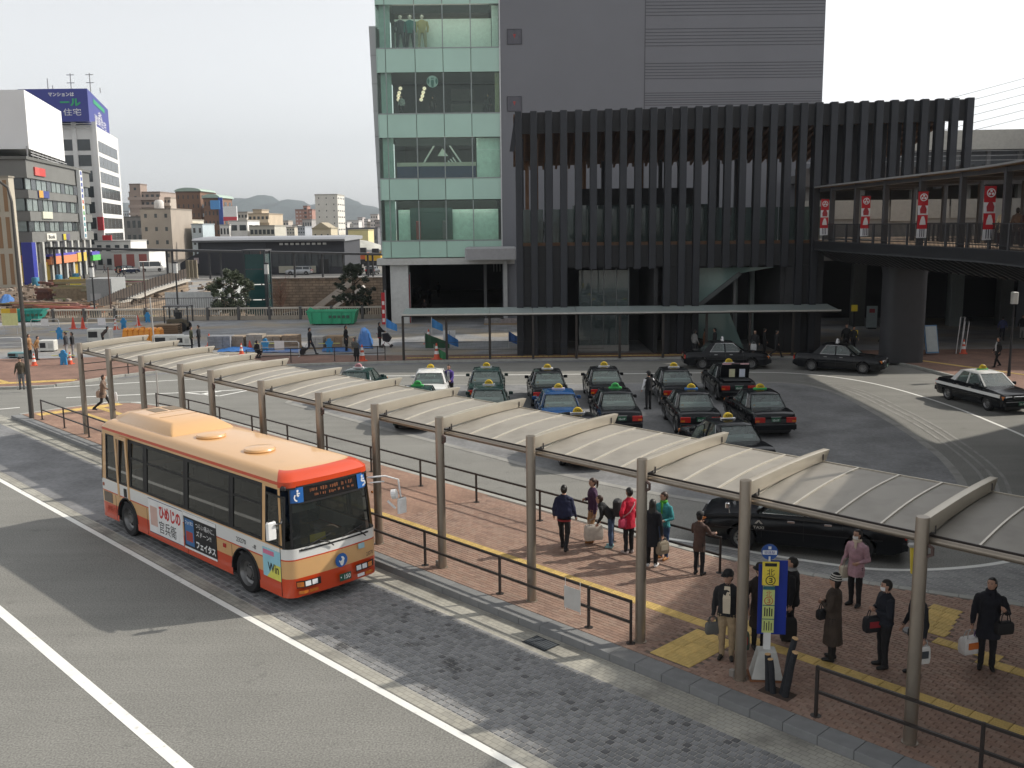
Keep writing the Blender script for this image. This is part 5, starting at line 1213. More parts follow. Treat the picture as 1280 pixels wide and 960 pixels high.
M_cl = emat('added_fill_glow', (1, .97, .9), 5)  # glowing strips added out of sight to brighten the shop walls
for b, xe in ((8, 612), (4, 592), (2, 618)): TB(cols[1] + .7, tx(xe), TY + .15, TY + .33, ZB[b] - .3, ZB[b] - .24).build('hidden_fill_strip', M_cl, tower); TB(cols[1] + .6, tx(xe) + .1, TY + .09, TY + .13, ZB[b] - .62, ZB[b] - .04).build('pelmet', flat((.05, .042, .038)), tower)
zf = ZB[7]
for px, ct, cl in ((501, (.02, .022, .03), (.02, .022, .03)), (513, (.02, .12, .11), (.012, .014, .02)), (528, (.34, .28, .12), (.34, .30, .20))):
    q = at(px, 56, TY + .8); d = thing('shop_mannequin', {501: 'mannequin in a dark suit in the green glass shop window', 513: 'mannequin in a teal jacket in the green glass shop window', 528: 'mannequin in a tan suit in the green glass shop window'}[px], 'mannequin', (q.x, TY + .8, zf + .06))
    m = MB(); k = 1.55
    for s in (-1, 1): m.path([(s * .16, 0, .02), (s * .13, 0, .5), (s * .1, 0, .95)], [.06, .075, .1], 8)
    m.build('trousers', flat(cl), d, smooth=True)
    m = MB(); m.loft([[(a * .2 * w, b_ * .12, z) for a, b_ in [(math.cos(t), math.sin(t)) for t in [2 * math.pi * u / 12 for u in range(12)]]] for z, w in ((.82, 1.0), (1.0, .85), (1.3, 1.1), (1.42, 1.0), (1.48, .4))])
    for s in (-1, 1): m.path([(s * .2, 0, 1.4), (s * .27, 0, 1.12), (s * .25, -.05, .86)], [.07, .055, .045], 8)
    m.build('jacket', flat(ct), d, smooth=True); MB().lathe([(.04, 1.46), (.05, 1.54), (.085, 1.62), (.085, 1.7), (.0, 1.76)], 10).build('head', flat((.45, .42, .38)), d, smooth=True)
    MB().lathe([(.25, 0), (.25, .02), (0, .02)], 14).build('stand', flat((.5, .5, .5)), d); d.scale = (1.75, 1.2, 1.5)
# upright advertising banners by the passage
def advert(name, label, loc, w, h, parts_, rz=0.0, cat='banner', group=None, col=(.5, .02, .03)):
    t = thing(name, label, cat, loc, rz, group)
    MB().box(-w / 2, w / 2, -.02, .0, 0, h).build('cloth', flat(col, .7), t)
    for x0, x1, z0, z1, c in parts_: MB().box(x0, x1, -.026, -.0215, z0, z1).build('print', flat(c, .7), t)
    MB().tube((w / 2 + .03, 0, -.1), (w / 2 + .03, 0, h + .2), .025).build('pole', flat((.6, .6, .6)), t); return t
q = at(510, 394, TY + .6); advert('upright_banner', 'tall red banner with white lettering in the passage by the white pillar', (q.x, TY + .6, .12), .45, 4.0, [(-.15, .15, z, z + .35, (.7, .6, .6)) for z in (.5, 1.0, 1.9, 2.4)])
q = at(480, 408, TY - .6); advert('upright_banner', 'red and white upright banner outside the white pillar', (q.x, TY - .6, .12), .3, 2.6, [(-.1, .1, z, z + .3, (.75, .7, .7)) for z in (.2, .9, 1.6)])

# ================================================================ PEDESTRIAN DECK
M_deck = mat('deck_steel', (.060, .062, .068), .55, .2, .08, .6); M_dfl = mat('deck_boards', (.42, .30, .20), .7, 0, .12, 2); M_dirn = mat('deck_iron', (.035, .036, .04), .5, .3, .1, 3)
LE = spline([(18.35, 60.5), (18.3, 57), (18.35, 50), (18.55, 43), (18.4, 37), (17.0, 30.5), (14.3, 24.5), (10.6, 18.5), (7.6, 12), (7.0, 4)], 6)
RE = spline([(23.7, 60.5), (23.7, 57), (23.75, 50), (23.8, 43), (23.9, 36.5), (30, 40.5), (42, 49), (60, 60)], 6)
deck = thing('pedestrian_deck', 'dark steel pedestrian deck on piers with balustrade and flat roof', 'footbridge', (21, 50, 0), 0)
DX, DY = 21, 50
poly = [(x - DX, y - DY) for x, y in LE] + [(40 - DX, -4 - DY), (60 - DX, 10 - DY)] + [(x - DX, y - DY) for x, y in reversed(RE)]
MB().prism(poly, 6.35, 6.88).build('slab', M_deck, deck); MB().box(23.8 - DX, 37 - DX, 57.4 - DY, 73 - DY, 6.4, 6.87).build('landing', M_dfl, deck)
MB().sheet([(x * .999, y * .999) for x, y in poly], 6.885).build('walkway', M_dfl, deck)
def off(pts, d):
    out = []
    for i, p in enumerate(pts):
        a = Vector((*pts[max(i - 1, 0)], 0)); b = Vector((*pts[min(i + 1, len(pts) - 1)], 0)); t = (b - a).normalized(); out.append((p[0] - t.y * d, p[1] + t.x * d))
    return out
def wallstrip(pts, z0, z1, w, d0=0.0, d1=None):
    mb = MB(); d1 = d0 if d1 is None else d1; A, B_ = off(pts, d0), off(pts, d1); A2, B2 = off(pts, d0 + w), off(pts, d1 + w)
    mb.loft([[(a[0] - DX, a[1] - DY, z0), (b[0] - DX, b[1] - DY, z1), (b2[0] - DX, b2[1] - DY, z1), (a2[0] - DX, a2[1] - DY, z0)] for a, b, a2, b2 in zip(A, B_, A2, B2)]); return mb
wallstrip(LE, 6.42, 6.9, .12, 0).build('fascia', M_deck, deck, smooth=30)
wallstrip(LE, 5.65, 6.38, .1, 1.6, .15).build('haunch', M_dirn, deck, smooth=30)
wallstrip(RE, 6.42, 6.9, .12, -.12).build('fascia', M_deck, deck, smooth=30)
for p, d in walk(LE, .7):
    if 30 < p.y < 58: m = MB(); n_ = Vector((-d.y, d.x, 0)); m.beam(p + n_ * .05 - Vector((DX, DY, -6.38)), p + n_ * 1.55 - Vector((DX, DY, -5.66)), .08, .12); m.build('rib', M_dirn, deck)
M_pst = mat('deck_post', (.065, .065, .07), .5, .3, .1, 2)
pts_l = [(p, d) for p, d in walk([q for q in LE if q[1] < 57.4], 3.95)]
for i, (p, d) in enumerate(pts_l):
    n_ = Vector((-d.y, d.x, 0)); b = MB(); b.bevbox(-.1, .1, -.13, .13, 0, 3.25, .015); bm_ = b.mesh('roof_post', M_pst)
    if p.y > 27: obj('roof_post', bm_, deck, (p.x - DX + n_.x * .3, p.y - DY + n_.y * .3, 6.75), math.atan2(d.y, d.x)); obj('roof_post', bm_, deck, (p.x - DX + 5.0, p.y - DY, 6.75), 0)
    if p.y > 27: m = MB(); m.beam((p.x - DX + .2, p.y - DY, 9.9), (p.x - DX + 5.1, p.y - DY, 9.9), .16, .2); m.build('roof_beam', M_pst, deck)
RLE = [q for q in LE if q[1] < 59.5 and q[1] > 27]
wallstrip(RLE, 9.80, 9.98, .18, .2).build('edge_beam', M_pst, deck); 
rp_ = [(x - DX - .15, y - DY) for x, y in RLE] + [(23.6 - DX, RLE[-1][1] - DY), (23.6 - DX, RLE[0][1] - DY)]
MB().prism(rp_, 10.02, 10.10).build('roof', flat((.26, .26, .26), .5), deck); MB().sheet([(x, y) for x, y in rp_], 10.012).build('soffit_boards', mat('deck_soffit', (.30, .19, .10), .6, 0, .15, 2), deck)
rp2 = [(x - DX, y - DY) for x, y in ((18.0, 27.5), (18.1, 26.4), (14.6, 20.6), (15.5, 8), (26, 2), (60, 26), (60, 59), (42, 48), (30, 39.5), (24, 35.6))]
MB().prism(rp2, 10.03, 10.2).build('roof', flat((.20, .20, .20), .5), deck)
for edge, dd in ((LE, .08), (RE, -.08)):
    ed = [q for q in off(edge, dd) if 14 < q[1] < 58 and q[0] < 32]
    for zt, th in ((7.88, .05), (7.05, .04)):
        m = MB(); 
        for a, b in zip(ed[:-1], ed[1:]): m.beam((a[0] - DX, a[1] - DY, zt), (b[0] - DX, b[1] - DY, zt), .06, th)
        m.build('handrail', M_dirn, deck)
    bl = MB()
    for p, d in walk(ed, .13): bl.box(-.012 + p.x - DX, .012 + p.x - DX, -.012 + p.y - DY, .012 + p.y - DY, 6.76, 7.86)
    tag(bl.build('balusters', M_dirn, deck), kind='stuff')
    for p, d in walk(ed, 1.97): b = MB(); b.bevbox(-.05, .05, -.05, .05, 6.74, 7.9, .008); b.build('rail_post', M_pst, deck, loc=(p.x - DX, p.y - DY, 0))
def pier(x, y, w, l, z1):
    m = MB(); rr = .45; pts = []
    for cx, cy, a0 in ((w / 2 - rr, -l / 2 + rr, -90), (w / 2 - rr, l / 2 - rr, 0), (-w / 2 + rr, l / 2 - rr, 90), (-w / 2 + rr, -l / 2 + rr, 180)):
        for k in range(6): a = R(a0 + 90 * k / 5); pts.append((cx + rr * math.cos(a), cy + rr * math.sin(a)))
    m.loft([[(px_ * f, py_ * f, z) for px_, py_ in pts] for z, f in ((0, 1.0), (z1 - .8, 1.0), (z1, 1.12))]); m.build('pier', mat('pier_concrete_%d' % int(x), (.050, .050, .054), .75, 0, .12, .8), deck, loc=(x - DX, y - DY, .1), smooth=40)
pier(22.2, 55.0, 2.2, 1.6, 5.75); pier(21.2, 29, 2.2, 1.6, 5.75); pier(27, 27, 2, 1.6, 5.75); pier(38, 38, 2, 1.6, 5.75)
# banners on the deck posts
def kbanner(p, label, k):
    t = thing('deck_banner', label, 'banner', (p[0], p[1], 7.25), 0)
    w, h = .23, 2.05; c = MB()
    rows = 10
    for i in range(rows):
        z0, z1 = h * i / rows, h * (i + 1) / rows; wv = lambda z: .03 * math.sin(z * 3 + k)
        m_i = 1 if z1 <= h * .24 + .01 else 0 if z1 <= h * .5 + .01 else 1 if z1 <= h * .75 + .01 else 0
        c.add([(-w, wv(z0), z0), (w, wv(z0) + .02, z0), (w, wv(z1) + .02, z1), (-w, wv(z1), z1)], [(0, 1, 2, 3)], m_i)
    c.build('cloth', [flat((.50, .015, .025), .7), flat((.72, .72, .74), .7)], t, smooth=True)
    def disc(cx, cz, r, n, col, y=-.045, nm='print', sq=None):
        MB().add([(cx + r * math.cos(2 * math.pi * q / n), y, cz + r * math.sin(2 * math.pi * q / n)) for q in range(n)], [tuple(range(n))]).build(nm, flat(col, .7), t)
    disc(0, h * .875, .17, 18, (.72, .72, .74)); disc(0, h * .875, .13, 18, (.50, .015, .025), -.047)
    for a in (90, 210, 330): disc(.07 * math.cos(R(a)), h * .875 + .07 * math.sin(R(a)), .05, 8, (.72, .72, .74), -.049)
    MB().add([(-.13, -.045, h * .53), (.13, -.045, h * .53), (.15, -.045, h * .62), (.06, -.045, h * .72), (-.06, -.045, h * .72), (-.15, -.045, h * .62)], [(0, 1, 2, 3, 4, 5)]).build('print', flat((.35, .03, .04), .7), t)
    MB().add([(-.14, -.045, h * .29), (.14, -.045, h * .29), (.11, -.045, h * .38), (.05, -.045, h * .47), (-.05, -.045, h * .47), (-.11, -.045, h * .38)], [(0, 1, 2, 3, 4, 5)]).build('print', flat((.68, .62, .62), .7), t)
    for q in range(3): MB().box(-.12 + q * .09, -.08 + q * .09, -.046, -.044, .06, h * .20).build('print', flat((.1, .1, .12), .7), t)
    m = MB(); m.tube((-.28, .02, h + .02), (.28, .02, h + .02), .018); m.tube((-.27, .02, 0), (.27, .02, 0), .012); m.build('cross_bar', M_dirn, t)
for k, (px, Y, lab) in enumerate(((1030, 57.0, 'red and white deck banner hanging next to the dark slats'), (1081, 50.8, 'red and white deck banner, second along from the dark slats'), (1152, 44.0, 'red and white deck banner, third along from the dark slats'), (1235, 38.0, 'red and white deck banner next to the two walkers on the deck'))):
    q = at(px, 270, Y); kbanner((q.x, Y - .1), lab, k)
# lamp on a thin post under the deck
q = gnd(1261, 470, .12); ll = thing('path_lamp', 'slim black post lamp with a white box lantern beside the deck', 'lamp', q, 0)
MB().path([(0, 0, 0), (0, 0, 1.0), (0, 0, 3.7)], [.09, .06, .045], 8).build('post', M_dirn, ll, smooth=True); MB().bevbox(-.14, .14, -.14, .14, 3.7, 4.3, .03).build('lantern', flat((.7, .7, .66), .4), ll)

# ================================================================ RAILWAY VIADUCT BEHIND
M_vc = mat('viaduct_concrete', (.29, .28, .26), .85, 0, .15, .25, .2, 6, dirt=((.16, .15, .13), .4, .52, .7, .5))
va = thing('rail_viaduct', 'weathered concrete rail viaduct with platform roof behind the deck', 'viaduct', (38, 74, .118), R(-5))
def VB(x0, x1, y0, y1, z0, z1): return MB().box(x0, x1, y0, y1, z0, z1)
VB(-16, 60, 0, .5, 5.6, 9.0).build('parapet', M_vc, va)
for k in range(26): VB(-15.8 + k * 2.2, -13.75 + k * 2.2, -.12, -.005, 8.1 if k % 3 else 7.9, 9.5).build('parapet_panel', flat((.40, .385, .35), .8), va)
VB(-16, 60, -1.2, 14, 5.0, 5.59).build('track_slab', M_vc, va)
VB(-16, 60, 2, 13, 10.9, 11.5).build('platform_roof', flat((.10, .10, .10)), va)
VB(-16, 60, 9, 9.3, 5.6, 10.9).build('platform_back', flat((.22, .19, .165), .8), va); VB(-16, 60, 1.6, 2.0, 10.6, 12.0).build('roof_fascia', flat((.10, .09, .085)), va)
for k in range(60): VB(-15 + k * .8, -14.75 + k * .8, 1.4, 1.6, 11.7, 12.1).build('eave_bracket', flat((.08, .08, .08)), va)
for z in (12.4, 12.75, 13.1): VB(-16, 60, 1.7, 1.76, z, z + .05).build('guard_rail', flat((.5, .5, .5), .4, .5), va)
VB(-16, 60, 5, 5.5, 11.6, 13.4).build('clerestory', flat((.14, .15, .16), .3), va)
for k in range(18): VB(-15 + k * 2.4, -14.7 + k * 2.4, 4.8, 5.0, 11.6, 13.4).build('mullion', flat((.25, .25, .25)), va)
VB(-16, 60, 4.2, 12, 13.4, 14.9).build('upper_fascia', flat((.58, .56, .50), .8), va)
for k in range(12): VB(-15 + k * 4.0, -14.5 + k * 4.0, 2.5, 3.0, 5.6, 10.9).build('platform_column', flat((.25, .24, .22)), va)
for k in range(9): VB(-15.5 + k * 3.6, -14.6 + k * 3.6, -1.0, 0, 0, 5.0).build('viaduct_pillar', flat((.11, .115, .11), .8) if k % 3 else flat((.25, .28, .27), .8), va)
VB(-20, 60, 6, 6.4, 0, 5.0).build('undercroft_wall', flat((.025, .025, .027)), va)
for k in range(6):
    a = at(1204, 118 + k * 9.5, 84); b = at(1300, 92 + k * 10, 84); w_ = MB(); w_.path([a + (a - b) * 3, (a + b) / 2 - Vector((0, 0, .04)), b + (b - a) * 4], .03, 4)
    tag(w_.build('overhead_wire', flat((.25, .25, .26))), 'thin overhead railway wire crossing the sky above the viaduct', 'wire', 'overhead railway wires')
M_gls_s = mat('shade_block_window', (.06, .07, .075), .15)
cc = thing('plaza_shade_block', 'tall plain grey block added beyond the deck to shade the plaza', 'building', (52, 58, .118), 0)  # block added mostly out of view, sized so its shadow covers the plaza
MB().box(-14, 14, 0, 15, 0, 17).build('wall', M_greywall, cc); MB().box(-14.2, 14.2, -.2, 15.2, 17, 17.5).build('parapet', M_pan, cc)
for k in range(8): MB().box(-13 + k * 3.3, -11 + k * 3.3, -.06, .02, 8, 10.5).build('window', M_gls_s, cc)
# ================================================================ TOWN BEYOND
M_gls = mat('far_window', (.06, .07, .075), .15, 0, .2, .3); M_gls2 = mat('far_curtain_window', (.20, .24, .23), .25, 0, .3, .4)
def cmat(c, v=.08): return flat(c, .8, 0, v, .3)
def bldg(label, px0, px1, yt, Y, depth=14, col=(.5, .48, .44), rows=4, cols=4, yb=None, win=(.55, .5), wcol=None, name='town_building', roofcol=None, cat='building', group=None, tank=False, balcony=False, xoff=0, sidewin=0, rz=0, skip_low=0):
    a = at(px0, yt, Y); b = at(px1, yt, Y); x0, x1, zt = a.x, b.x, (a.z + b.z) / 2; zb = -.05 if yb is None else at(px0, yb, Y).z
    cx = (x0 + x1) / 2; w = x1 - x0; t = thing(name, label, cat, (cx, Y, 0), R(rz), group)
    MB().box(-w / 2, w / 2, 0, depth, -.05, zt).build('wall', cmat(col), t)
    rc = roofcol or tuple(.6 * c for c in col); MB().box(-w / 2 - .1, w / 2 + .1, -.1, depth + .1, zt, zt + max(.25, .012 * Y * .1)).build('roof', cmat(rc), t)
    fh = (zt - max(zb, 0)) / rows; cw = w / cols
    wm = cmat(wcol) if wcol else M_gls
    pm = MB().box(0, cw * win[0], -.06, .01, 0, fh * win[1]).mesh('window', wm, recalc=False)
    for i in range(skip_low, rows):
        z = max(zb, 0) + fh * i + fh * (1 - win[1]) * .55
        for j in range(cols): obj('window', pm, t, (-w / 2 + cw * j + cw * (1 - win[0]) / 2, 0, z))
        if balcony: MB().box(-w / 2 - .05, w / 2 + .05, -1.1, -.02, z - fh * .22, z + fh * .16).build('balcony', cmat(tuple(min(.8, 1.12 * c) for c in col)), t)
    if sidewin:
        cd = depth / sidewin; ps = MB().box(-.01, .06, 0, cd * .5, 0, fh * win[1]).mesh('window', wm, recalc=False)
        for i in range(rows):
            for j in range(sidewin): obj('window', ps, t, (w / 2, cd * j + cd * .25, max(zb, 0) + fh * i + fh * (1 - win[1]) * .55))
    if tank: MB().lathe([(0, 0), (1.1, 0), (1.2, .3), (1.2, 1.8), (.8, 2.3), (0, 2.4)], 12).build('water_tank', cmat((.6, .58, .55)), t, loc=(-w / 4, depth / 2, zt + .2), smooth=True)
    return t
# --- grey corner store building
GB = thing('department_building', 'grey banded shop building with a blank white rooftop billboard', 'building', (-73, 150, 0), 0)
c0 = Vector((-72.9, 150)); c1 = Vector((-79.6, 188)); c2 = Vector((-112, 149))
zy = lambda y: at(40, y, 150).z
bandz = [(zy(303), zy(290)), (zy(276), zy(264)), (zy(247.5), zy(237)), (zy(222), zy(199))]
M_gb = mat('grey_cladding', (.165, .165, .155), .7, 0, .1, .2); M_gb2 = mat('grey_cladding_b', (.20, .20, .185), .7, 0, .1, .2)
def pol(z0, z1, d=0.0): 
    q = [(c0.x + d, c0.y - d), (c1.x + d, c1.y), (c1.x - 30, c1.y), (c2.x, c2.y - d)]; return MB().prism([(x + 73, y - 150) for x, y in q], z0, z1)
pol(0, zy(199), -.6).build('core', flat((.09, .09, .085)), GB)
for z0, z1 in bandz: pol(z0, z1, 0).build('band', M_gb, GB)
pol(zy(199) + .01, zy(195), .3).build('parapet', flat((.12, .12, .11)), GB)
dR = (c1 - c0); LR = dR.length; dR.normalize()
wz = [(zy(290), zy(276)), (zy(264), zy(247.5)), (zy(237), zy(222))]
for i, (z0, z1) in enumerate(wz):
    for k in range(14):
        p = c0 + dR * (LR * (k + .08) / 14); q = c0 + dR * (LR * (k + .92) / 14); o = Vector((.45, 0))
        MB().loft([[(p.x - .35 + 73, p.y - 150, z0 + .1), (q.x - .35 + 73, q.y - 150, z0 + .1), (q.x - .35 + 73, q.y - 150, z1 - .05), (p.x - .35 + 73, p.y - 150, z1 - .05)], [(p.x - .5 + 73, p.y - 150, z0 + .1), (q.x - .5 + 73, q.y - 150, z0 + .1), (q.x - .5 + 73, q.y - 150, z1 - .05), (p.x - .5 + 73, p.y - 150, z1 - .05)]]).build('window', M_gls2 if (k + i) % 3 else M_gls, GB)
    for k in range(8): MB().box(-2.2 - k * 3.1 - .9, -2.2 - k * 3.1 + 1.5, .1, .25, z0 + .1, z1 - .05).build('window', M_gls if i == 2 else M_gls2, GB)
def wallsign(tn, px, py, w, h, col, txt=None, tcol=(.8, .8, .8), frac=0.5, extra=None):
    """flat sign on the receding right face; frac = place along the face"""
    p = c0 + dR * (LR * frac); z = at(px, py, p.y).z; r_ = Vector((dR.x, dR.y, 0)); M_ = face_m((p.x + .12 + 73, p.y - 150, z), r_, (0, 0, 1))
    m = MB().box(-w / 2, w / 2, -h / 2, h / 2, -.1, .1, 0, M_); o = m.build('shop_sign', flat(col, .5), GB)
    if extra: MB().box(-w / 2, -w / 2 + w * .4, -h / 2, h / 2, .1, .13, 0, M_).build('sign_patch', flat(extra, .5), o)
    if txt: lettering(txt, w * .7, h * .55, flat(tcol), M_ @ Matrix.Translation((0, 0, .14)), o, .02)
def fracpx(px):
    lo, hi = 0, 1
    for _ in range(40):
        m = (lo + hi) / 2; p = c0 + dR * (LR * m); d = Vector((p.x, p.y, 8)) - Vector((0, 0, CAM_H)); q = 640 + FPX * d.dot(CR) / d.dot(CF)
        if q < px: lo = m
        else: hi = m
    return lo
wallsign('a', 55, 215, 5.6, 1.25, (.55, .05, .04), None, frac=fracpx(55), extra=(.60, .10, .08)); wallsign('a', 59, 243, 5.6, 1.1, (.05, .07, .25), None, frac=fracpx(57.5), extra=(.62, .33, .06))
wallsign('a', 60, 269, 5.4, 1.1, (.62, .62, .50), None, frac=fracpx(60)); wallsign('a', 63, 296, 5.2, 1.1, (.72, .70, .62), 'Book', (.1, .1, .1), frac=fracpx(62.5)); wallsign('a', 80, 296, 4.0, 1.0, (.12, .10, .20), None, frac=fracpx(81), extra=(.6, .5, .03))
# tall vertical sign with coloured characters
p = c0 + dR * (LR * fracpx(101)); M_ = face_m((p.x + .5 + 73, p.y - 150, 0), (dR.x, dR.y, 0), (0, 0, 1))
zt_, zb_ = at(97, 213, p.y).z, at(106, 298, p.y).z; vs_ = MB().box(-.9, .9, zb_, zt_, -.3, .3, 0, M_).build('vertical_sign', flat((.72, .73, .72), .5), GB)
cl_ = [(.03, .06, .30)] * 5 + [(.5, .1, .05), (.6, .4, .05), (.1, .35, .1), (.05, .3, .3), (.05, .25, .3), (.1, .3, .28), (.06, .2, .3)]
for k, c in enumerate(cl_): 
    zz = zt_ - (zt_ - zb_) * (k + .5) / len(cl_); MB().box(-.45, .45, zz - .32, zz + .32, .3, .33, 0, M_).build('sign_character', flat(c, .5), vs_)
# rooftop billboard
bz0, bz1 = at(34, 186, 152).z, at(31, 112, 152).z; bx = at(33, 150, 152).x; br = at(78, 160, 180)
bb = MB().prism([(bx + 73, 2), (br.x + 73, br.y - 150), (br.x - 14 + 73, br.y + 4 - 150), (bx - 14 + 73, 2)], bz0, bz1).build('billboard', mat('blank_billboard', (.80, .80, .80), .7, 0, .03, .2), GB)
for k in range(9):
    q = k / 8; m = MB(); xx, yy = bx + (br.x - bx) * q, 152 + (br.y - 152) * q; m.tube((xx + 73 - .3, yy - 150, zy(195)), (xx + 73 - .3, yy - 150, bz0 + .4), .12, n=5); m.build('billboard_strut', flat((.3, .3, .3)), GB)
for z in (.35, .75): m = MB(); m.beam((bx + 73 + .2, 2, zy(195) + z), (br.x + 73 + .2, br.y - 150, zy(195) + z), .12, .12); m.build('billboard_rail', flat((.4, .4, .4)), GB)
# street level fronts
for k, (pxa, pxb, ya, yb_, c) in enumerate(((56, 101, 318, 324, (.10, .09, .42)), (56, 90, 321, 331, (.70, .26, .12)), (90, 101, 316, 327, (.68, .50, .10)), (107, 120, 315, 320, (.12, .10, .45)), (107, 121, 319, 326, (.12, .55, .12)))):
    fa, fb = fracpx(pxa), fracpx(pxb); A, B_ = c0 + dR * (LR * fa), c0 + dR * (LR * fb); z1, z0 = at(pxa, ya, A.y).z, at(pxa, yb_, A.y).z
    q = MB(); q.loft([[(A.x + .4 + k * .15 + 73, A.y - 150, z) for z in (z0, z1)] + [(A.x - .3 + 73, A.y - 150, z) for z in (z1, z0)], [(B_.x + .4 + k * .15 + 73, B_.y - 150, z) for z in (z0, z1)] + [(B_.x - .3 + 73, B_.y - 150, z) for z in (z1, z0)]]); q.build('shop_fascia', flat(c, .5), GB)
for k in range(9):
    p = c0 + dR * (LR * (k + .1) / 9); q = c0 + dR * (LR * (k + .8) / 9); MB().loft([[(p.x + .05 + 73, p.y - 150, z) for z in (.2, 3.0)] + [(p.x - .3 + 73, p.y - 150, z) for z in (3.0, .2)], [(q.x + .05 + 73, q.y - 150, z) for z in (.2, 3.0)] + [(q.x - .3 + 73, q.y - 150, z) for z in (3.0, .2)]]).build('shop_front', flat([(.05, .05, .06), (.45, .30, .03), (.06, .08, .10), (.12, .12, .12)][k % 4], .4), GB)
    m = MB(); r0 = c0 + dR * (LR * k / 9); m.box(r0.x - .1 + 73, r0.x + .35 + 73, r0.y - 150 - .3, r0.y - 150 + .3, 0, zy(303)); m.build('shop_pillar', flat((.45, .45, .42)), GB)
for x0, x1, z0, z1, c in ((-5.2, -.4, .2, 3.2, (.45, .30, .03)), (-5.0, -.2, 3.3, 4.3, (.45, .18, .06)), (-16, -6, .2, 3.4, (.30, .10, .05)), (-16, -6, 3.5, 4.4, (.50, .35, .30))): MB().box(x0, x1, -.5, .1, z0, z1).build('shop_front', flat(c, .5), GB)
q0, q1 = at(37, 342, 147), at(37, 303, 147); MB().box(q0.x - .7 + 73, q0.x + .9 + 73, -3.4, -2.2, 0, q1.z).build('blue_column', flat((.03, .04, .30), .5), GB)
# cream tower edge at the far left
bldg('cream narrow building with tall bay beside the grey shops', -22, 10, 222, 140, 1.5, (.46, .42, .34), 3, 3, win=(.45, .85), wcol=(.28, .17, .09))
# --- white office tower with blue roof sign
WT = thing('office_tower', 'white office tower with ribbon windows and a blue rooftop advertising box', 'building', (-92, 205, 0), 0)
w0 = Vector((at(121, 200, 205).x, 205)); w1 = Vector((at(149, 200, 236).x, 236)); wz_ = lambda y: at(121, y, 205).z
dW = w1 - w0; LW = dW.length; dW.normalize(); M_wt = mat('white_render', (.72, .71, .69), .8, 0, .05, .1)
poly_ = [(w0.x + 92, 0), (w1.x + 92, w1.y - 205), (w1.x - 24 + 92, w1.y - 205 + 3), (w0.x - 24 + 92, 0)]
MB().prism(poly_, 0, wz_(156)).build('wall', M_wt, WT)
for i in range(9):
    za, zb = wz_(188 + i * 19.6), wz_(174 + i * 19.6)
    for k in range(5):
        p = w0 + dW * (LW * (.08 + .17 * k)); q = w0 + dW * (LW * (.08 + .17 * k + .155)); MB().loft([[(p.x + .06 + 92, p.y - 205, z) for z in (za, zb)] + [(p.x - .3 + 92, p.y - 205, z) for z in (zb, za)], [(q.x + .06 + 92, q.y - 205, z) for z in (za, zb)] + [(q.x - .3 + 92, q.y - 205, z) for z in (zb, za)]]).build('window', M_gls, WT)
    for k in range(4):
        xx = w0.x + 92 - 1.0 - k * 3.6 - 3.0; MB().box(xx, xx + 2.9, -.06, .1, za, zb).build('window', M_gls, WT)
for k in range(5): MB().box(w0.x + 92 - k * 4.2 - .4, w0.x + 92 - k * 4.2 + .5, -.35, .05, 0, wz_(152)).build('pilaster', M_wt, WT)
s0, s1 = at(110, 111, 204), at(136, 124, 240); sx, sz0, sz1 = s0.x, at(112, 152, 204).z, s0.z
M_adb = mat('sign_blue', (.035, .045, .26), .5, 0, .06, .1)
sgn = MB().prism([(sx + 92, -1.5), (s1.x + 92, 34), (sx - 20 + 92, 34), (sx - 14 + 92, -1.5)], sz0, sz1).build('rooftop_sign', M_adb, WT)
fr_ = lambda px, py: (lambda q: (q.x + 92, -1.56, q.z))(at(px, py, 203.5))
M_sw = flat((.75, .75, .78)); M_sg = flat((.03, .35, .16))
lettering('マンションは', 5.2, .8, M_sw, face_m(fr_(76.5, 118), (1, 0, 0), (0, 0, 1)), sgn, .03); lettering('ール', 4.2, 1.5, M_sg, face_m(fr_(88, 128), (1, 0, 0), (0, 0, 1)), sgn, .05); lettering('住宅', 3.6, 1.4, M_sw, face_m(fr_(90.5, 140), (1, 0, 0), (0, 0, 1)), sgn, .04)
rdir = Vector((s1.x - sx, 35.5, 0)).normalized(); rm = lambda f, z: Vector((sx + 92, -1.5, 0)) + Vector((s1.x - sx, 35.5, 0)) * f + Vector((.08, 0, z))
lettering('▰▰▰▰▰▰', 20, .9, M_sg, face_m(rm(.5, sz1 - 1.4), rdir, (0, 0, 1)), sgn); lettering('名', 7, 1.4, M_sw, face_m(rm(.5, sz1 - 3.4), rdir, (0, 0, 1)), sgn, .03); lettering('建築住宅', 21, 1.9, M_sw, face_m(rm(.52, sz0 + 1.6), rdir, (0, 0, 1)), sgn, .05)
for px, h in ((60, 3), (66, 1.6), (89, 4), (113, 4), (125, 1)):
    q = at(px, 110, 210); m = MB(); m.tube((q.x + 92, 5, sz1), (q.x + 92, 5, sz1 + h), .1, n=5)
    if h == 4: m.box(q.x + 91.2, q.x + 92.8, 4.9, 5.1, sz1 + 2, sz1 + 2.12); m.box(q.x + 91.2, q.x + 92.8, 4.9, 5.1, sz1 + 3.6, sz1 + 3.72)
    m.build('antenna', flat((.3, .3, .3)), WT)
for z in (.4, 1.0): m = MB(); m.beam((sx - 14 + 92, -1.2, sz0 - z), (sx + 92, -1.2, sz0 - z), .2, .15); m.build('sign_frame', flat((.35, .35, .34)), WT)
rb = at(134, 310, 204); rs = MB().box(rb.x + 92 - .9, rb.x + 92 + .9, -.8, -.4, at(134, 322, 204).z, at(134, 294, 204).z).build('red_side_sign', flat((.50, .03, .04)), WT)
rb = at(125, 280, 204); MB().box(rb.x + 92 - .6, rb.x + 92 + .6, -.8, -.4, at(125, 288, 204).z, at(125, 271, 204).z).build('red_side_sign', flat((.45, .04, .05)), WT)
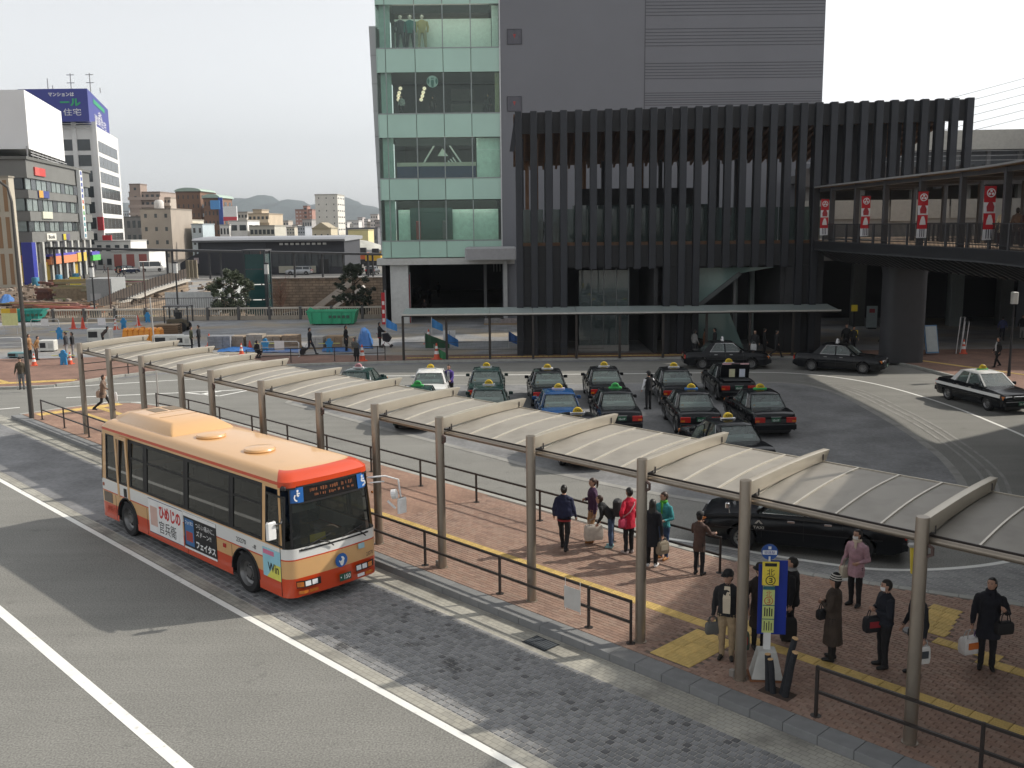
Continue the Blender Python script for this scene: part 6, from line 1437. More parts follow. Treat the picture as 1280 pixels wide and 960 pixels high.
bldg('white low shop with red and white hoarding at the foot of the white tower', 139, 186, 315, 200, 10, (.72, .71, .68), 1, 3, win=(.62, .72), wcol=(.40, .12, .10))
bldg('white flat canopy shop beside the white tower', 118, 163, 302, 203, 9, (.70, .69, .66), 2, 4, win=(.5, .45))
# --- middle distance
bldg('stepped brown apartment block with long balconies and a stair tower', 161, 200, 241, 330, 20, (.34, .27, .23), 8, 6, balcony=True)
bldg('brown stair tower rising beside the stepped apartments', 161.5, 175, 231, 329, 6, (.32, .25, .21), 8, 1, win=(.2, .3))
bldg('pale stepped end of the brown apartment block', 199, 213, 248, 334, 16, (.44, .38, .32), 7, 3, balcony=True)
bldg('taupe commercial block with small windows and white sign band', 175, 213, 262, 240, 16, (.36, .31, .26), 4, 3, win=(.25, .3), tank=True)
bldg('grey block standing behind the taupe commercial block', 150, 177, 272, 265, 14, (.22, .21, .20), 3, 4)
bldg('tan house front with white gutter near the brown brick offices', 212, 232, 280, 255, 10, (.52, .46, .32), 3, 2, win=(.35, .4))
bldg('pale cream gabled shop beside the taupe block', 219, 240, 276, 262, 10, (.64, .60, .50), 3, 3, win=(.4, .4))
bb1 = bldg('tall brown brick office with a green barrel roof', 219.5, 250, 241, 300, 16, (.20, .115, .075), 7, 5, win=(.22, .4), sidewin=3)
bb2 = bldg('lower brown brick office with arched white gable and blue sign', 254, 273, 249, 292, 14, (.21, .12, .08), 6, 4, win=(.3, .42), sidewin=3)
for b_, (xa, xb_, Y_, yy) in ((bb1, (219.5, 250, 300, 241)), (bb2, (254, 273, 292, 249))):
    a, b = at(xa, yy, Y_), at(xb_, yy, Y_); w = (b.x - a.x) / 2 + .4
    m = MB(); m.loft([[(w * math.cos(math.pi * k / 10), y, a.z + .4 + 1.1 * math.sin(math.pi * k / 10)) for k in range(11)] for y in (-.3, 15)]); m.build('barrel_roof', flat((.33, .42, .36), .6), b_, smooth=True)
q = at(269, 256, 291); MB().box(q.x - 1.4 - bb2.location.x, q.x + 1.4 - bb2.location.x, -1.2, -.9, q.z - 1.3, q.z + 1.3).build('round_sign', flat((.10, .30, .62)), bb2)
q = at(275.5, 264, 291); MB().box(q.x - .6 - bb2.location.x, q.x + .6 - bb2.location.x, -.6, -.3, q.z - 4.5, q.z + 4.0).build('vertical_sign', flat((.05, .10, .35)), bb2)
wb = bldg('white three-storey shop block with a red and white roof hoarding', 286, 309, 277, 245, 12, (.72, .71, .68), 3, 2, win=(.72, .42), sidewin=2)
q = at(289, 269, 247); MB().box(q.x - 1.7 - wb.location.x, q.x + 1.7 - wb.location.x, 1, 1.5, q.z - 1.4, q.z + 2.2).build('hoarding', flat((.75, .75, .75)), wb); MB().box(q.x - 1.7 - wb.location.x, q.x + 1.7 - wb.location.x, .95, .99, q.z - 1.4, q.z - .4).build('hoarding_base', flat((.55, .06, .08)), wb)
bldg('white clinic-like block with square windows beside the brown brick offices', 274.5, 286.5, 282, 243, 10, (.68, .67, .64), 3, 3, win=(.5, .5))
bldg('pale blue narrow house among the offices', 239, 253, 281, 250, 10, (.50, .58, .62), 3, 2, win=(.4, .4))
bldg('grey flats behind the white shop block', 293, 309, 266, 285, 14, (.42, .39, .35), 5, 4, balcony=True)
bldg('beige ziggurat apartments stepping down beside the hills', 310, 336, 268, 262, 16, (.50, .41, .30), 5, 5, balcony=True)
bldg('beige crest storey of the ziggurat apartments', 316, 327, 263, 268, 8, (.46, .38, .28), 4, 2)
bldg('wide grey-beige office below the ziggurat apartments', 312, 343, 283, 240, 12, (.46, .44, .38), 3, 6, win=(.7, .4))
bldg('distant brick-red and white striped apartment tower', 369, 390, 263, 520, 18, (.36, .20, .16), 9, 5, wcol=(.55, .50, .47), win=(.5, .35))
bldg('brick-red core of the striped apartment tower', 379, 384, 258.5, 519, 8, (.34, .19, .15), 9, 1)
wtl = bldg('tall plain white slab tower with few windows', 393.5, 421.5, 244, 330, 14, (.62, .60, .55), 9, 3, win=(.12, .22), sidewin=4)
hs_ = bldg('sand-coloured gabled house before the white slab tower', 390, 413.5, 286, 230, 9, (.50, .44, .32), 2, 3, win=(.22, .3))
a, b = at(389.5, 286, 230), at(414, 286, 230); ap = at(402, 278, 230).z; lx = hs_.location.x
m = MB(); m.loft([[(a.x - lx, y, a.z), ((a.x + b.x) / 2 - lx, y, ap), (b.x - lx, y, b.z)] for y in (-.3, 9.3)]); m.build('gable_roof', flat((.34, .29, .20)), hs_)
bldg('pale yellow warehouse near the tall green glass corner', 435, 460, 288.5, 330, 14, (.66, .58, .30), 1, 1, win=(.05, .05))
bldg('dark long shed roof behind the yellow warehouse', 424, 472, 286, 380, 20, (.16, .16, .17), 1, 8, win=(.3, .2))
rc_ = random.Random(11); CN = {(.5, .48, .45): 'stone-grey', (.6, .58, .54): 'off-white', (.42, .36, .30): 'brown-beige', (.35, .33, .32): 'mid-grey', (.62, .60, .58): 'white', (.46, .40, .34): 'tan', (.30, .26, .24): 'dark brown'}; NW = ('no', 'one', 'two', 'three', 'four', 'five', 'six')
for i in range(60):
    px = rc_.uniform(150, 475); w = rc_.uniform(4, 12); Y = rc_.uniform(420, 1500); yt = 287 - rc_.uniform(3, 16) * (420 / Y) ** .35 - (640 - px) * .002
    c = rc_.choice([(.5, .48, .45), (.6, .58, .54), (.42, .36, .30), (.35, .33, .32), (.62, .60, .58), (.46, .40, .34), (.30, .26, .24)])
    rw, cw_ = rc_.randint(3, 6), rc_.randint(2, 4); bldg('small %s distant building, %s storeys of %s windows' % (CN[c], NW[rw], NW[cw_]), px, px + w, yt, Y, 14, c, rw, cw_, win=(.5, .45), group='distant buildings of the town')
for i, (px, w, yt, Y, c) in enumerate(((447, 6, 273, 700, (.55, .50, .48)), (455, 5, 275, 690, (.52, .49, .47)), (463, 9, 269, 640, (.55, .50, .46)), (426, 8, 279, 600, (.6, .58, .55)), (437, 8, 281, 610, (.5, .48, .46)), (345, 10, 283, 420, (.4, .38, .36)), (358, 10, 285, 400, (.5, .46, .38)), (372, 9, 284, 380, (.36, .38, .42)), (153, 8, 265, 500, (.5, .52, .55)))):
    bldg('distant six-storey block on the skyline, ' + ('greyish beside another alike', 'greyish beside another alike', 'pale brown behind the dark long shed', 'whitish near the yellow warehouse', 'stone-grey behind the yellow warehouse', 'mid-grey near the ziggurat apartments', 'cream near the ziggurat apartments', 'blue-grey before the striped tower', 'pale blue beside the white office tower')[i], px, px + w, yt, Y, 14, c, 6, 3, win=(.5, .4), group='distant buildings of the town')
# --- long low black building with a silver roof
LBK = thing('black_pavilion', 'long low black pavilion with a curved silver roof', 'building', (-40, 172, 0), 0)
za = at(330, 299, 172).z; xa, xb_ = at(247, 300, 172).x + 40, at(430, 300, 172).x + 40
MB().box(xa, xb_, 0, 18, 0, za - .3).build('wall', mat('black_cladding', (.028, .03, .038), .6, 0, .1, .3), LBK)
m = MB(); m.loft([[(x, -1.5, za - .45), (x, -1.8, za - .1), (x, -1.0, za + .25), (x, 8, za + .5), (x, 19, za + .3), (x, 19, za - .3)] for x in (xa - .5, xb_ + .4)]); m.build('roof', flat((.36, .37, .39), .4, .4), LBK, smooth=30)
xs_ = at(222, 320, 172).x + 40; m = MB(); m.loft([[(x, 1, 0), (x, 1, at(240, 318, 172).z + d), (x, 14, at(240, 318, 172).z + d), (x, 14, 0)] for x, d in ((xs_, -1.6), (xs_ + 2, -.4), (xa - .1, .2))]); m.build('side_wing', mat('black_wing', (.03, .032, .04), .6), LBK)
for k in range(11): MB().box(xa + 13 + k * 1.15, xa + 14 + k * 1.15, -.08, .0, 1.2, 3.6).build('window', M_gls, LBK)
MB().box(xa + .6, xa + 11.8, -.06, 0, 4.3, za - .6).build('upper_panel', flat((.045, .05, .062)), LBK)
MB().box(xa + 14, xa + 20.5, -.2, -.05, .2, 1.4).build('low_cream_panel', flat((.42, .40, .32)), LBK)
MB().box(xb_ - 4.5, xb_ - 2.8, -.1, .0, 0, 2.6).build('door', flat((.012, .012, .012)), LBK)
for k in range(9): MB().box(xa + 14.3 + k * .95, xa + 14.9 + k * .95, -.2, -.1, za - 1.05, za - .7).build('sign_letter', flat((.7, .7, .68)), LBK)
sg_ = at(245, 326, 172); MB().box(sg_.x + 40 - .6, sg_.x + 40 + .6, .8, .9, sg_.z - .5, sg_.z + .5).build('pale_sign', flat((.5, .42, .44)), LBK)
# --- thin covered walkway running across
WK = thing('covered_walkway', 'thin dark covered walkway on slim posts crossing the building site', 'canopy', (-45, 158, 0), 0)
M_wk = flat((.05, .05, .052), .5, .2)
def wkx(px): return at(px, 330, 158).x + 45
zt = at(300, 309, 158).z
pa, pb = (wkx(40), at(40, 308.5, 158).z), (wkx(482), at(482, 317, 158).z)
m = MB(); m.loft([[(x, -1, z - .3), (x, 1.2, z - .3), (x, 1.2, z + .05), (x, -1, z + .05)] for x, z in (pa, pb)]); m.build('roof', M_wk, WK)
for px in (69, 79, 104, 112, 209, 216, 262, 276, 337, 368, 403, 429, 460, 466):
    f = (wkx(px) - pa[0]) / (pb[0] - pa[0]); z = pa[1] + (pb[1] - pa[1]) * f; MB().box(wkx(px) - .14, wkx(px) + .14, -.14, .14, 0, z - .3).build('post', M_wk, WK)
m = MB(); m.loft([[(x, -3, z - .3), (x, -1, z - .3), (x, -1, z + .1), (x, -3, z + .1)] for x, z in ((wkx(-20), at(0, 323, 155).z), (wkx(39), at(39, 320, 155).z))]); m.build('roof', M_wk, WK)
# --- hills
def hills(name, pts, Y, depth, col, seed, kind='structure'):
    r_ = random.Random(seed); P = [at(px, py, Y) for px, py in pts]; X = []; mb = MB(); rows = 9
    fine = []
    for a, b in zip(P[:-1], P[1:]):
        for k in range(4): q = a.lerp(b, k / 4); q.z += r_.uniform(-2, 2); fine.append(q)
    fine.append(P[-1]); n = len(fine)
    for i in range(rows):
        t = i / (rows - 1); s = math.sin(math.pi * min(1, t * 1.15 if t < .87 else 1) * .5) if t <= 1 else 1
        for q in fine: mb.v.append((q.x, Y - depth * (1 - t), max(-5, q.z * s + 12 * math.sin(q.x * .02 + t * 9) * t * (1 - t))))
    for q in fine: mb.v.append((q.x, Y + depth, -5))
    for i in range(rows):
        for j in range(n - 1): a = i * n + j; mb.f.append((a, a + 1, a + 1 + n, a + n)); mb.m.append(0)
    return struct(mb.build(name, mat(name + '_woods', col, .95, 0, .3, .012), smooth='all'))
hills('hills', [(120, 268), (160, 254), (185, 262), (215, 268), (260, 274), (285, 266), (297, 254), (303, 249), (308, 248.5), (316, 250), (330, 248.5), (337, 246), (340, 245), (344, 248), (352, 255), (360, 255.5), (366, 256), (374, 251), (378, 251.5), (388, 256), (400, 258), (415, 254), (428, 250), (437, 247.5), (446, 251.5), (456, 257), (466, 258), (480, 262), (560, 262), (640, 250), (760, 256), (900, 262), (1100, 258), (1400, 262)], 4000, 900, (.035, .05, .05), 5)
hills('hills', [(250, 281), (300, 278), (340, 274), (380, 276), (430, 273), (480, 276), (600, 278), (900, 274), (1300, 280)], 2600, 400, (.05, .065, .06), 6)
# ================================================================ BUILDING SITE ON THE PLAZA
M_stone = brickmat('stone_facing', (.27, .205, .145), (.20, .15, .105), (.12, .09, .065), 1.1, .45, 0, .05, var=.3)
def _uvfix(m, ax):   # vertical stone courses: map x,z
    nt = m.node_tree; mp = [n for n in nt.nodes if n.type == 'MAPPING'][0]; mp.inputs['Rotation'].default_value = (R(90), 0, 0)
_uvfix(M_stone, 'y')
pit = thing('sunken_garden', 'sunken garden with brown stone retaining walls under construction', 'retaining wall', (-25, 158, 0), 0)
def PB(x0, x1, y0, y1, z0, z1): return MB().box(x0 + 25, x1 + 25, y0 - 158, y1 - 158, z0, z1)
PB(PIT[0], PIT[1], 158, 158.6, -8, -.04).build('far_wall', M_stone, pit); PB(PIT[0] - .6, PIT[0], 88, 158, -8, -.04).build('side_wall', M_stone, pit); PB(PIT[1], PIT[1] + .6, 88, 158, -8, -.04).build('side_wall', M_stone, pit); PB(PIT[0], PIT[1], 87.4, 88, -8, -.04).build('near_wall', M_stone, pit)
PB(PIT[0], PIT[1], 88, 158, -8.3, -8).build('floor', M_soil, pit)
PB(PIT[0], PIT[1], 157.6, 158.8, -.04, .12).build('coping', flat((.45, .43, .40)), pit)
def wl_pt(px, py, Y): q = at(px, py, Y); return Vector((q.x + 25, Y - 158, q.z))
for a, b, c in (((378, 398), (440, 352), .9), ((392, 402), (455, 358), .5)):
    m = MB(); m.beam(wl_pt(*a, 156), wl_pt(*b, 156), 1.6, c); m.build('stair_flight', flat((.36, .33, .29) if c > .6 else (.48, .46, .43)), pit)
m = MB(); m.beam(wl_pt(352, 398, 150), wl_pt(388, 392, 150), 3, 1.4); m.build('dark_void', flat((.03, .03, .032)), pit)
PB(-37, -36, 140, 141.5, -6, -2).build('doorway', flat((.03, .03, .03)), pit)
struct(MB().sheet([(-140, 84.7), (-40.7, 84.7), (-40.7, 118), (-62, 150), (-140, 150)], -.03).build('site_ground', M_soil))
struct(MB().sheet([(-150, 150), (-62, 150), (-40.7, 119), (-40.7, 158.9), (40, 158.9), (40, 171.5), (-150, 171.5)], -.025).build('side_street_pavement', M_plaza))
struct(MB().sheet([(-160, 161), (60, 161), (60, 171), (-160, 171)], -.015).build('side_street', asphalt('asphalt_side', (.10, .10, .098))))
struct(MB().sheet([(-200, 171.2), (-60, 171.2), (-60, 230), (-200, 230)], -.02).build('shop_street', asphalt('asphalt_shop', (.13, .13, .125))))
rb_ = MB(); r_ = random.Random(21)
for k in range(700):
    x, y, s = r_.uniform(-75, -41), r_.uniform(86, 145), r_.uniform(.08, .35); rb_.box(-s, s, -s * .7, s * .7, -.02, s, k % 3, Matrix.Translation((x, y, -.03)) @ Matrix.Rotation(r_.uniform(0, 3), 4, 'Z') @ Matrix.Rotation(r_.uniform(-.4, .4), 4, 'X'))
tag(rb_.build('rubble', [flat((.20, .15, .11), .9), flat((.30, .26, .22), .9), flat((.10, .075, .055), .9)]), 'broken stones and clods strewn over the bare site earth', 'rubble', kind='stuff')
# low parapet in front of the sunken garden, with piers and bars
pw = thing('parapet_wall', 'low pale parapet with small piers before the sunken garden', 'wall', (-25, 84.9, .1), 0)
MB().box(-15.5, 15.2, -.15, .15, 0, .35).build('plinth', mat('parapet_concrete', (.36, .31, .25), .8), pw)
MB().box(-15.5, 15.2, -.18, .18, .95, 1.08).build('coping', flat((.52, .47, .40), .8), pw)
_bm = MB().box(-.035, .035, -.05, .05, .35, .95).mesh('baluster', flat((.48, .42, .34), .8), recalc=False)
for k in range(150): obj('baluster', _bm, pw, (-15.3 + k * .203, 0, 0))
for k in range(12): MB().bevbox(-.12, .12, -.2, .2, 0, 1.15, .02).build('pier', flat((.10, .095, .09)), pw, loc=(-15 + k * 2.7, 0, 0))
fc = thing('site_fence', 'dark upright-bar fence behind the parapet by the white hoarding', 'fence', (-29, 86.2, .0), 0)
for z in (1.95, .3): MB().box(-6, 6, -.02, .02, z, z + .05).build('rail', M_dirn, fc)
_bm = MB().box(-.012, .012, -.012, .012, .1, 1.95).mesh('bar', M_dirn, recalc=False)
for k in range(60): obj('bar', _bm, fc, (-6 + k * .2, 0, 0))
# white hoarding
hd = thing('white_hoarding', 'white sheet hoarding fencing the site', 'hoarding', (-27, 90, 0), 0)
for i in range(7): q = at(207 + i * 9.5, 384, 92); q2 = at(207 + (i + 1) * 9.5 - .3, 384, 92); MB().box(q.x + 27, q2.x + 27, 2, 2.06, -.05, 2.15).build('hoarding_panel', mat('hoarding_white_%d' % i, (.58, .60, .60), .6), hd)
for i in range(4):
    a, b = at(272 + i * 15, 380, 93 + i * 4), at(272 + (i + 1) * 15 - .5, 380, 93 + (i + 1) * 4); m = MB(); m.beam((a.x + 27, a.y - 90, 1.2), (b.x + 27, b.y - 90, 1.3), .06, 2.3); m.build('hoarding_panel', flat((.50, .52, .52), .6), hd)
# ramp walls on the left
rp_w = thing('ramp_wall', 'stone-faced ramp wall with pale coping and dark mesh fence', 'retaining wall', (-40, 108, 0), 0)
pr = [(112, 398), (150, 380), (190, 364), (232, 351)]
pts = [at(px, py, 100 + i * 9) for i, (px, py) in enumerate(pr)]
for a, b in zip(pts[:-1], pts[1:]):
    A, B_ = a - Vector((-40, 108, 0)), b - Vector((-40, 108, 0)); q = MB(); q.add([(A.x, A.y, -3), (B_.x, B_.y, -3), (B_.x, B_.y, B_.z), (A.x, A.y, A.z), (A.x, A.y + 1, -3), (B_.x, B_.y + 1, -3), (B_.x, B_.y + 1, B_.z), (A.x, A.y + 1, A.z)], [(0, 1, 2, 3), (7, 6, 5, 4), (0, 4, 5, 1), (1, 5, 6, 2), (2, 6, 7, 3), (3, 7, 4, 0)]); q.build('wall', M_stone, rp_w)
    m = MB(); m.beam(A + Vector((0, .3, .1)), B_ + Vector((0, .3, .1)), 1.2, .25); m.build('coping', flat((.46, .43, .38)), rp_w)
    for t in range(12):
        p = A.lerp(B_, t / 12); MB().box(p.x - .04, p.x + .04, p.y + .4, p.y + .48, p.z, p.z + 1.6).build('fence_post', M_dirn, rp_w)
    m = MB(); m.beam(A + Vector((0, .5, 1.0)), B_ + Vector((0, .5, 1.0)), .02, 1.1); m.build('fence_mesh', flat((.06, .045, .035), .8), rp_w)
# glazed lift tower
q = at(318, 330, 96); lf = thing('lift_tower', 'dark green glass lift tower beside the evergreen tree', 'lift', (q.x, 96, -.5), 0)
for s in (-1, 1):
    for d in (0, 2.2): MB().box(s * 1.0 - .08, s * 1.0 + .08, d - .08, d + .08, 0, 6.3).build('corner_post', flat((.04, .05, .055)), lf)
for k in range(4): MB().box(-.92, .92, -.04, .0, .1 + k * 1.5, 1.5 + k * 1.5).build('glass_pane', mat('lift_glass_%d' % k, (.02, .075, .075), .12, 0, .2, .5), lf); MB().box(.96, 1.0, .1, 2.1, .1 + k * 1.5, 1.5 + k * 1.5).build('glass_pane', mat('lift_glass_s%d' % k, (.02, .05, .052), .12), lf)
MB().box(-1.15, 1.15, -.2, 2.4, 6.3, 6.45).build('roof', flat((.08, .08, .085)), lf)
# --- trees
def leaf_mesh(name, n, rad, m, seed, size, shape='cone', zlo=0.0):
    r_ = random.Random(seed); mb = MB(); clumps = []
    for i in range(95):
        t = r_.random(); z = t
        if shape == 'cone': rr = (1 - t) ** .6 * (.35 + .65 * min(1, t * 6)) 
        else: rr = math.sin(math.pi * min(1, .12 + t * .86)) ** .7
        a = r_.uniform(0, 2 * math.pi); q = math.sqrt(r_.random()) * r_.uniform(.85, 1.25); clumps.append((Vector((rad[0] * rr * q * math.cos(a), rad[1] * rr * q * math.sin(a), zlo + rad[2] * z)), r_.uniform(.07, .2) * rad[0]))
    for i in range(n):
        c, cr_ = r_.choice(clumps); d = Vector((r_.gauss(0, 1), r_.gauss(0, 1), r_.gauss(0, .8))); d = d.normalized() * cr_ * r_.random() ** .4; p = c + d
        u = Vector((r_.uniform(-1, 1), r_.uniform(-1, 1), r_.uniform(-.6, .6))).normalized(); w = u.orthogonal().normalized(); s = size * r_.uniform(.6, 1.3)
        mb.add([p - u * s, p + w * s * .45, p + u * s, p - w * s * .45], [(0, 1, 2, 3)], 0)
    o = mb.mesh(name, m, recalc=False); return o
M_leaf = mat('evergreen_leaf', (.05, .066, .032), .6, 0, .45, 2.5); M_leaf2 = mat('evergreen_leaf_b', (.045, .058, .036), .6, 0, .45, 2.5); M_trunk = mat('trunk_bark', (.10, .075, .055), .9, 0, .3, 6, .5, 20)
def tree(label, px, py, Y, h, w, m, seed, n=11000, shape='round'):
    q = at(px, py, Y); t = thing('evergreen_tree', label, 'tree', (q.x, Y, -.05), 0)
    tk = MB(); tk.path([(0, 0, 0), (.05, 0, h * .3), (-.05, .05, h * .6), (0, 0, h * .85)], [.16, .13, .09, .04], 8)
    r_ = random.Random(seed)
    for k in range(9):
        a = r_.uniform(0, 6.28); z = h * r_.uniform(.2, .7); tk.path([(0, 0, z), (w * .3 * math.cos(a), w * .3 * math.sin(a), z + h * .12), (w * .55 * math.cos(a), w * .55 * math.sin(a), z + h * .17)], [.06, .04, .02], 5)
    tk.build('trunk', M_trunk, t, smooth=True)
    cr_ = obj('crown', leaf_mesh('crown', n, (w * .62, w * .62, h * .86), m, seed, .11, shape, h * .12), t); cr_['kind'] = 'stuff'
    for k in range(4): m_ = MB(); a = k * 1.57 + .4; m_.tube((1.4 * math.cos(a), 1.4 * math.sin(a), 0), (.1 * math.cos(a), .1 * math.sin(a), 1.9), .04, n=5); m_.build('support_stake', flat((.30, .24, .16)), t)
    return t
tree('bushy evergreen tree on stakes beside the glass lift tower', 291, 394, 88.5, 4.3, 3.6, M_leaf, 3)
tree('upright evergreen tree beside the green skip', 443, 398, 86.5, 4.9, 2.7, M_leaf2, 4, 10000)
bt = thing('bare_tree', 'leafless reddish young tree before the stone wall', 'tree', (at(352, 395, 88).x, 88, -.1), 0)
tk = MB(); r_ = random.Random(9); tk.path([(0, 0, 0), (0, .05, 1.4), (.05, 0, 3.0)], [.08, .06, .03], 7)
tk.build('trunk', M_trunk, bt, smooth=True); tw = MB()
for k in range(70):
    a = r_.uniform(0, 6.28); z = r_.uniform(.9, 2.9); l = r_.uniform(.5, 1.2); e = (l * .7 * math.cos(a), l * .7 * math.sin(a), z + l * .8); tw.path([(0, 0, z), (e[0] * .5, e[1] * .5, z + l * .3), e], [.022, .014, .006], 4)
    for j in range(3): tw.path([e, (e[0] + r_.uniform(-.3, .3), e[1] + r_.uniform(-.3, .3), e[2] + r_.uniform(.1, .4))], [.008, .004], 3)
tag(tw.build('twigs', flat((.16, .08, .055), .9), bt), kind='stuff')
# --- lamp posts
def site_lamp(label, px, pb, Y, py_l, thin=False):
    q = at(px, pb, Y); t = thing('plaza_lamp', label, 'lamp', (q.x, Y, .0), 0); zt = at(px, py_l, Y).z
    MB().path([(0, 0, 0), (0, 0, .5), (0, 0, zt - .9)], [.12, .09, .07], 8).build('post', M_dirn, t, smooth=True)
    MB().bevbox(-.17, .17, -.17, .17, zt - .9, zt, .03).build('lantern', flat((.62, .62, .60), .4), t); MB().box(-.2, .2, -.2, .2, zt, zt + .12).build('lantern_cap', M_dirn, t)
    MB().bevbox(-.42, .42, -.3, .3, 0, .75, .05).build('base_box', flat((.05, .055, .065)), t)
site_lamp('dark lamp post with white box lantern by the lumber pile', 119, 394, 90, 334); site_lamp('dark lamp post with white box lantern before the white hoarding', 223, 392, 89.5, 329); site_lamp('dark lamp post with white box lantern before the stone wall', 336, 394, 88.6, 330)
for px, Y, pt, lab in ((139, 92, 334, 'plain dark post standing near the grey site wall'), (183, 95, 328, 'thin rusty post standing on the site'), (329, 100, 313, 'pale-topped slim post behind the evergreen tree')):
    q = at(px, 390, Y); t = thing('site_post', lab, 'post', (q.x, Y, 0)); zt = at(px, pt, Y).z; MB().path([(0, 0, 0), (0, 0, zt)], .07, 7).build('pole', flat((.10, .06, .05)), t); MB().box(-.2, .2, -.2, .2, 0, .3).build('foot', flat((.1, .1, .1)), t)
# --- site furniture
M_cor = mat('cone_orange', (.62, .09, .035), .5, 0, .06, 3); M_cwh = flat((.75, .74, .72), .5)
_c = MB(); _c.bevbox(-.19, .19, -.19, .19, 0, .04, .01); cb_m = _c.mesh('base', M_cor)
cm = []
for i, (z0, z1) in enumerate(((.04, .24), (.24, .38), (.38, .48), (.48, .60), (.60, .72))): r0, r1 = .145 - .118 * (z0 - .04) / .68, .145 - .118 * (z1 - .04) / .68; cm.append(MB().lathe([(r0, z0), (r1, z1)], 14).mesh('cone_body' if i % 2 == 0 else 'white_band', M_cor if i % 2 == 0 else M_cwh, smooth=60))
cred = [MB().lathe([(.145, .04), (.03, .72), (0, .73)], 14).mesh('cone_body', mat('cone_red', (.60, .06, .03), .5), smooth=60)]
def cone(px, py, label, red=False, z=.118, s=1.0):
    q = gnd(px, py, z); t = thing('traffic_cone', label, 'traffic cone', q, rnd.uniform(0, 1.5), 'traffic cones on the plaza'); t.scale = (s, s, s)
    obj('base', cb_m, t)
    for m in (cred if red else cm): obj(m.name.split('.')[0], m, t)
L1 = 'orange and white banded traffic cone on the brick edge of the far pavement'; L2 = 'plain red traffic cone by the white pipe barricades'; L3 = 'orange and white banded traffic cone among the blue tarpaulins'; L4 = 'orange and white banded traffic cone beside the green netting'
for a in ((43, 457, L1), (88, 455, L1), (92, 411, L2, 1, .118, 1.3), (104, 411, L2, 1, .118, 1.3), (145, 412, 'banded traffic cone beside the white pipe barricade with a notice', 0, .118, 1.25), (173, 407, L2, 1, .118, 1.2), (262, 433, L3, 0, .118, 1.2), (302, 443, L3, 0), (313, 436, 'stubby red cone beside the crouching figure', 1, .118, 1.1), (453, 451, 'banded traffic cone next to the crouching woman in a skirt', 0, .118, 1.35), (536, 430, L4, 0, .118, 1.4), (546, 449, L4, 0, .118, 1.35), (482, 401, 'banded traffic cone at the foot of the white pillar', 0, .118, 1.5), (1204, 442, 'banded traffic cone standing under the pedestrian deck', 0, .118, 1.2)): cone(*a)
def barricade(px, py, label, w=1.5, rz=0, board=True):
    t = thing('pipe_barricade', label, 'barricade', gnd(px, py, .118), rz); h = .95
    m = MB(); m.path([(-w / 2, 0, 0), (-w / 2, 0, h - .1), (-w / 2 + .1, 0, h), (w / 2 - .1, 0, h), (w / 2, 0, h - .1), (w / 2, 0, 0)], .028, 6); m.build('frame', flat((.62, .62, .60), .4), t, smooth=True)
    for z in (.35, .6): MB().tube((-w / 2, 0, z), (w / 2, 0, z), .018, n=5).build('bar', flat((.6, .6, .58)), t)
    for s in (-1, 1): MB().tube((s * w / 2, -.35, .02), (s * w / 2, .35, .02), .02, n=5).build('foot', flat((.5, .5, .5)), t)
    if board: MB().box(-.3, .3, -.05, -.03, .42, 1.0).build('notice_board', flat((.75, .72, .72), .5), t)
barricade(57, 414, 'white pipe barricade with a notice near the tall red cones', 2.2); barricade(128, 413, 'white pipe barricade with a notice before the ramp', 2.2, .1); barricade(158, 409, 'white round-ended pipe barricade without a notice', 2.0, -.2, False); barricade(12, 440, 'white pipe barricade at the pavement beside the street lamp', 1.6, .2, False); barricade(350, 446, 'low white pipe barricade with a notice before the stacked pavers', 2.4, 0, True)
def bluestand(px, py, label, col=(.03, .24, .50), h=.9):
    t = thing('barrier_stand', label, 'barrier', gnd(px, py, .118), 0, 'blue barrier stands')
    m = MB(); prof = [(-.2, 0), (-.16, .5), (-.24, .55), (-.24, .72), (-.12, .78), (-.13, .9), (0, .97), (.13, .9), (.12, .78), (.24, .72), (.24, .55), (.16, .5), (.2, 0), (.06, 0), (.0, .3), (-.06, 0)]
    m.loft([[(x, y, z * h / .97) for x, z in prof] for y in (-.06, .06)]); m.build('body', flat(col, .45), t)
    MB().tube((-.7, 0, .62 * h), (.7, 0, .62 * h), .025, n=6).build('bar', flat((.6, .6, .2)), t)
B1 = 'bright blue plastic barrier stand holding a bar, on the plaza'
for a in ((80, 456, B1), (75, 424, B1), (155, 411, B1), (185, 403, B1), (332, 440, 'blue barrier stand near the crouching figure in black'), (412, 440, 'blue barrier stand before the stacked pavers, near the woman in black')): bluestand(*a)
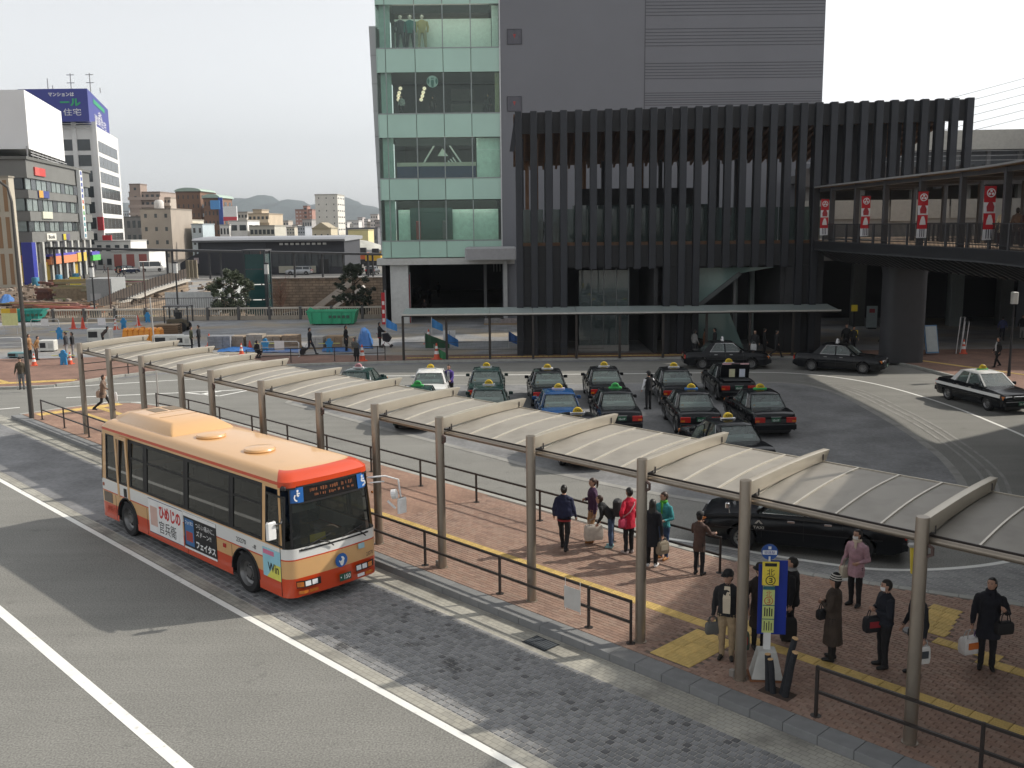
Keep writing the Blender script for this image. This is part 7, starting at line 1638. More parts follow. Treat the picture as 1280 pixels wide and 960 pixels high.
# skips
def skip(label, px, py, z, L, W_, H_, col, rz=0, skew=.25):
    t = thing('waste_skip', label, 'skip', gnd(px, py, z), rz)
    m = MB(); m.loft([[(-L / 2 + skew, -W_ / 2 + .1, .1), (L / 2 - skew, -W_ / 2 + .1, .1), (L / 2 - skew, W_ / 2 - .1, .1), (-L / 2 + skew, W_ / 2 - .1, .1)], [(-L / 2, -W_ / 2, H_), (L / 2, -W_ / 2, H_), (L / 2, W_ / 2, H_), (-L / 2, W_ / 2, H_)], [(-L / 2 + .08, -W_ / 2 + .08, H_), (L / 2 - .08, -W_ / 2 + .08, H_), (L / 2 - .08, W_ / 2 - .08, H_), (-L / 2 + .08, W_ / 2 - .08, H_)], [(-L / 2 + skew, -W_ / 2 + .2, .3), (L / 2 - skew, -W_ / 2 + .2, .3), (L / 2 - skew, W_ / 2 - .2, .3), (-L / 2 + skew, W_ / 2 - .2, .3)]], True, True)
    m.build('tub', flat(col, .5, 0, .15, 1.5), t)
    MB().box(-L / 2 - .05, L / 2 + .05, -W_ / 2 - .05, -W_ / 2 + .02, H_ - .08, H_ + .02).build('rim', flat(tuple(.8 * c for c in col), .5), t)
    for k in range(5): MB().box(-L / 2 + .4 + k * (L - .8) / 4 - .03, -L / 2 + .4 + k * (L - .8) / 4 + .03, -W_ / 2 - .06, -W_ / 2 + .1, .15, H_ - .09).build('rib', flat(tuple(.85 * c for c in col), .5), t)
    for k in range(5): MB().box(-.2 + k * .36, .05 + k * .36, -W_ / 2 - .07, -W_ / 2 - .061, H_ * .5, H_ * .5 + .22).build('stencil_mark', flat((.05, .12, .08)), t)
    for s in (-1, 1): MB().box(s * L * .3 - .1, s * L * .3 + .1, -W_ / 2 + .1, W_ / 2 - .1, 0, .1).build('skid', M_dirn, t)
    return t
sk = skip('mint green waste skip by the parapet', 417, 405, .118, 4.05, 1.9, 1.15, (.05, .42, .22)); MB().add([(-2.0, -.9, 1.15), (-1.7, -.9, 1.5), (-1.2, -.9, 1.18)], [(0, 1, 2)]).build('raised_corner', flat((.05, .42, .22), .5), sk)
skip('teal tilted waste skip behind the yellow site board', 37, 402, 0, 3.0, 1.8, 1.1, (.03, .34, .28), .1, .6)
# yellow site board
t = thing('site_board', 'yellow and white site notice board on a stand', 'sign', gnd(14, 418, .118)); MB().box(-.6, .6, -.03, .03, .7, 2.0).build('board', flat((.68, .66, .30)), t); MB().box(-.6, .1, -.04, -.031, 1.65, 2.0).build('header', flat((.70, .45, .03)), t); MB().box(.1, .6, -.04, -.031, 1.65, 2.0).build('header', flat((.60, .20, .05)), t)
for s in (-.5, .5): MB().tube((s, 0, 0), (s, 0, .7), .03, n=6).build('leg', flat((.5, .5, .5)), t)
# orange water tanks, pallets, machines
t = thing('water_tank', 'fat ribbed orange plastic water barrier tank', 'water tank', gnd(180, 428, .118), .05)
for k in range(7):
    x = -1.15 + k * .38; m = MB(); m.loft([[(x + dx * f, y * f, z) for dx, y in ((-.18, -.5), (.18, -.5), (.18, .5), (-.18, .5))] for z, f in ((0, 1.0), (.5, 1.0), (.95, .78), (1.05, .5))]); m.build('rib', mat('tank_orange_%d' % k, (.72, .27, .02), .45, 0, .05, 1), t, bevel=.04)
MB().box(-1.3, 1.3, -.42, .42, .05, .85).build('core', flat((.60, .20, .015)), t); MB().tube((0, 0, 1.0), (0, 0, 1.1), .15, n=12).build('cap', flat((.6, .2, .02)), t)
t = thing('pallet_stack', 'stack of dark wooden pallets beside the orange tank', 'pallets', gnd(211, 420, .118), .05)
for k in range(6): MB().box(-.85, .85, -.6, .6, k * .15 + .09, k * .15 + .12).build('deck', flat((.22, .15, .09), .9), t); MB().box(-.85, .85, -.6, -.45, k * .15, k * .15 + .09).build('bearer', flat((.16, .10, .06), .9), t); MB().box(-.85, .85, .45, .6, k * .15, k * .15 + .09).build('bearer', flat((.16, .10, .06), .9), t)
t = thing('site_loader', 'small site loader with a flat canopy on dark posts', 'loader', gnd(226, 414, .118), 0)
MB().bevbox(-.9, .5, -.6, .6, .35, 1.0, .08).build('body', flat((.10, .08, .05)), t); MB().box(-1.1, .9, -.65, .65, 1.95, 2.03).build('canopy', flat((.10, .10, .10)), t)
for x, y in ((-1.0, -.6), (.8, -.6), (-1.0, .6), (.8, .6)): MB().box(x - .04, x + .04, y - .04, y + .04, .7, 1.95).build('canopy_post', M_dirn, t)
for x, y in ((-.6, -.62), (.3, -.62), (-.6, .62), (.3, .62)): MB().lathe([(.0, -.12), (.36, -.12), (.38, 0), (.36, .12), (0, .12)], 14, M=Matrix.Translation((x, y, .38)) @ Matrix.Rotation(R(90), 4, 'X')).build('wheel', M_tyre, t, smooth=True)
MB().bevbox(-.3, .1, -.25, .25, 1.0, 1.5, .05).build('seat', M_dark, t)
def genbox(px, py, label, w=1.3, h=.8, d=.7, col=(.60, .60, .56)):
    t = thing('generator_box', label, 'generator', gnd(px, py, .118), rnd.uniform(-.1, .1)); MB().bevbox(-w / 2, w / 2, -d / 2, d / 2, .08, h, .04).build('casing', flat(col, .5), t)
    MB().box(-w / 2 + .08, -w * .05, -d / 2 - .01, -d / 2, h * .35, h * .8).build('grille', M_dark, t); MB().box(w * .1, w / 2 - .1, -d / 2 - .01, -d / 2, h * .3, h * .75).build('hatch', flat((.45, .45, .42)), t)
    for s in (-1, 1): MB().box(s * w * .35 - .06, s * w * .35 + .06, -d / 2, d / 2, 0, .08).build('skid', M_dark, t)
genbox(61, 439, 'white generator box beside the brown-coated couple', 1.0, .75); genbox(126, 427, 'white generator box with dark grille before the pipe barricade', 1.6, .95); genbox(211, 432, 'low white compressor box beside the loader', 2.0, .75); genbox(232, 432, 'white end box beside the two dark-coated men', 1.0, .7); genbox(24, 447, 'flat teal-topped box beside the street lamp', 1.2, .35, .6, (.15, .30, .32))
# stacked paving on pallets
def stack(px, py, label, w, h, d, col, rows=4, cat='paving stack'):
    t = thing('paver_stack', label, cat, gnd(px, py, .118), rnd.uniform(-.06, .06), 'stacks of paving on the plaza')
    MB().box(-w / 2 - .04, w / 2 + .04, -d / 2 - .04, d / 2 + .04, 0, .1).build('pallet', flat((.30, .21, .12), .9), t)
    for r_ in range(rows):
        z0, z1 = .1 + (h - .1) * r_ / rows, .1 + (h - .1) * (r_ + 1) / rows - .012; n = max(2, int(w / .42))
        for k in range(n): MB().box(-w / 2 + w * k / n + .01, -w / 2 + w * (k + 1) / n - .01, -d / 2 + rnd.uniform(-.02, .02), d / 2, z0, z1).build('paver_bundle', flat(col, .85, 0, .2, 5), t)
stack(277, 436, 'stack of grey round-edged slabs beside the two dark-coated men', 1.5, .9, 1.0, (.22, .23, .25)); 
for i, (px, w, h, c, lab) in enumerate(((298, 1.0, .85, (.30, .24, .18), 'brown stack of pavers next to the grey slabs'), (321, 1.1, .95, (.33, .29, .24), 'tan stack of pavers under white sheets'), (343, 1.0, .85, (.30, .23, .16), 'brown stack of pavers behind the paper notice'), (365, 1.1, .9, (.28, .20, .13), 'dark tan stack of pavers by the man with the suitcase'), (397, 1.0, .8, (.40, .38, .35), 'pale stack of pavers between the suitcase man and the blue stand'), (420, 1.1, .85, (.32, .22, .13), 'ochre stack of pavers under a green sheet'), (437, .8, .75, (.36, .30, .22), 'small tan stack of pavers beside the woman in black'))):
    stack(px, 435, lab, w, h, .95, c)
stack(618, 405, 'low grey stack of slabs on the plaza under the glass building', 1.6, .45, 1.0, (.30, .29, .28), 2); stack(636, 405, 'low pinkish stack of slabs next to the slim column', 1.3, .45, 1.0, (.32, .28, .27), 2)
# tarpaulins
M_tarp = mat('blue_tarp', (.035, .15, .42), .45, 0, .15, 3, .5, 6)
def tarp(label, pts, h=.12, seed=1, name='tarpaulin'):
    r_ = random.Random(seed); q = [gnd(*p, .118) for p in pts]; o = sum(q, Vector()) / len(q); mb = MB(); n = 12
    for i in range(n + 1):
        for j in range(n + 1):
            a = q[0].lerp(q[1], i / n); b = q[3].lerp(q[2], i / n); p = a.lerp(b, j / n) - o; e = min(i, n - i, j, n - j) / (n / 2); mb.v.append((p.x + r_.uniform(-.03, .03), p.y + r_.uniform(-.03, .03), .015 + h * min(1, e * 1.6) * r_.uniform(.75, 1.05) + (r_.uniform(0, .04))))
    for i in range(n):
        for j in range(n): a = i * (n + 1) + j; mb.f.append((a, a + 1, a + n + 2, a + n + 1)); mb.m.append(0)
    return tag(mb.build(name, M_tarp, loc=(o.x, o.y, .118), smooth='all'), label, 'tarpaulin')
tarp('long flat blue tarpaulin spread before the stacked pavers', [(328, 441), (382, 441), (380, 436), (330, 436)], .1, 1); tarp('flat blue tarpaulin beside the woman in black', [(402, 440), (440, 440), (438, 435), (404, 435)], .1, 2); tarp('blue tarpaulin draped over a heap beside the crouching woman', [(446, 436), (466, 436), (466, 425), (447, 425)], 1.05, 3); tarp('crumpled blue tarpaulin under the grey slabs', [(272, 440), (322, 440), (320, 435), (276, 435)], .15, 4); tarp('blue tarpaulin heap on the earth by the left shops', [(0, 381), (18, 381), (18, 374), (0, 374)], .8, 5)
def flagpole(px, py, label, col, h=1.6):
    t = thing('site_flag', label, 'flag', gnd(px, py, .118)); MB().tube((0, 0, 0), (0, 0, h), .02, n=5).build('pole', flat((.4, .4, .4)), t); m = MB(); n = 6
    for i in range(n): m.add([(i * .13, .05 * math.sin(i * 1.3), h - .75 - i * .05), ((i + 1) * .13, .05 * math.sin((i + 1) * 1.3), h - .75 - (i + 1) * .05), ((i + 1) * .13, .05 * math.sin((i + 1) * 1.3 + .5), h - .1 - (i + 1) * .08), (i * .13, .05 * math.sin(i * 1.3 + .5), h - .1 - i * .08)], [(0, 1, 2, 3)])
    m.build('cloth', flat(col, .6), t)
flagpole(483, 424, 'blue cloth flag at the near end of the pavement shelter', (.05, .22, .50)); flagpole(540, 424, 'blue cloth flag beside the green netting', (.04, .20, .45)); flagpole(558, 437, 'blue plastic strip on a pole by the slab grid', (.03, .15, .40), 1.2); flagpole(636, 435, 'dark blue plastic strip on a pole before the hall wall', (.03, .10, .30), 1.2); flagpole(543, 449, 'green cloth strip by the banded cones', (.05, .25, .10), .9)
nt_ = thing('safety_net', 'dark green safety netting hung on poles', 'netting', gnd(547, 437, .118)); m = MB()
for i in range(8): m.add([(i * .2 - .8, .04 * math.sin(i * 2), .1), (i * .2 - .6, .04 * math.sin(i * 2 + 2), .1), (i * .2 - .6, .04 * math.sin(i * 2 + 2), 1.0 - .08 * i), (i * .2 - .8, .04 * math.sin(i * 2), 1.08 - .08 * i)], [(0, 1, 2, 3)])
m.build('net', flat((.03, .09, .05), .9), nt_)
for s in (-.8, .8): MB().tube((s, 0, 0), (s, 0, 1.2), .025, n=5).build('pole', flat((.3, .3, .3)), nt_)
t = thing('notice_sheet', 'white notice sheet propped by the slab grid', 'notice', gnd(562, 436, .118)); MB().box(-.4, .4, -.02, .0, .5, 1.2).build('sheet', flat((.72, .72, .72)), t)
for s in (-.3, .3): MB().tube((s, .02, 0), (s, .02, 1.2), .02, n=5).build('leg', flat((.4, .4, .4)), t)
# timber and steel on the left
def pile(label, px, py, w, h, d, col, n=9, name='timber_pile', z=-.03):
    t = thing(name, label, 'timber', gnd(px, py, z), rnd.uniform(-.2, .2)); r_ = random.Random(px)
    for i in range(n):
        x = r_.uniform(-w / 2, w / 2); zz = r_.uniform(.1, h); m = MB(); m.beam((x * .4 - w * .45, r_.uniform(-d / 2, d / 2), zz), (x * .4 + w * .45, r_.uniform(-d / 2, d / 2), zz + r_.uniform(-.1, .1)), .3, h / n * 1.8); m.build('beam', flat(tuple(c * r_.uniform(.7, 1.25) for c in col), .9), t)
    MB().box(-w * .42, w * .42, -d * .4, d * .4, 0, h * .55).build('stacked_core', flat(tuple(.75 * c for c in col), .9, 0, .3, 3), t)
pile('rusty brown heap of steel beams on the earth', 62, 374, 2.6, 2.0, 2, (.17, .07, .045), 12); pile('dark brown heap of steel shutters beside the rusty beams', 74, 374, 2.4, 2.1, 2, (.15, .06, .045), 12); pile('tan stack of long timbers beside the rusty heaps', 96, 375, 4.6, 2.5, 2.5, (.30, .23, .15), 16); pile('low litter of boards lying on the earth', 65, 386, 9, .7, 3, (.24, .14, .09), 12); pile('reddish litter of boards behind the red cones', 82, 393, 6, .8, 2.5, (.30, .12, .07), 12); pile('scattered pale boards by the ramp fence', 140, 366, 8, .8, 4, (.30, .22, .16), 10); pile('jumble of boards on the far side of the ramp', 165, 356, 12, .8, 5, (.30, .24, .18), 10)
t = thing('site_cabin', 'grey boxy site enclosure beside the tan timbers', 'cabin', (at(124, 365, 108).x, 108, -.05), 0); MB().box(-1.4, 1.4, 0, 4, 0, at(124, 348, 108).z).build('walls', flat((.30, .31, .31), .8), t); MB().box(-1.0, .2, -.04, -.01, .3, 1.1).build('panel', flat((.42, .42, .42)), t)
t = thing('site_board', 'small yellow warning board at the edge of the earth', 'sign', (at(94, 352, 140).x, 140, 0)); MB().box(-.8, .8, 0, .06, .3, 1.4).build('board', flat((.70, .60, .04)), t); MB().box(-.5, .1, -.01, -.002, .6, 1.1).build('print', flat((.1, .1, .05)), t)
for px, py, lab in ((10, 357, 'blue drum at the left edge of the site'), (45, 357, 'blue drum beside the first shop pillar'), (74, 353, 'blue drum next to the walkers'), (95, 351, 'blue drum beside the yellow warning board')):
    q = gnd(px, py); t = thing('blue_drum', lab, 'drum', (q.x, q.y, 0)); MB().lathe([(0, 0), (.5, 0), (.52, .1), (.52, 1.1), (.48, 1.2), (0, 1.2)], 12).build('barrel', flat((.04, .20, .32), .5), t, smooth=True); MB().lathe([(.53, .55), (.56, .6), (.53, .65)], 12).build('hoop', flat((.04, .18, .28), .5), t)
# stone posts near the pavilion
for k, px in enumerate((237, 241, 245)): t = thing('stone_post', 'tall brown stone post in a cluster of three by the pavilion', 'post', (at(px, 347, 160).x, 159.5 + k * .3, 0), 0, 'three stone posts'); MB().bevbox(-.28, .28, -.28, .28, 0, 3.0, .04).build('shaft', flat((.22, .19, .14), .9), t); MB().box(-.35, .35, -.35, .35, 0, .2).build('plinth', flat((.25, .22, .18)), t)
# excavators on the far works
def digger(label, px, Y, col, flip=1):
    q = at(px, 318, Y); t = thing('excavator', label, 'excavator', (q.x, Y, 0), 0); P_ = flat(col, .5)
    MB().bevbox(-1.6, 1.6, -1.2, 1.2, 1.1, 2.5, .1).build('house', P_, t); MB().bevbox(-.2, 1.2, -1.1, 0, 2.5, 3.6, .1).build('cab', M_dark, t)
    for y in (-1.2, .7): MB().bevbox(-2, 2, y, y + .6, 0, 1.0, .2).build('track', M_dark, t)
    m = MB(); m.beam((flip * 1.2, 0, 2.2), (flip * 4.2, 0, 5.4), .5, .7); m.build('boom', P_, t); m = MB(); m.beam((flip * 4.2, 0, 5.4), (flip * 6.6, 0, 3.0), .4, .5); m.build('arm', P_, t); m = MB(); m.loft([[(flip * 6.2, y, 2.9), (flip * 7.2, y, 2.9), (flip * 6.8, y, 1.9), (flip * 6.0, y, 2.2)] for y in (-.5, .5)]); m.build('bucket', M_dark, t)
digger('orange excavator with bent boom on the works beyond the walkway', 452, 215, (.50, .10, .03), -1); digger('yellow excavator on the works next to the green glass building', 467, 205, (.62, .38, .03), 1)
struct(MB().box(at(424, 330, 230).x, at(520, 330, 230).x, 230, 231, 0, 2.8).build('works_hoarding', flat((.50, .50, .50), .8)))
m = MB(); r_ = random.Random(2); q = at(446, 312, 240)
m.lathe([(11, 0), (9, 1.5), (5, 3.6), (2, 4.6), (0, 4.9)], 14); struct(m.build('spoil_heap', mat('grey_heap', (.42, .42, .38), .95, 0, .2, .4), loc=(q.x, 246, 0), smooth=True))
# --- vehicles on the side street
def wagon(label, px, py, L, W_, H_, col, rz=0, cat='car', nm='parked_car'):
    q = gnd(px, py, -.015); t = thing(nm, label, cat, q, rz); P_ = col
    pts = [(0, .75), (.1, .95), (L * .3, 1.0), (L * .7, .98), (L - .6, .92), (L - .1, .75), (L, .6)] if nm == 'parked_car' else [(0, .9), (.05, 1.05), (L - .5, 1.05), (L - .1, .95), (L, .7)]
    def deck(x):
        for (a, b), (c, d) in zip(pts[:-1], pts[1:]):
            if a <= x <= c: return b + (d - b) * (x - a) / (c - a)
        return .6
    wl = [L * .2, L * .8]; lb = loftcar(L, W_, deck, (.3, L * .78), wl, .37); lb.v = [(x - L / 2, y, z) for x, y, z in lb.v]; lb.build('body', [P_, M_int], t, smooth=35)
    a, b = (.15, L * .72) if nm == 'parked_car' else (.04, L * .92); c_, d_ = (.45, L * .56) if nm == 'parked_car' else (.12, L * .80)
    g = MB(); g.loft([[(x - L / 2, y, z) for x, y in ((u, -w), (v, -w), (v, w), (u, w))] for u, v, w, z in ((a, b, W_ / 2 * .9, .95), (c_, d_, W_ / 2 * .76, H_ - .06))], False, False); g.build('windows', M_gls, t)
    r_ = MB(); r_.loft([[(x - L / 2, y, z) for x, y in ((u, -w), (v, -w), (v, w), (u, w))] for u, v, w, z in ((c_ - .05, d_ + .05, W_ / 2 * .79, H_ - .08), (c_ + .05, d_ - .1, W_ / 2 * .7, H_))]); r_.build('roof', P_, t)
    for x in (a * .5 + c_ * .5, (c_ + d_) / 2, (b + d_) / 2):
        for s in (-1, 1): MB().box(x - L / 2 - .06, x - L / 2 + .06, s * W_ / 2 * .86 - .06, s * W_ / 2 * .86 + .06, .9, H_ - .1).build('pillar', P_, t)
    for x in wl:
        for y in (-W_ / 2 + .12, W_ / 2 - .12): car_wheel(t, x - L / 2, y, .32)
    for s in (-1, 1): MB().box(-L / 2 - .02, -L / 2 + .06, s * W_ * .4 - .12, s * W_ * .4 + .12, .65, .95).build('tail_light', M_redl, t); MB().box(L / 2 - .08, L / 2 + .01, s * W_ * .36 - .15, s * W_ * .36 + .15, .55, .72).build('headlight', M_lamp, t)
    return t
wagon('silver estate car passing the black pavilion', 374, 343.5, 4.5, 1.7, 1.5, P_silver, math.pi)
wagon('dark blue hatchback with red rear lamps by the white shop', 160, 342, 4.4, 1.7, 1.5, P_navy, R(60))
wagon('white van parked beyond the dark hatchback', 190, 339.5, 4.6, 1.75, 2.0, P_white, R(20), 'van', 'parked_van')
wagon('white box van at the end of the black pavilion', 270, 340.5, 4.4, 1.7, 1.9, P_white, R(-8), 'van', 'parked_van')
wagon('white saloon parked beside the white box van', 297, 341, 4.4, 1.7, 1.45, P_white, R(8))
wagon('dark saloon with red lamps beyond the end of the walkway', 466, 343, 4.4, 1.7, 1.45, P_black, R(85))
# boards and stands under the deck
t = thing('advert_stand', 'pale blue-framed notice stand leaning beside the big pier', 'sign', gnd(1162, 443, .12), R(10)); MB().add([(-.42, -.3, .1), (.42, -.3, .1), (.42, .1, 1.75), (-.42, .1, 1.75), (-.42, -.26, .1), (.42, -.26, .1), (.42, .14, 1.75), (-.42, .14, 1.75)], [(0, 1, 2, 3), (7, 6, 5, 4), (0, 4, 5, 1), (1, 5, 6, 2), (2, 6, 7, 3), (3, 7, 4, 0)]).build('frame', flat((.10, .20, .34)), t); MB().add([(-.36, -.29, .2), (.36, -.29, .2), (.36, .08, 1.68), (-.36, .08, 1.68)], [(0, 1, 2, 3)]).build('sheet', flat((.40, .44, .44)), t, loc=(0, -.02, 0)); MB().tube((0, .4, 0), (0, .1, 1.5), .03).build('prop', M_dirn, t)
t = thing('advert_stand', 'tilted pale notice stand with red print in the dark station entrance', 'sign', gnd(1089, 411, .12), R(-8)); MB().box(-.38, .38, -.03, .03, .1, 1.7).build('board', flat((.40, .47, .48)), t); MB().box(-.2, .2, -.04, -.031, 1.2, 1.5).build('print', flat((.4, .06, .07)), t); MB().box(-.3, .3, -.3, .3, 0, .1).build('foot', M_dirn, t)
t = thing('folding_frame', 'white folded frame leaning by the dark wall under the deck', 'frame', gnd(1197, 442, .12)); 
for dx in (0, .28): m = MB(); m.path([(-.1 + dx, 0, 0), (.05 + dx, 0, 2.2 - dx), (.3 + dx, 0, 2.2 - dx), (.15 + dx, 0, 0)], .03, 5); m.build('tube', flat((.55, .55, .55), .5), t)
for px, py, lab in ((1068, 385, 'small yellow box light deep in the station entrance'), (1068, 417, 'small yellow box light beside the people in black')): q = at(px, py, 62 if py > 400 else 70); t = thing('yellow_sign', lab, 'sign', (q.x, q.y, .12)); MB().box(-.2, .2, -.08, .08, q.z - .35, q.z + .1).build('panel', emat('yellow_glow_%d' % py, (.55, .42, .03), .08), t); MB().tube((0, 0, 0), (0, 0, q.z - .35), .04, n=6).build('post', M_dirn, t)
# ================================================================ PEOPLE
from mathutils import kdtree, noise
SKIN = flat((.46, .27, .19), .6); HAIR = flat((.012, .010, .009), .5); HAIRB = flat((.045, .022, .014), .5); GREYH = flat((.20, .19, .18), .6)
def ell(cx, cy, z, rx, ry, n=26): return [Vector((cx + rx * math.cos(2 * math.pi * k / n), cy + ry * math.sin(2 * math.pi * k / n), z)) for k in range(n)]
class Fig:
    """collects overlapping tapered forms, then fuses them into one continuous surface"""
    def __init__(s): s.mb = MB(); s.tag = []
    def _t(s, n0, p): s.tag += [p] * (len(s.mb.v) - n0)
    def limb(s, pts, rad, p, n=10, step=.035):
        P = [Vector(q) for q in pts]; Q = []; Rr = []
        for (a, b), (r0, r1) in zip(zip(P[:-1], P[1:]), zip(rad[:-1], rad[1:])):
            k = max(1, int((b - a).length / step))
            for i in range(k): Q.append(a.lerp(b, i / k)); Rr.append(r0 + (r1 - r0) * i / k)
        Q.append(P[-1]); Rr.append(rad[-1])
        d0 = (Q[0] - Q[1]).normalized(); d1 = (Q[-1] - Q[-2]).normalized()
        Q = [Q[0] + d0 * Rr[0] * .55] + Q + [Q[-1] + d1 * Rr[-1] * .55]; Rr = [Rr[0] * .55] + Rr + [Rr[-1] * .55]
        n0 = len(s.mb.v); s.mb.path(Q, Rr, n); s._t(n0, p)
    def rings(s, rg, p):
        out = []
        for a, b in zip(rg[:-1], rg[1:]):
            d = max((x - y).length for x, y in zip(a, b)); k = max(1, int(d / .035))
            for i in range(k): out.append([x.lerp(y, i / k) for x, y in zip(a, b)])
        out.append(rg[-1]); n0 = len(s.mb.v); s.mb.loft(out); s._t(n0, p)
    def fuse(s, voxel, mats):
        me0 = s.mb.mesh('body', mats[0])
        o = bpy.data.objects.new('tmp', me0); m = o.modifiers.new('r', 'REMESH'); m.mode = 'VOXEL'; m.voxel_size = voxel
        sm = o.modifiers.new('s', 'SMOOTH'); sm.factor = .5; sm.iterations = 2
        me = eval_tmp(o); bpy.data.objects.remove(o)
        kd = kdtree.KDTree(len(s.mb.v))
        for i, v in enumerate(s.mb.v): kd.insert(v, i)
        kd.balance(); me.materials.clear()
        for q in mats: me.materials.append(q)
        idx = [s.tag[kd.find(f.center)[1]] for f in me.polygons]
        cn = [(v.co.copy(), v.normal.copy()) for v in me.vertices]; fl_ = []
        for c, n in cn:
            if s.tag[kd.find(c)[1]] in (1, 2): c = c + n * (noise.noise(Vector((c.x * 11, c.y * 11, c.z * 6 + len(idx)))) * .013 + noise.noise(Vector((c.x * 26, c.y * 26, c.z * 17))) * .006)
            fl_.extend(c)
        me.vertices.foreach_set('co', fl_)
        me.polygons.foreach_set('material_index', idx); me.polygons.foreach_set('use_smooth', [True] * len(idx)); me.name = 'body'
        return me
ARMS = {  # elbow and wrist relative to the shoulder; x outward, y forward
    'down': ((.07, -.02, -.27), (.10, .05, -.52)), 'relax': ((.09, -.03, -.26), (.11, .10, -.48)), 'bent': ((.08, -.03, -.27), (.0, .20, -.30)), 'carry': ((.06, -.02, -.28), (.08, .02, -.54)),
    'fold': ((.09, .03, -.26), (-.13, .21, -.21)), 'face': ((.09, .10, -.24), (-.06, .20, -.03)), 'rail': ((.10, .13, -.22), (.10, .36, -.26)), 'fwd': ((.06, .16, -.22), (.02, .38, -.30)), 'back': ((.05, -.14, -.24), (.07, -.10, -.50)), 'hand_up': ((.10, .02, -.26), (.04, .20, -.14)), 'run': ((.07, -.16, -.20), (.02, .04, -.32)), 'hip': ((.16, -.08, -.22), (.04, .06, -.40))}
LEGS = {'stand': ((.0, .0), (.0, .0)), 'walk': ((.12, .22), (-.04, -.26)), 'stride': ((.20, .34), (-.08, -.42)), 'shift': ((.03, .06), (-.01, -.05))}
def person(label, pos, heading, h=1.62, top=(.02, .02, .022), bottom=(.012, .012, .014), shoes=(.01, .01, .01), hair='short', hairm=None, coat=0.0, flare=.0, arms=('relax', 'relax'), legs='stand', turn=0, tilt=0, lean=0, hat=None, scarf=None, mask=False, voxel=.03, near=False, bulk=1.1, crouch=False, sit=False, skirt=None, group=None, gloves=None, cape=None, shirt=None, trim=None):
    k = h / 1.68; t = thing('person', label, 'person', pos, R(-heading), group)
    F = Fig(); S, T_, B_, O_ = 0, 1, 2, 3
    W = (.165 if h > 1.6 else .155) * (1 + (bulk - 1) * .5)
    # legs
    hipz = .88; drop = 0.0
    if crouch: drop = .50
    if sit: drop = .42
    hz = hipz - drop
    for s, (ky, ay) in zip((-1, 1), LEGS[legs]):
        x = s * .085
        if crouch: kn, an = (x * 1.5, .30, .46), (x * 1.3, .02, .08)
        elif sit: kn, an = (x * 1.2, .42, .46), (x * 1.2, .44, .06)
        else:
            lift = max(0, -ay) * .22; an = (x * 1.05, ay, .075 + lift); kn = (x * 1.08, (ky if ay >= 0 else ay * .32 + .05) + .02, .475 - abs(ay) * .06)
        F.limb([(x, 0, hz), kn, an], [.088 * bulk if coat < .05 else .08, .066, .05], B_)
        toe = (an[0] + s * .03, an[1] + .155, max(.035, an[2] - .045 - (.03 if ay < -.1 else 0)))
        F.limb([(an[0], an[1] - .045, max(.04, an[2] - .035)), (an[0] + s * .012, an[1] + .06, max(.042, an[2] - .03)), toe], [.043, .045, .032], O_)
    # torso
    L_ = math.radians(lean); 
    def lz(x, y, z):
        d = z - .92; return Vector((x, y * math.cos(L_) + d * math.sin(L_), .92 + d * math.cos(L_) - y * math.sin(L_) - drop))
    def lring(y, z, rx, ry): return [lz(q.x, q.y, q.z) for q in ell(0, y, z, rx, ry)]
    hem = .80 - coat; fl = 1 + flare
    rg = []
    if coat > .05: rg += [lring(0, hem, W * .98 * fl, .125 * fl * bulk), lring(0, (hem + .95) / 2, W * 1.0 * (1 + flare * .5), .125 * bulk * (1 + flare * .4))]
    rg += [lring(0, .86, W * .98, .12 * bulk), lring(0, .98, W * .92, .108 * bulk), lring(.0, 1.12, W * .95, .112 * bulk), lring(.008, 1.26, W * 1.08, .122 * bulk), lring(0, 1.36, W * 1.08, .105 * bulk), lring(-.005, 1.42, W * .72, .075), lring(-.01, 1.455, .062, .062)]
    F.rings(rg, T_)
    if skirt: F.rings([ell(0, 0, .92 - drop, W, .12), ell(0, 0, .70 - drop * .7, W * 1.1, .15), ell(0, .02, skirt - drop * .5, W * 1.25, .18)], B_)
    if cape: F.rings([lring(0, cape, W * 1.55, .20), lring(0, cape + .14, W * 1.5, .19), lring(0, 1.30, W * 1.25, .14), lring(0, 1.40, W * .85, .09), lring(0, 1.45, .07, .065)], T_)
    # arms and hands
    hands = []
    for s, a in zip((-1, 1), arms):
        sh_ = Vector((s * (W - .004), 0, 1.345)); e, w = ARMS[a]; E_ = sh_ + Vector((s * e[0], e[1], e[2])); Wr = sh_ + Vector((s * w[0], w[1], w[2]))
        P = [lz(*q) for q in (sh_, E_, Wr)]; F.limb(P, [.056 * bulk, .047 * bulk, .036], T_)
        d = (P[2] - P[1]).normalized(); hp = P[2] + d * .055; F.limb([P[2], hp + d * .02], [.028, .034], S, 8, .02)
        side = Vector((1, 0, 0)) - d * d.x; side = side.normalized() if side.length > .1 else Vector((0, 1, 0)); nrm = d.cross(side)
        if near:
            for f in range(4):
                b0 = hp + d * .03 + nrm * (f - 1.5) * .019; ln = (.062, .072, .068, .052)[f]; cu = side * (-s) * .018
                F.limb([b0, b0 + d * ln * .5 + cu * .4, b0 + d * ln * .85 + cu * 1.6], [.0105, .010, .009], S, 6, .02)
            F.limb([P[2] + d * .02 + nrm * .02, P[2] + d * .055 + nrm * .05, P[2] + d * .085 + nrm * .055], [.013, .011, .009], S, 6, .02)
        hands.append(hp + d * .05)
    # neck and head
    F.limb([lz(0, -.005, 1.42), lz(0, .005, 1.50)], [.056, .05], S)
    hc = lz(0, .012, 1.47); Rm = Matrix.Rotation(R(-turn), 4, 'Z') @ Matrix.Rotation(R(tilt), 4, 'X')
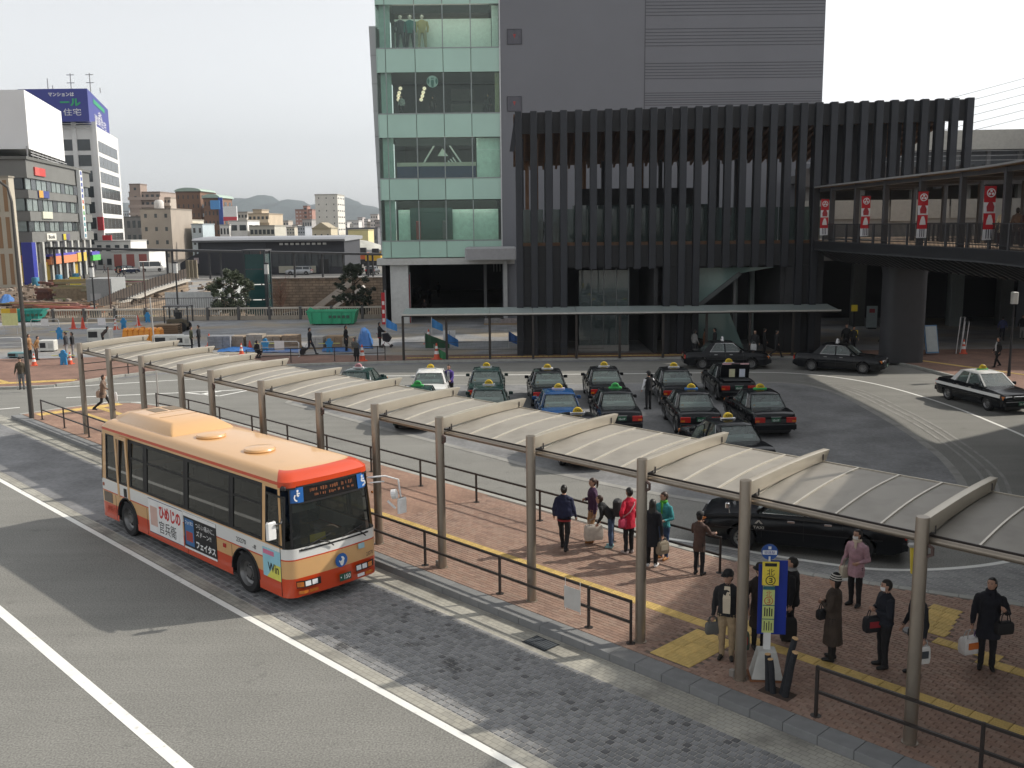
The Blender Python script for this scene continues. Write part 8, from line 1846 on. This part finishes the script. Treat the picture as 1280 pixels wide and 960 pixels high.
    H = lambda x, y, z: hc + (Rm @ Vector((x, y, z)))
    def hring(y, z, rx, ry): return [H(q.x, q.y, q.z) for q in ell(0, y, z, rx, ry, 12)]
    F.rings([hring(.025, .012, .03, .035), hring(.012, .035, .054, .066), hring(.004, .075, .068, .084), hring(0, .12, .074, .094), hring(-.004, .165, .073, .094), hring(-.004, .20, .056, .072), hring(-.004, .218, .022, .03)], S)
    F.limb([H(0, .088, .115), H(0, .102, .088)], [.010, .014], S, 6, .02)
    for s in (-1, 1): F.limb([H(s * .073, -.005, .125), H(s * .076, -.012, .095)], [.016, .012], S, 6, .02)
    me = F.fuse(voxel, [SKIN, cloth(top), cloth(bottom), flat(shoes, .6)])
    body = obj('body', me, t); t.scale = (k, k, k)
    HM = Matrix.Translation(hc) @ Rm
    hm = hairm or HAIR
    if hair:
        mb = MB(); nu, nv = 18, 12
        for i in range(nv + 1):
            ph = math.pi * i / nv * (.80 if hair != 'bob' else .84)
            for j in range(nu):
                th = 2 * math.pi * j / nu; rx, ry, rz = .086, .106, .128
                p = Vector((rx * math.sin(ph) * math.sin(th), -.010 + ry * math.sin(ph) * math.cos(th), .120 + rz * math.cos(ph) * (.92)))
                front = math.cos(th)
                if front > .15 and p.z < .175: p = Vector((p.x * .93, min(p.y, .05) * .8, .175 + (p.z - .175) * (.15 if abs(th if th < math.pi else th - 2 * math.pi) < 1.0 else .5)))
                if hair in ('long', 'bob') and front < .25 and p.z < .1: p.z -= (.20 if hair == 'long' else .05) * (1 - (p.z / .1)) * 1.0; p.x *= 1.06
                mb.v.append(tuple(HM @ p))
        for i in range(nv):
            for j in range(nu): a = i * nu + j; b = i * nu + (j + 1) % nu; mb.f.append((a, b, b + nu, a + nu)); mb.m.append(0)
        mb.build('hair', hm, t, smooth='all')
        if hair == 'tail': MB().path([HM @ Vector(q) for q in ((0, -.10, .16), (0, -.15, .13), (.01, -.15, .02), (.0, -.13, -.06))], [.022, .03, .028, .012], 8).build('ponytail', hm, t, smooth=True)
        if hair == 'bun': MB().lathe([(0, -.035), (.03, -.025), (.042, 0), (.03, .025), (0, .035)], 10, M=HM @ Matrix.Translation((0, -.115, .14))).build('hair_bun', hm, t, smooth=True)
        if hair == 'long': MB().loft([[HM @ Vector((x * f, y - .03 * g, z)) for x, y in ((-.07, .0), (-.06, -.085), (0, -.10), (.06, -.085), (.07, .0), (0, -.03))] for z, f, g in ((.08, 1.15, 0), (-.03, 1.35, .6), (-.14, 1.2, 1.0), (-.20, .8, 1.0))]).build('long_hair', hm, t, smooth=True)
    if hat:
        kind, hcol = hat; hmm = flat(hcol, .8)
        dome = [(.104, .150), (.108, .175), (.10, .21), (.075, .245), (.035, .262), (0, .266)]
        Ms = HM @ Matrix.Translation((0, -.006, 0)) @ Matrix.Diagonal((.90, 1.06, 1, 1))
        if kind == 'striped':
            for i in range(7):
                z0, z1 = .135 + i * .02, .155 + i * .02; f = lambda z: .108 * math.sqrt(max(0.02, 1 - ((z - .14) / .15) ** 2)); MB().lathe([(f(z0), z0), (f(z1), z1)], 18, M=Ms, caps=(i == 6)).build('hat_stripe', flat((.55, .53, .48) if i % 2 else (.015, .015, .015), .9), t, smooth=60)
            MB().lathe([(0, .268), (.03, .262), (.03, .285), (0, .295)], 10, M=Ms).build('hat_top', flat((.015, .015, .015), .9), t, smooth=True)
        else:
            ho = MB().lathe(dome, 18, M=Ms).build('hat', hmm, t, smooth=True)
            if kind == 'cap': MB().loft([[HM @ Vector((x, y, z)) for x, y in ((-.085, .06), (-.07, .14), (-.03, .185), (.03, .185), (.07, .14), (.085, .06))] for z in (.158, .170)]).build('cap_peak', hmm, ho)
            if kind == 'brim': MB().lathe([(.10, .16), (.155, .140), (.16, .146), (.10, .172)], 20, M=Ms, caps=False).build('hat_brim', hmm, ho, smooth=True)
    if near:
        for s in (-1, 1): MB().lathe([(0, -.007), (.008, -.004), (.009, .003), (0, .007)], 6, M=HM @ Matrix.Translation((s * .031, .088, .125))).build('eye', M_black, t)
        MB().box(-.022, .022, .083, .0865, .048, .054, 0, HM).build('mouth', flat((.32, .12, .09), .6), t)
        for s in (-1, 1): MB().box(s * .031 - .016, s * .031 + .016, .088, .094, .146, .151, 0, HM).build('eyebrow', hm, t)
    if mask: MB().loft([[HM @ Vector(p) for p in ((-.062, .045, z), (-.045, .09 + o, z), (0, .108 + o, z), (.045, .09 + o, z), (.062, .045, z))] for z, o in ((.028, -.012), (.06, .0), (.098, -.004))], False, False, closed=False).build('face_mask', flat((.80, .80, .80), .8), t, smooth=True)
    if scarf: F2 = MB(); F2.lathe([(.06, 1.42), (.088, 1.43), (.094, 1.46), (.086, 1.49), (.06, 1.50)], 16); F2.v = [tuple(lz(*p) + Vector((0, .008, 0))) for p in F2.v]; so = F2.build('scarf', flat(scarf, .9), t, smooth=True); MB().box(-.06, -.01, .105, .135, 1.18, 1.45).build('scarf_end', flat(scarf, .9), so)
    if shirt: MB().loft([[lz(-.065, .100 * bulk + .028, .93), lz(.065, .100 * bulk + .028, .93)], [lz(-.07, .112 * bulk + .03, 1.22), lz(.07, .112 * bulk + .03, 1.22)], [lz(-.05, .095, 1.43), lz(.05, .095, 1.43)]], False, False, closed=False).build('shirt_front', flat(shirt, .85), t)
    if trim: MB().lathe([(W * 1.02 * fl, hem), (W * 1.03 * fl, hem + .05)], 20, M=Matrix.Diagonal((1, .78, 1, 1)), caps=False).build('coat_trim', flat(trim, .85), t)
    t['h0'] = 0; del t['h0']
    M4 = Matrix.Translation(pos) @ Matrix.Rotation(R(-heading), 4, 'Z') @ Matrix.Scale(k, 4)
    return t, [M4 @ q for q in hands], M4
NV = dict(voxel=.0125, near=True)
def bag(name, label, p, w, h, d, col, rz=0, handle=.18, strap=None, cat='bag', flap=None, taper=.85):
    """bag hanging from point p"""
    t = thing(name, label, cat, (p.x, p.y, p.z - handle - h), rz)
    m = MB(); m.loft([[(x * f, y * f, z) for x, y in ((-w / 2, -d / 2), (w / 2, -d / 2), (w / 2, d / 2), (-w / 2, d / 2))] for z, f in ((0, .92), (h * .3, 1.0), (h * .8, .97), (h, taper))]); m.build('bag_body', flat(col, .7, 0, .15, 8), t, bevel=min(.02, d * .2), smooth=40)
    for s in (-1, 1): MB().path([(-w * .3, s * d * .3, h - .01), (-w * .22, s * d * .15, h + handle * .8), (0, 0, h + handle), (w * .22, s * d * .15, h + handle * .8), (w * .3, s * d * .3, h - .01)], .009, 5).build('handle', flat(tuple(.6 * c for c in col), .7), t, smooth=True)
    if flap: MB().box(-w * .3, w * .3, -d / 2 - .012, -d / 2 - .002, h * .35, h * .75).build('print', flat(flap, .7), t)
    return t
z1_ = .152
P3 = lambda x, y: Vector((x, y, z1_))
# --- on the platform
person('woman in a navy cape over black trousers, seen from behind on the platform', P3(1.23, 22.80), 15, 1.63, (.012, .016, .05), cape=.92, coat=.02, hair='bun', arms=('relax', 'relax'), legs='walk', trim=(.22, .02, .025), **NV)
q = person('woman in a purple top and tan trousers looking along the platform', P3(1.98, 23.42), 262, 1.63, (.055, .022, .06), (.36, .21, .10), (.30, .13, .04), 'tail', HAIRB, arms=('carry', 'fold'), legs='shift', turn=-15, **NV)
bag('tote_bag', 'big pale canvas tote held by the woman in purple', q[1][0], .46, .38, .2, (.62, .57, .50), .3, .16)
q = person('child in a black jacket and jeans bending forward with a backpack', P3(2.40, 22.98), 285, 1.42, (.016, .017, .018), (.05, .085, .16), (.25, .45, .47), 'short', HAIRB, arms=('fwd', 'fwd'), lean=42, tilt=10, **NV)
bp_ = thing('backpack', 'black backpack on the bending child', 'backpack', q[2] @ Vector((0, .05, 1.10)), R(-285)); MB().bevbox(-.15, .15, -.28, -.09, -.10, .30, .04).build('pack', flat((.02, .02, .022), .7), bp_); MB().bevbox(-.11, .11, -.34, -.28, -.06, .12, .02).build('pocket', flat((.03, .03, .03), .7), bp_)
q = person('person in a red jacket and black trousers with a pink shoulder bag', P3(2.78, 22.52), 325, 1.62, (.50, .012, .04), shoes=(.45, .38, .36), hair='short', coat=.12, arms=('hip', 'relax'), **NV)
bag('shoulder_bag', 'pink shoulder bag worn over the red jacket', q[2] @ Vector((-.20, -.02, 1.06)), .28, .22, .1, (.50, .04, .10), R(-325), .1)
MB().path([(-.2, .03, .95), (-.1, -.135, 1.12), (.05, -.135, 1.30), (.15, -.03, 1.40)], .016, 6).build('bag_strap', flat((.55, .30, .32)), q[0], smooth=True)
q = person('woman in a long black coat with long hair and white trainers', P3(3.20, 21.58), 20, 1.60, (.010, .012, .018), (.006, .006, .007), (.70, .70, .70), 'long', coat=.26, flare=.08, arms=('relax', 'carry'), **NV)
bag('shoulder_bag', 'patterned bag at the side of the woman in the long black coat', q[1][1] + Vector((0, 0, .06)), .30, .30, .14, (.26, .22, .16), .5, .1, flap=(.40, .36, .28))
person('person in a turquoise jacket and jeans with a bright green scarf', P3(3.55, 22.12), 228, 1.62, (.05, .28, .30), (.035, .07, .15), (.42, .18, .05), 'short', HAIRB, coat=.04, arms=('bent', 'hip'), scarf=(.08, .36, .04), turn=20, **NV)
person('small figure in a brown coat and black beret leaning on the back railing', P3(4.18, 21.02), 38, 1.45, (.085, .052, .042), hat=('beret', (.010, .010, .010)), coat=.14, arms=('face', 'rail'), **NV)
q = person('man in a black cap, black jacket and khaki trousers', P3(3.86, 16.72), 200, 1.66, (.014, .014, .016), (.34, .25, .15), (.02, .018, .016), hat=('cap', (.010, .010, .011)), shirt=(.62, .53, .40), bulk=1.18, coat=.03, arms=('relax', 'carry'), turn=25, **NV)
bag('shoulder_bag', 'grey shoulder bag carried by the man in the black cap', q[1][1] + Vector((0, -.04, .12)), .28, .22, .1, (.12, .12, .11), .2, .12)
bag('shopping_bag', 'dark green and red carrier bag behind the round bronze post', Vector((4.18, 16.92, .72)), .28, .36, .14, (.08, .11, .09), .3, .14, flap=(.45, .04, .05))
person('figure in a dark brown long coat and brimmed hat behind the bus stop sign', P3(4.55, 17.15), 170, 1.62, (.030, .022, .020), hat=('brim', (.012, .011, .011)), coat=.36, flare=.1, arms=('relax', 'relax'), **NV)
q = person('man in a black jacket and grey scarf facing the road', P3(5.25, 17.49), 288, 1.63, (.010, .010, .012), hair='short', scarf=(.30, .30, .29), shirt=(.32, .32, .31), coat=.06, bulk=1.22, arms=('carry', 'bent'), **NV)
bag('shopping_bag', 'black bag hanging beside the man with the grey scarf', q[1][0], .30, .42, .14, (.012, .012, .013), .2, .14)
q = person('woman in a calf-length brown coat and striped beanie with folded arms', P3(5.75, 16.60), 300, 1.60, (.055, .040, .030), (.015, .014, .014), (.010, .010, .010), 'bob', coat=.46, flare=.16, bulk=1.25, hat=('striped', (0, 0, 0)), arms=('fold', 'fold'), tilt=6, **NV)
bag('hand_bag', 'small black handbag held by the woman in the striped beanie', q[2] @ Vector((-.02, .19, 1.12)), .26, .18, .12, (.010, .010, .011), .4, .12)
q = person('woman in a mauve pink coat and white face mask', P3(7.05, 19.14), 232, 1.62, (.42, .26, .30), hair='bob', coat=.12, flare=.05, bulk=1.2, arms=('bent', 'relax'), mask=True, scarf=(.60, .50, .40), turn=10, **NV)
bag('shoulder_bag', 'cream shoulder bag worn by the woman in the mauve coat', q[2] @ Vector((.20, .04, 1.02)), .30, .25, .12, (.52, .48, .38), .3, .16)
q = person('woman in a dark navy padded jacket with a white mask and folded arms', P3(6.56, 16.30), 268, 1.62, (.012, .014, .022), hair='short', coat=.04, flare=.08, arms=('fold', 'fold'), mask=True, bulk=1.28, **NV)
bag('hand_bag', 'black bag with red edging hanging from folded arms', q[2] @ Vector((0, .22, 1.14)), .36, .28, .14, (.011, .012, .016), .2, .14, flap=(.30, .02, .03))
q = person('person in a dark jacket half hidden by the round bronze post', P3(7.0, 15.98), 262, 1.62, (.013, .014, .018), hair='short', coat=.06, arms=('carry', 'relax'), bulk=1.2, **NV)
bag('shopping_bag', 'white carrier bag with black print beside the bronze post', q[1][0] + Vector((0, 0, .1)), .26, .32, .1, (.66, .66, .64), .2, .12, flap=(.05, .06, .07))
q = person('woman in a black hooded coat holding white and purple shopping bags', P3(8.36, 16.22), 205, 1.66, (.011, .012, .018), hair='bob', coat=.20, flare=.10, arms=('hand_up', 'carry'), bulk=1.28, turn=22, tilt=8, scarf=(.012, .012, .02), **NV)
bag('shopping_bag', 'white plastic shopping bag with an orange print', q[1][1], .40, .30, .18, (.68, .66, .64), .3, .14, flap=(.60, .16, .03))
bag('shopping_bag', 'purple paper shopping bag beside the white one', q[1][1] + Vector((.14, .04, 0)), .20, .30, .1, (.22, .04, .32), .5, .14)
bag('hand_bag', 'black handbag hanging from a bent elbow', q[2] @ Vector((-.24, .10, 1.12)), .32, .22, .14, (.010, .010, .011), .2, .16)
q = person('woman in a brown patterned coat running at the island tip', Vector((-17.92, 41.95, z1_)), 80, 1.60, (.20, .14, .105), hair='bob', hairm=HAIRB, coat=.16, flare=.12, arms=('run', 'fwd'), legs='stride', lean=8, voxel=.02)
bag('hand_bag', 'tan handbag swinging beside the running woman', q[2] @ Vector((-.25, -.12, 1.0)), .42, .30, .15, (.42, .30, .22), 0, .08); bag('shopping_bag', 'white bag carried ahead by the running woman', q[1][1], .34, .40, .1, (.72, .72, .72), .2, .05)
# --- among the taxis
_s = person('man in a white shirt and black waistcoat standing between the taxis', Vector((5.95, 41.75, .012)), 335, 1.66, (.010, .010, .012), hat=('cap', (.015, .015, .016)), voxel=.02, arms=('relax', 'hip'))[0]
for s in (-1, 1): MB().path([(s * .183, 0, 1.36), (s * (.27 if s < 0 else .34), -.03, 1.10), (s * (.29 if s < 0 else .22), .06, .90)], [.064, .054, .044], 10).build('shirt_sleeve', flat((.72, .72, .74), .8), _s, smooth=True)
person('driver in a purple and white jacket beside the white taxi', gnd(563, 500, .012), 200, 1.68, (.085, .05, .24), hair='short', arms=('fwd', 'relax'), lean=10, shirt=(.6, .6, .6), voxel=.02)
# --- far pavement and plaza
FV = dict(voxel=.026); zz_ = .13
def fp(label, px, py, heading, **k):
    kk = dict(FV); kk.update(k); return person(label, gnd(px, py, zz_), heading, **kk)
q = fp('man in a brown jacket with a walking stick waiting at the crossing', 28, 487, 170, h=1.62, top=(.07, .055, .038), bottom=(.12, .125, .13), hat=('beret', (.02, .018, .016)), arms=('carry', 'relax'))
w_ = thing('walking_stick', 'thin walking stick beside the man in the brown jacket', 'stick', gnd(22, 487, zz_)); MB().path([(0, 0, 0), (.02, 0, .82), (.06, 0, .86), (.09, 0, .82)], .012, 6).build('shaft', flat((.3, .3, .3)), w_, smooth=True); MB().tube((0, 0, 0), (0, 0, .04), .018, n=6).build('ferrule', M_black, w_)
fp('woman in a tan coat behind the street lamp', 38, 449, 100, h=1.55, top=(.34, .19, .09), coat=.15, hair='bob'); fp('man in an ochre coat stooping beside the street lamp', 46, 450, 90, h=1.5, top=(.28, .15, .06), bottom=(.06, .04, .035), lean=18)
fp('man in a charcoal jacket walking past the pipe barricade', 84, 448, 250, h=1.66, top=(.04, .042, .048), bottom=(.30, .30, .31)); fp('companion in a black jacket next to the man in charcoal', 92, 447, 250, h=1.6, top=(.02, .02, .022), bottom=(.25, .25, .26), hair='bob')
fp('dark-haired figure stooping by the white generator box', 129, 433, 60, h=1.5, top=(.05, .035, .03), lean=45); fp('person in an olive jacket next to the low white boxes', 240, 437, 80, h=1.5, top=(.08, .085, .05), hair='short', hairm=HAIRB); fp('man in a black jacket beside the olive jacket', 249.5, 437, 265, h=1.62, top=(.012, .013, .015))
fp('figure in a black coat crouching before the stacked pavers', 322, 448, 40, h=1.6, top=(.012, .012, .014), crouch=True)
q = fp('man in a black jacket striding with a wheeled suitcase', 388, 443, 92, h=1.68, top=(.014, .016, .022), bottom=(.025, .028, .04), legs='stride', arms=('back', 'relax'))
sc_ = thing('suitcase', 'small black wheeled suitcase trailing behind the striding man', 'suitcase', gnd(376, 444, zz_), 0); m = MB(); m.add([], []); MB().box(-.16, .16, -.12, .12, .06, .55, 0, Matrix.Rotation(R(28), 4, 'Y')).build('case', flat((.012, .012, .014), .5), sc_, bevel=.03); m = MB(); m.beam((.26, 0, .46), (.5, 0, .85), .03, .02); m.build('pull_handle', flat((.3, .3, .3)), sc_)
for s in (-.09, .09): MB().lathe([(0, -.02), (.04, -.02), (.04, .02), (0, .02)], 10, M=Matrix.Translation((-.1, s, .04)) @ Matrix.Rotation(R(90), 4, 'X')).build('wheel', M_black, sc_)
fp('woman in a long black coat standing by the blue tarpaulin', 433, 439, 100, h=1.64, top=(.012, .012, .014), coat=.3, hair='bob'); fp('woman in a grey top and black skirt bending beside the banded cone', 446, 452, 200, h=1.55, top=(.12, .12, .115), bottom=(.012, .012, .014), skirt=.35, lean=35, hair='bob')
fp('woman in a black coat with a red hem pushing a stroller', 475, 434, 95, h=1.64, top=(.012, .012, .016), coat=.16, trim=(.30, .02, .03), hair='bob', arms=('fwd', 'fwd'))
sp_ = thing('stroller', 'dark baby stroller pushed by the woman with the red hem', 'stroller', gnd(485, 434, zz_), 0); m = MB(); m.loft([[(x - .2, y, z) for x, z in ((-.1, .45), (.3, .35), (.45, .6), (.2, .95), (-.15, .9))] for y in (-.22, .22)]); m.build('seat_hood', flat((.016, .014, .02), .8), sp_); m = MB(); m.path([(-.75, 0, .95), (-.3, 0, .5), (.2, 0, .12)], .02, 6); m.path([(-.35, 0, .1), (-.1, 0, .5), (.05, 0, .6)], .02, 6); m.build('frame', flat((.25, .06, .07)), sp_)
for x in (-.35, .22):
    for y in (-.24, .24): MB().lathe([(0, -.02), (.09, -.02), (.09, .02), (0, .02)], 12, M=Matrix.Translation((x, y, .09)) @ Matrix.Rotation(R(90), 4, 'X')).build('wheel', M_black, sp_)
# --- in the shade of the hall and the deck
for px, py, hd_, kw, lab in ((868, 446, 60, dict(top=(.20, .195, .19), hair='bob'), 'woman in a pale grey jacket before the hall stair'), (881, 444, 80, dict(top=(.16, .075, .04), coat=.2, hair='short'), 'person in a rust coat before the hall stair'), (893, 444, 270, dict(hair='short'), 'man in black facing the rust coat'), (943, 447, 200, dict(hair='bob', coat=.1), 'woman in black with a white bag under the shelter'), (955, 444, 90, dict(hair='short'), 'dark figure standing under the end of the shelter'), (970, 447, 100, dict(hair='short', legs='stride'), 'man in black striding under the shelter'), (1057, 440, 190, dict(hair='short', h=1.72), 'tall man in black beside the yellow box light'), (1066, 441, 170, dict(hair='short'), 'second man in black beside the yellow box light'), (1102, 428, 80, dict(top=(.10, .075, .06), legs='walk', hair='short'), 'person in a brown coat walking into the station'), (1115, 418, 150, dict(hair='bob'), 'figure in black beside the big pier'), (1252, 426, 20, dict(top=(.05, .06, .14), bottom=(.02, .02, .03), hair='short'), 'man in a blue jacket deep under the deck'), (1277, 424, 200, dict(hair='short', bottom=(.3, .3, .28)), 'figure in pale trousers deep under the deck'), (1246, 459, 262, dict(hair='bob', coat=.12, legs='walk', shirt=(.6, .6, .6)), 'woman in a black suit walking under the deck')): fp(lab, px, py, hd_, **kw)
bag('shopping_bag', 'white bag carried under the shelter', gnd(941, 447, zz_) + Vector((0, -.1, .95)), .34, .4, .15, (.6, .6, .6), 0, .12)
for px, py, lab, hx in ((517, 377, 'dark figure walking first in the shopping passage', 1.68), (525.5, 374, 'dark figure second in the shopping passage', 1.66), (537, 380, 'dark figure carrying bags in the shopping passage', 1.65), (548, 372, 'dark figure deepest in the shopping passage', 1.7)): fp(lab, px, py, 10, h=hx, hair='short', voxel=.04, top=(.025, .027, .035), legs='walk')
fp('grey-haired person leaving the shopping passage', 531, 397, 190, h=1.6, hair='short', hairm=GREYH, top=(.05, .035, .035), voxel=.035)
for px, py, c, lab in ((38, 351, (.06, .16, .30), 'walker in a blue jacket by the left shops'), (47, 351, (.03, .03, .03), 'walker in black by the left shops'), (56, 351.5, (.45, .45, .45), 'walker in a pale top by the left shops'), (61, 351, (.40, .40, .42), 'second walker in a pale top by the left shops'), (88, 349, (.02, .02, .02), 'figure in black by the shop pillars'), (131, 341, (.05, .04, .04), 'figure in dark clothes below the white tower'), (148, 347, (.16, .10, .07), 'figure in brown crossing by the dark hatchback'), (155, 347, (.02, .02, .02), 'figure in black striding by the dark hatchback')): q = gnd(px, py, 0); person(lab, Vector((q.x, q.y, 0)), 90, 1.66, c, (.03, .03, .04), voxel=.045, legs='walk')
# --- on the deck and in the windows
for px, Y, c, cc, lab in ((1253, 41.2, (.50, .42, .30), .16, 'woman in a cream coat walking on the deck'), (1271, 40.4, (.11, .075, .055), .12, 'woman in a brown coat walking on the deck'), (1284, 39.0, (.05, .03, .03), .1, 'third walker on the deck at its railing')):
    q = at(px, 285, Y); person(lab, Vector((q.x, Y, 6.89)), 8, 1.60, c, (.05, .02, .025), voxel=.022, hair='bob', coat=cc, legs='walk')
for px, lab, c in ((697, 'visitor in a pale top on the hall terrace', (.25, .24, .22)), (677, 'visitor in grey on the hall terrace', (.15, .14, .13))): q = at(px, 290, 61.2); person(lab, Vector((q.x, 61.2, 6.86)), 180, 1.62, c, voxel=.03)
for px, lab, c, dY in ((502, 'barista in a white top behind the cafe window', (.60, .60, .58), 2.2), (541, 'customer in dark clothes in the cafe', (.06, .045, .04), 3.0), (610, 'customer in black by the cafe wall', (.02, .02, .025), 2.0)): q = at(px, 130, TY + dY); person(lab, Vector((q.x, TY + dY, ZB[5] + .02)), 190, 1.7, c, voxel=.035)
# --- drivers
dm = bus.matrix_basis if True else None
bpos = SN(-26.5, 9.84, 0); a_ = RA + R(1.55); loc = bpos + Vector((math.cos(a_) * 7.82 - math.sin(a_) * .62, math.sin(a_) * 7.82 + math.cos(a_) * .62, .80))
person('bus driver in a grey uniform with white gloves at the wheel', loc, 90 - math.degrees(a_), 1.62, (.14, .145, .15), hair='short', sit=True, arms=('fwd', 'fwd'), hat=('cap', (.03, .03, .05)), voxel=.02)
bpy.data.scenes.remove(TMP)
HAZE_D = 0.00013
# ================================================================ HAZE
hz_ = MB().box(-8800, 8800, -2900, 5200, -9.5, 430).build('haze', [])
hm_ = bpy.data.materials.new('haze_air'); hm_.use_nodes = True; nt = hm_.node_tree; nt.nodes.clear()
vo = nt.nodes.new('ShaderNodeVolumePrincipled'); vo.inputs['Density'].default_value = HAZE_D; vo.inputs['Color'].default_value = (.78, .85, .93, 1); vo.inputs['Anisotropy'].default_value = .25
oo = nt.nodes.new('ShaderNodeOutputMaterial'); nt.links.new(vo.outputs[0], oo.inputs['Volume']); hz_.data.materials.append(hm_); hz_['kind'] = 'stuff'
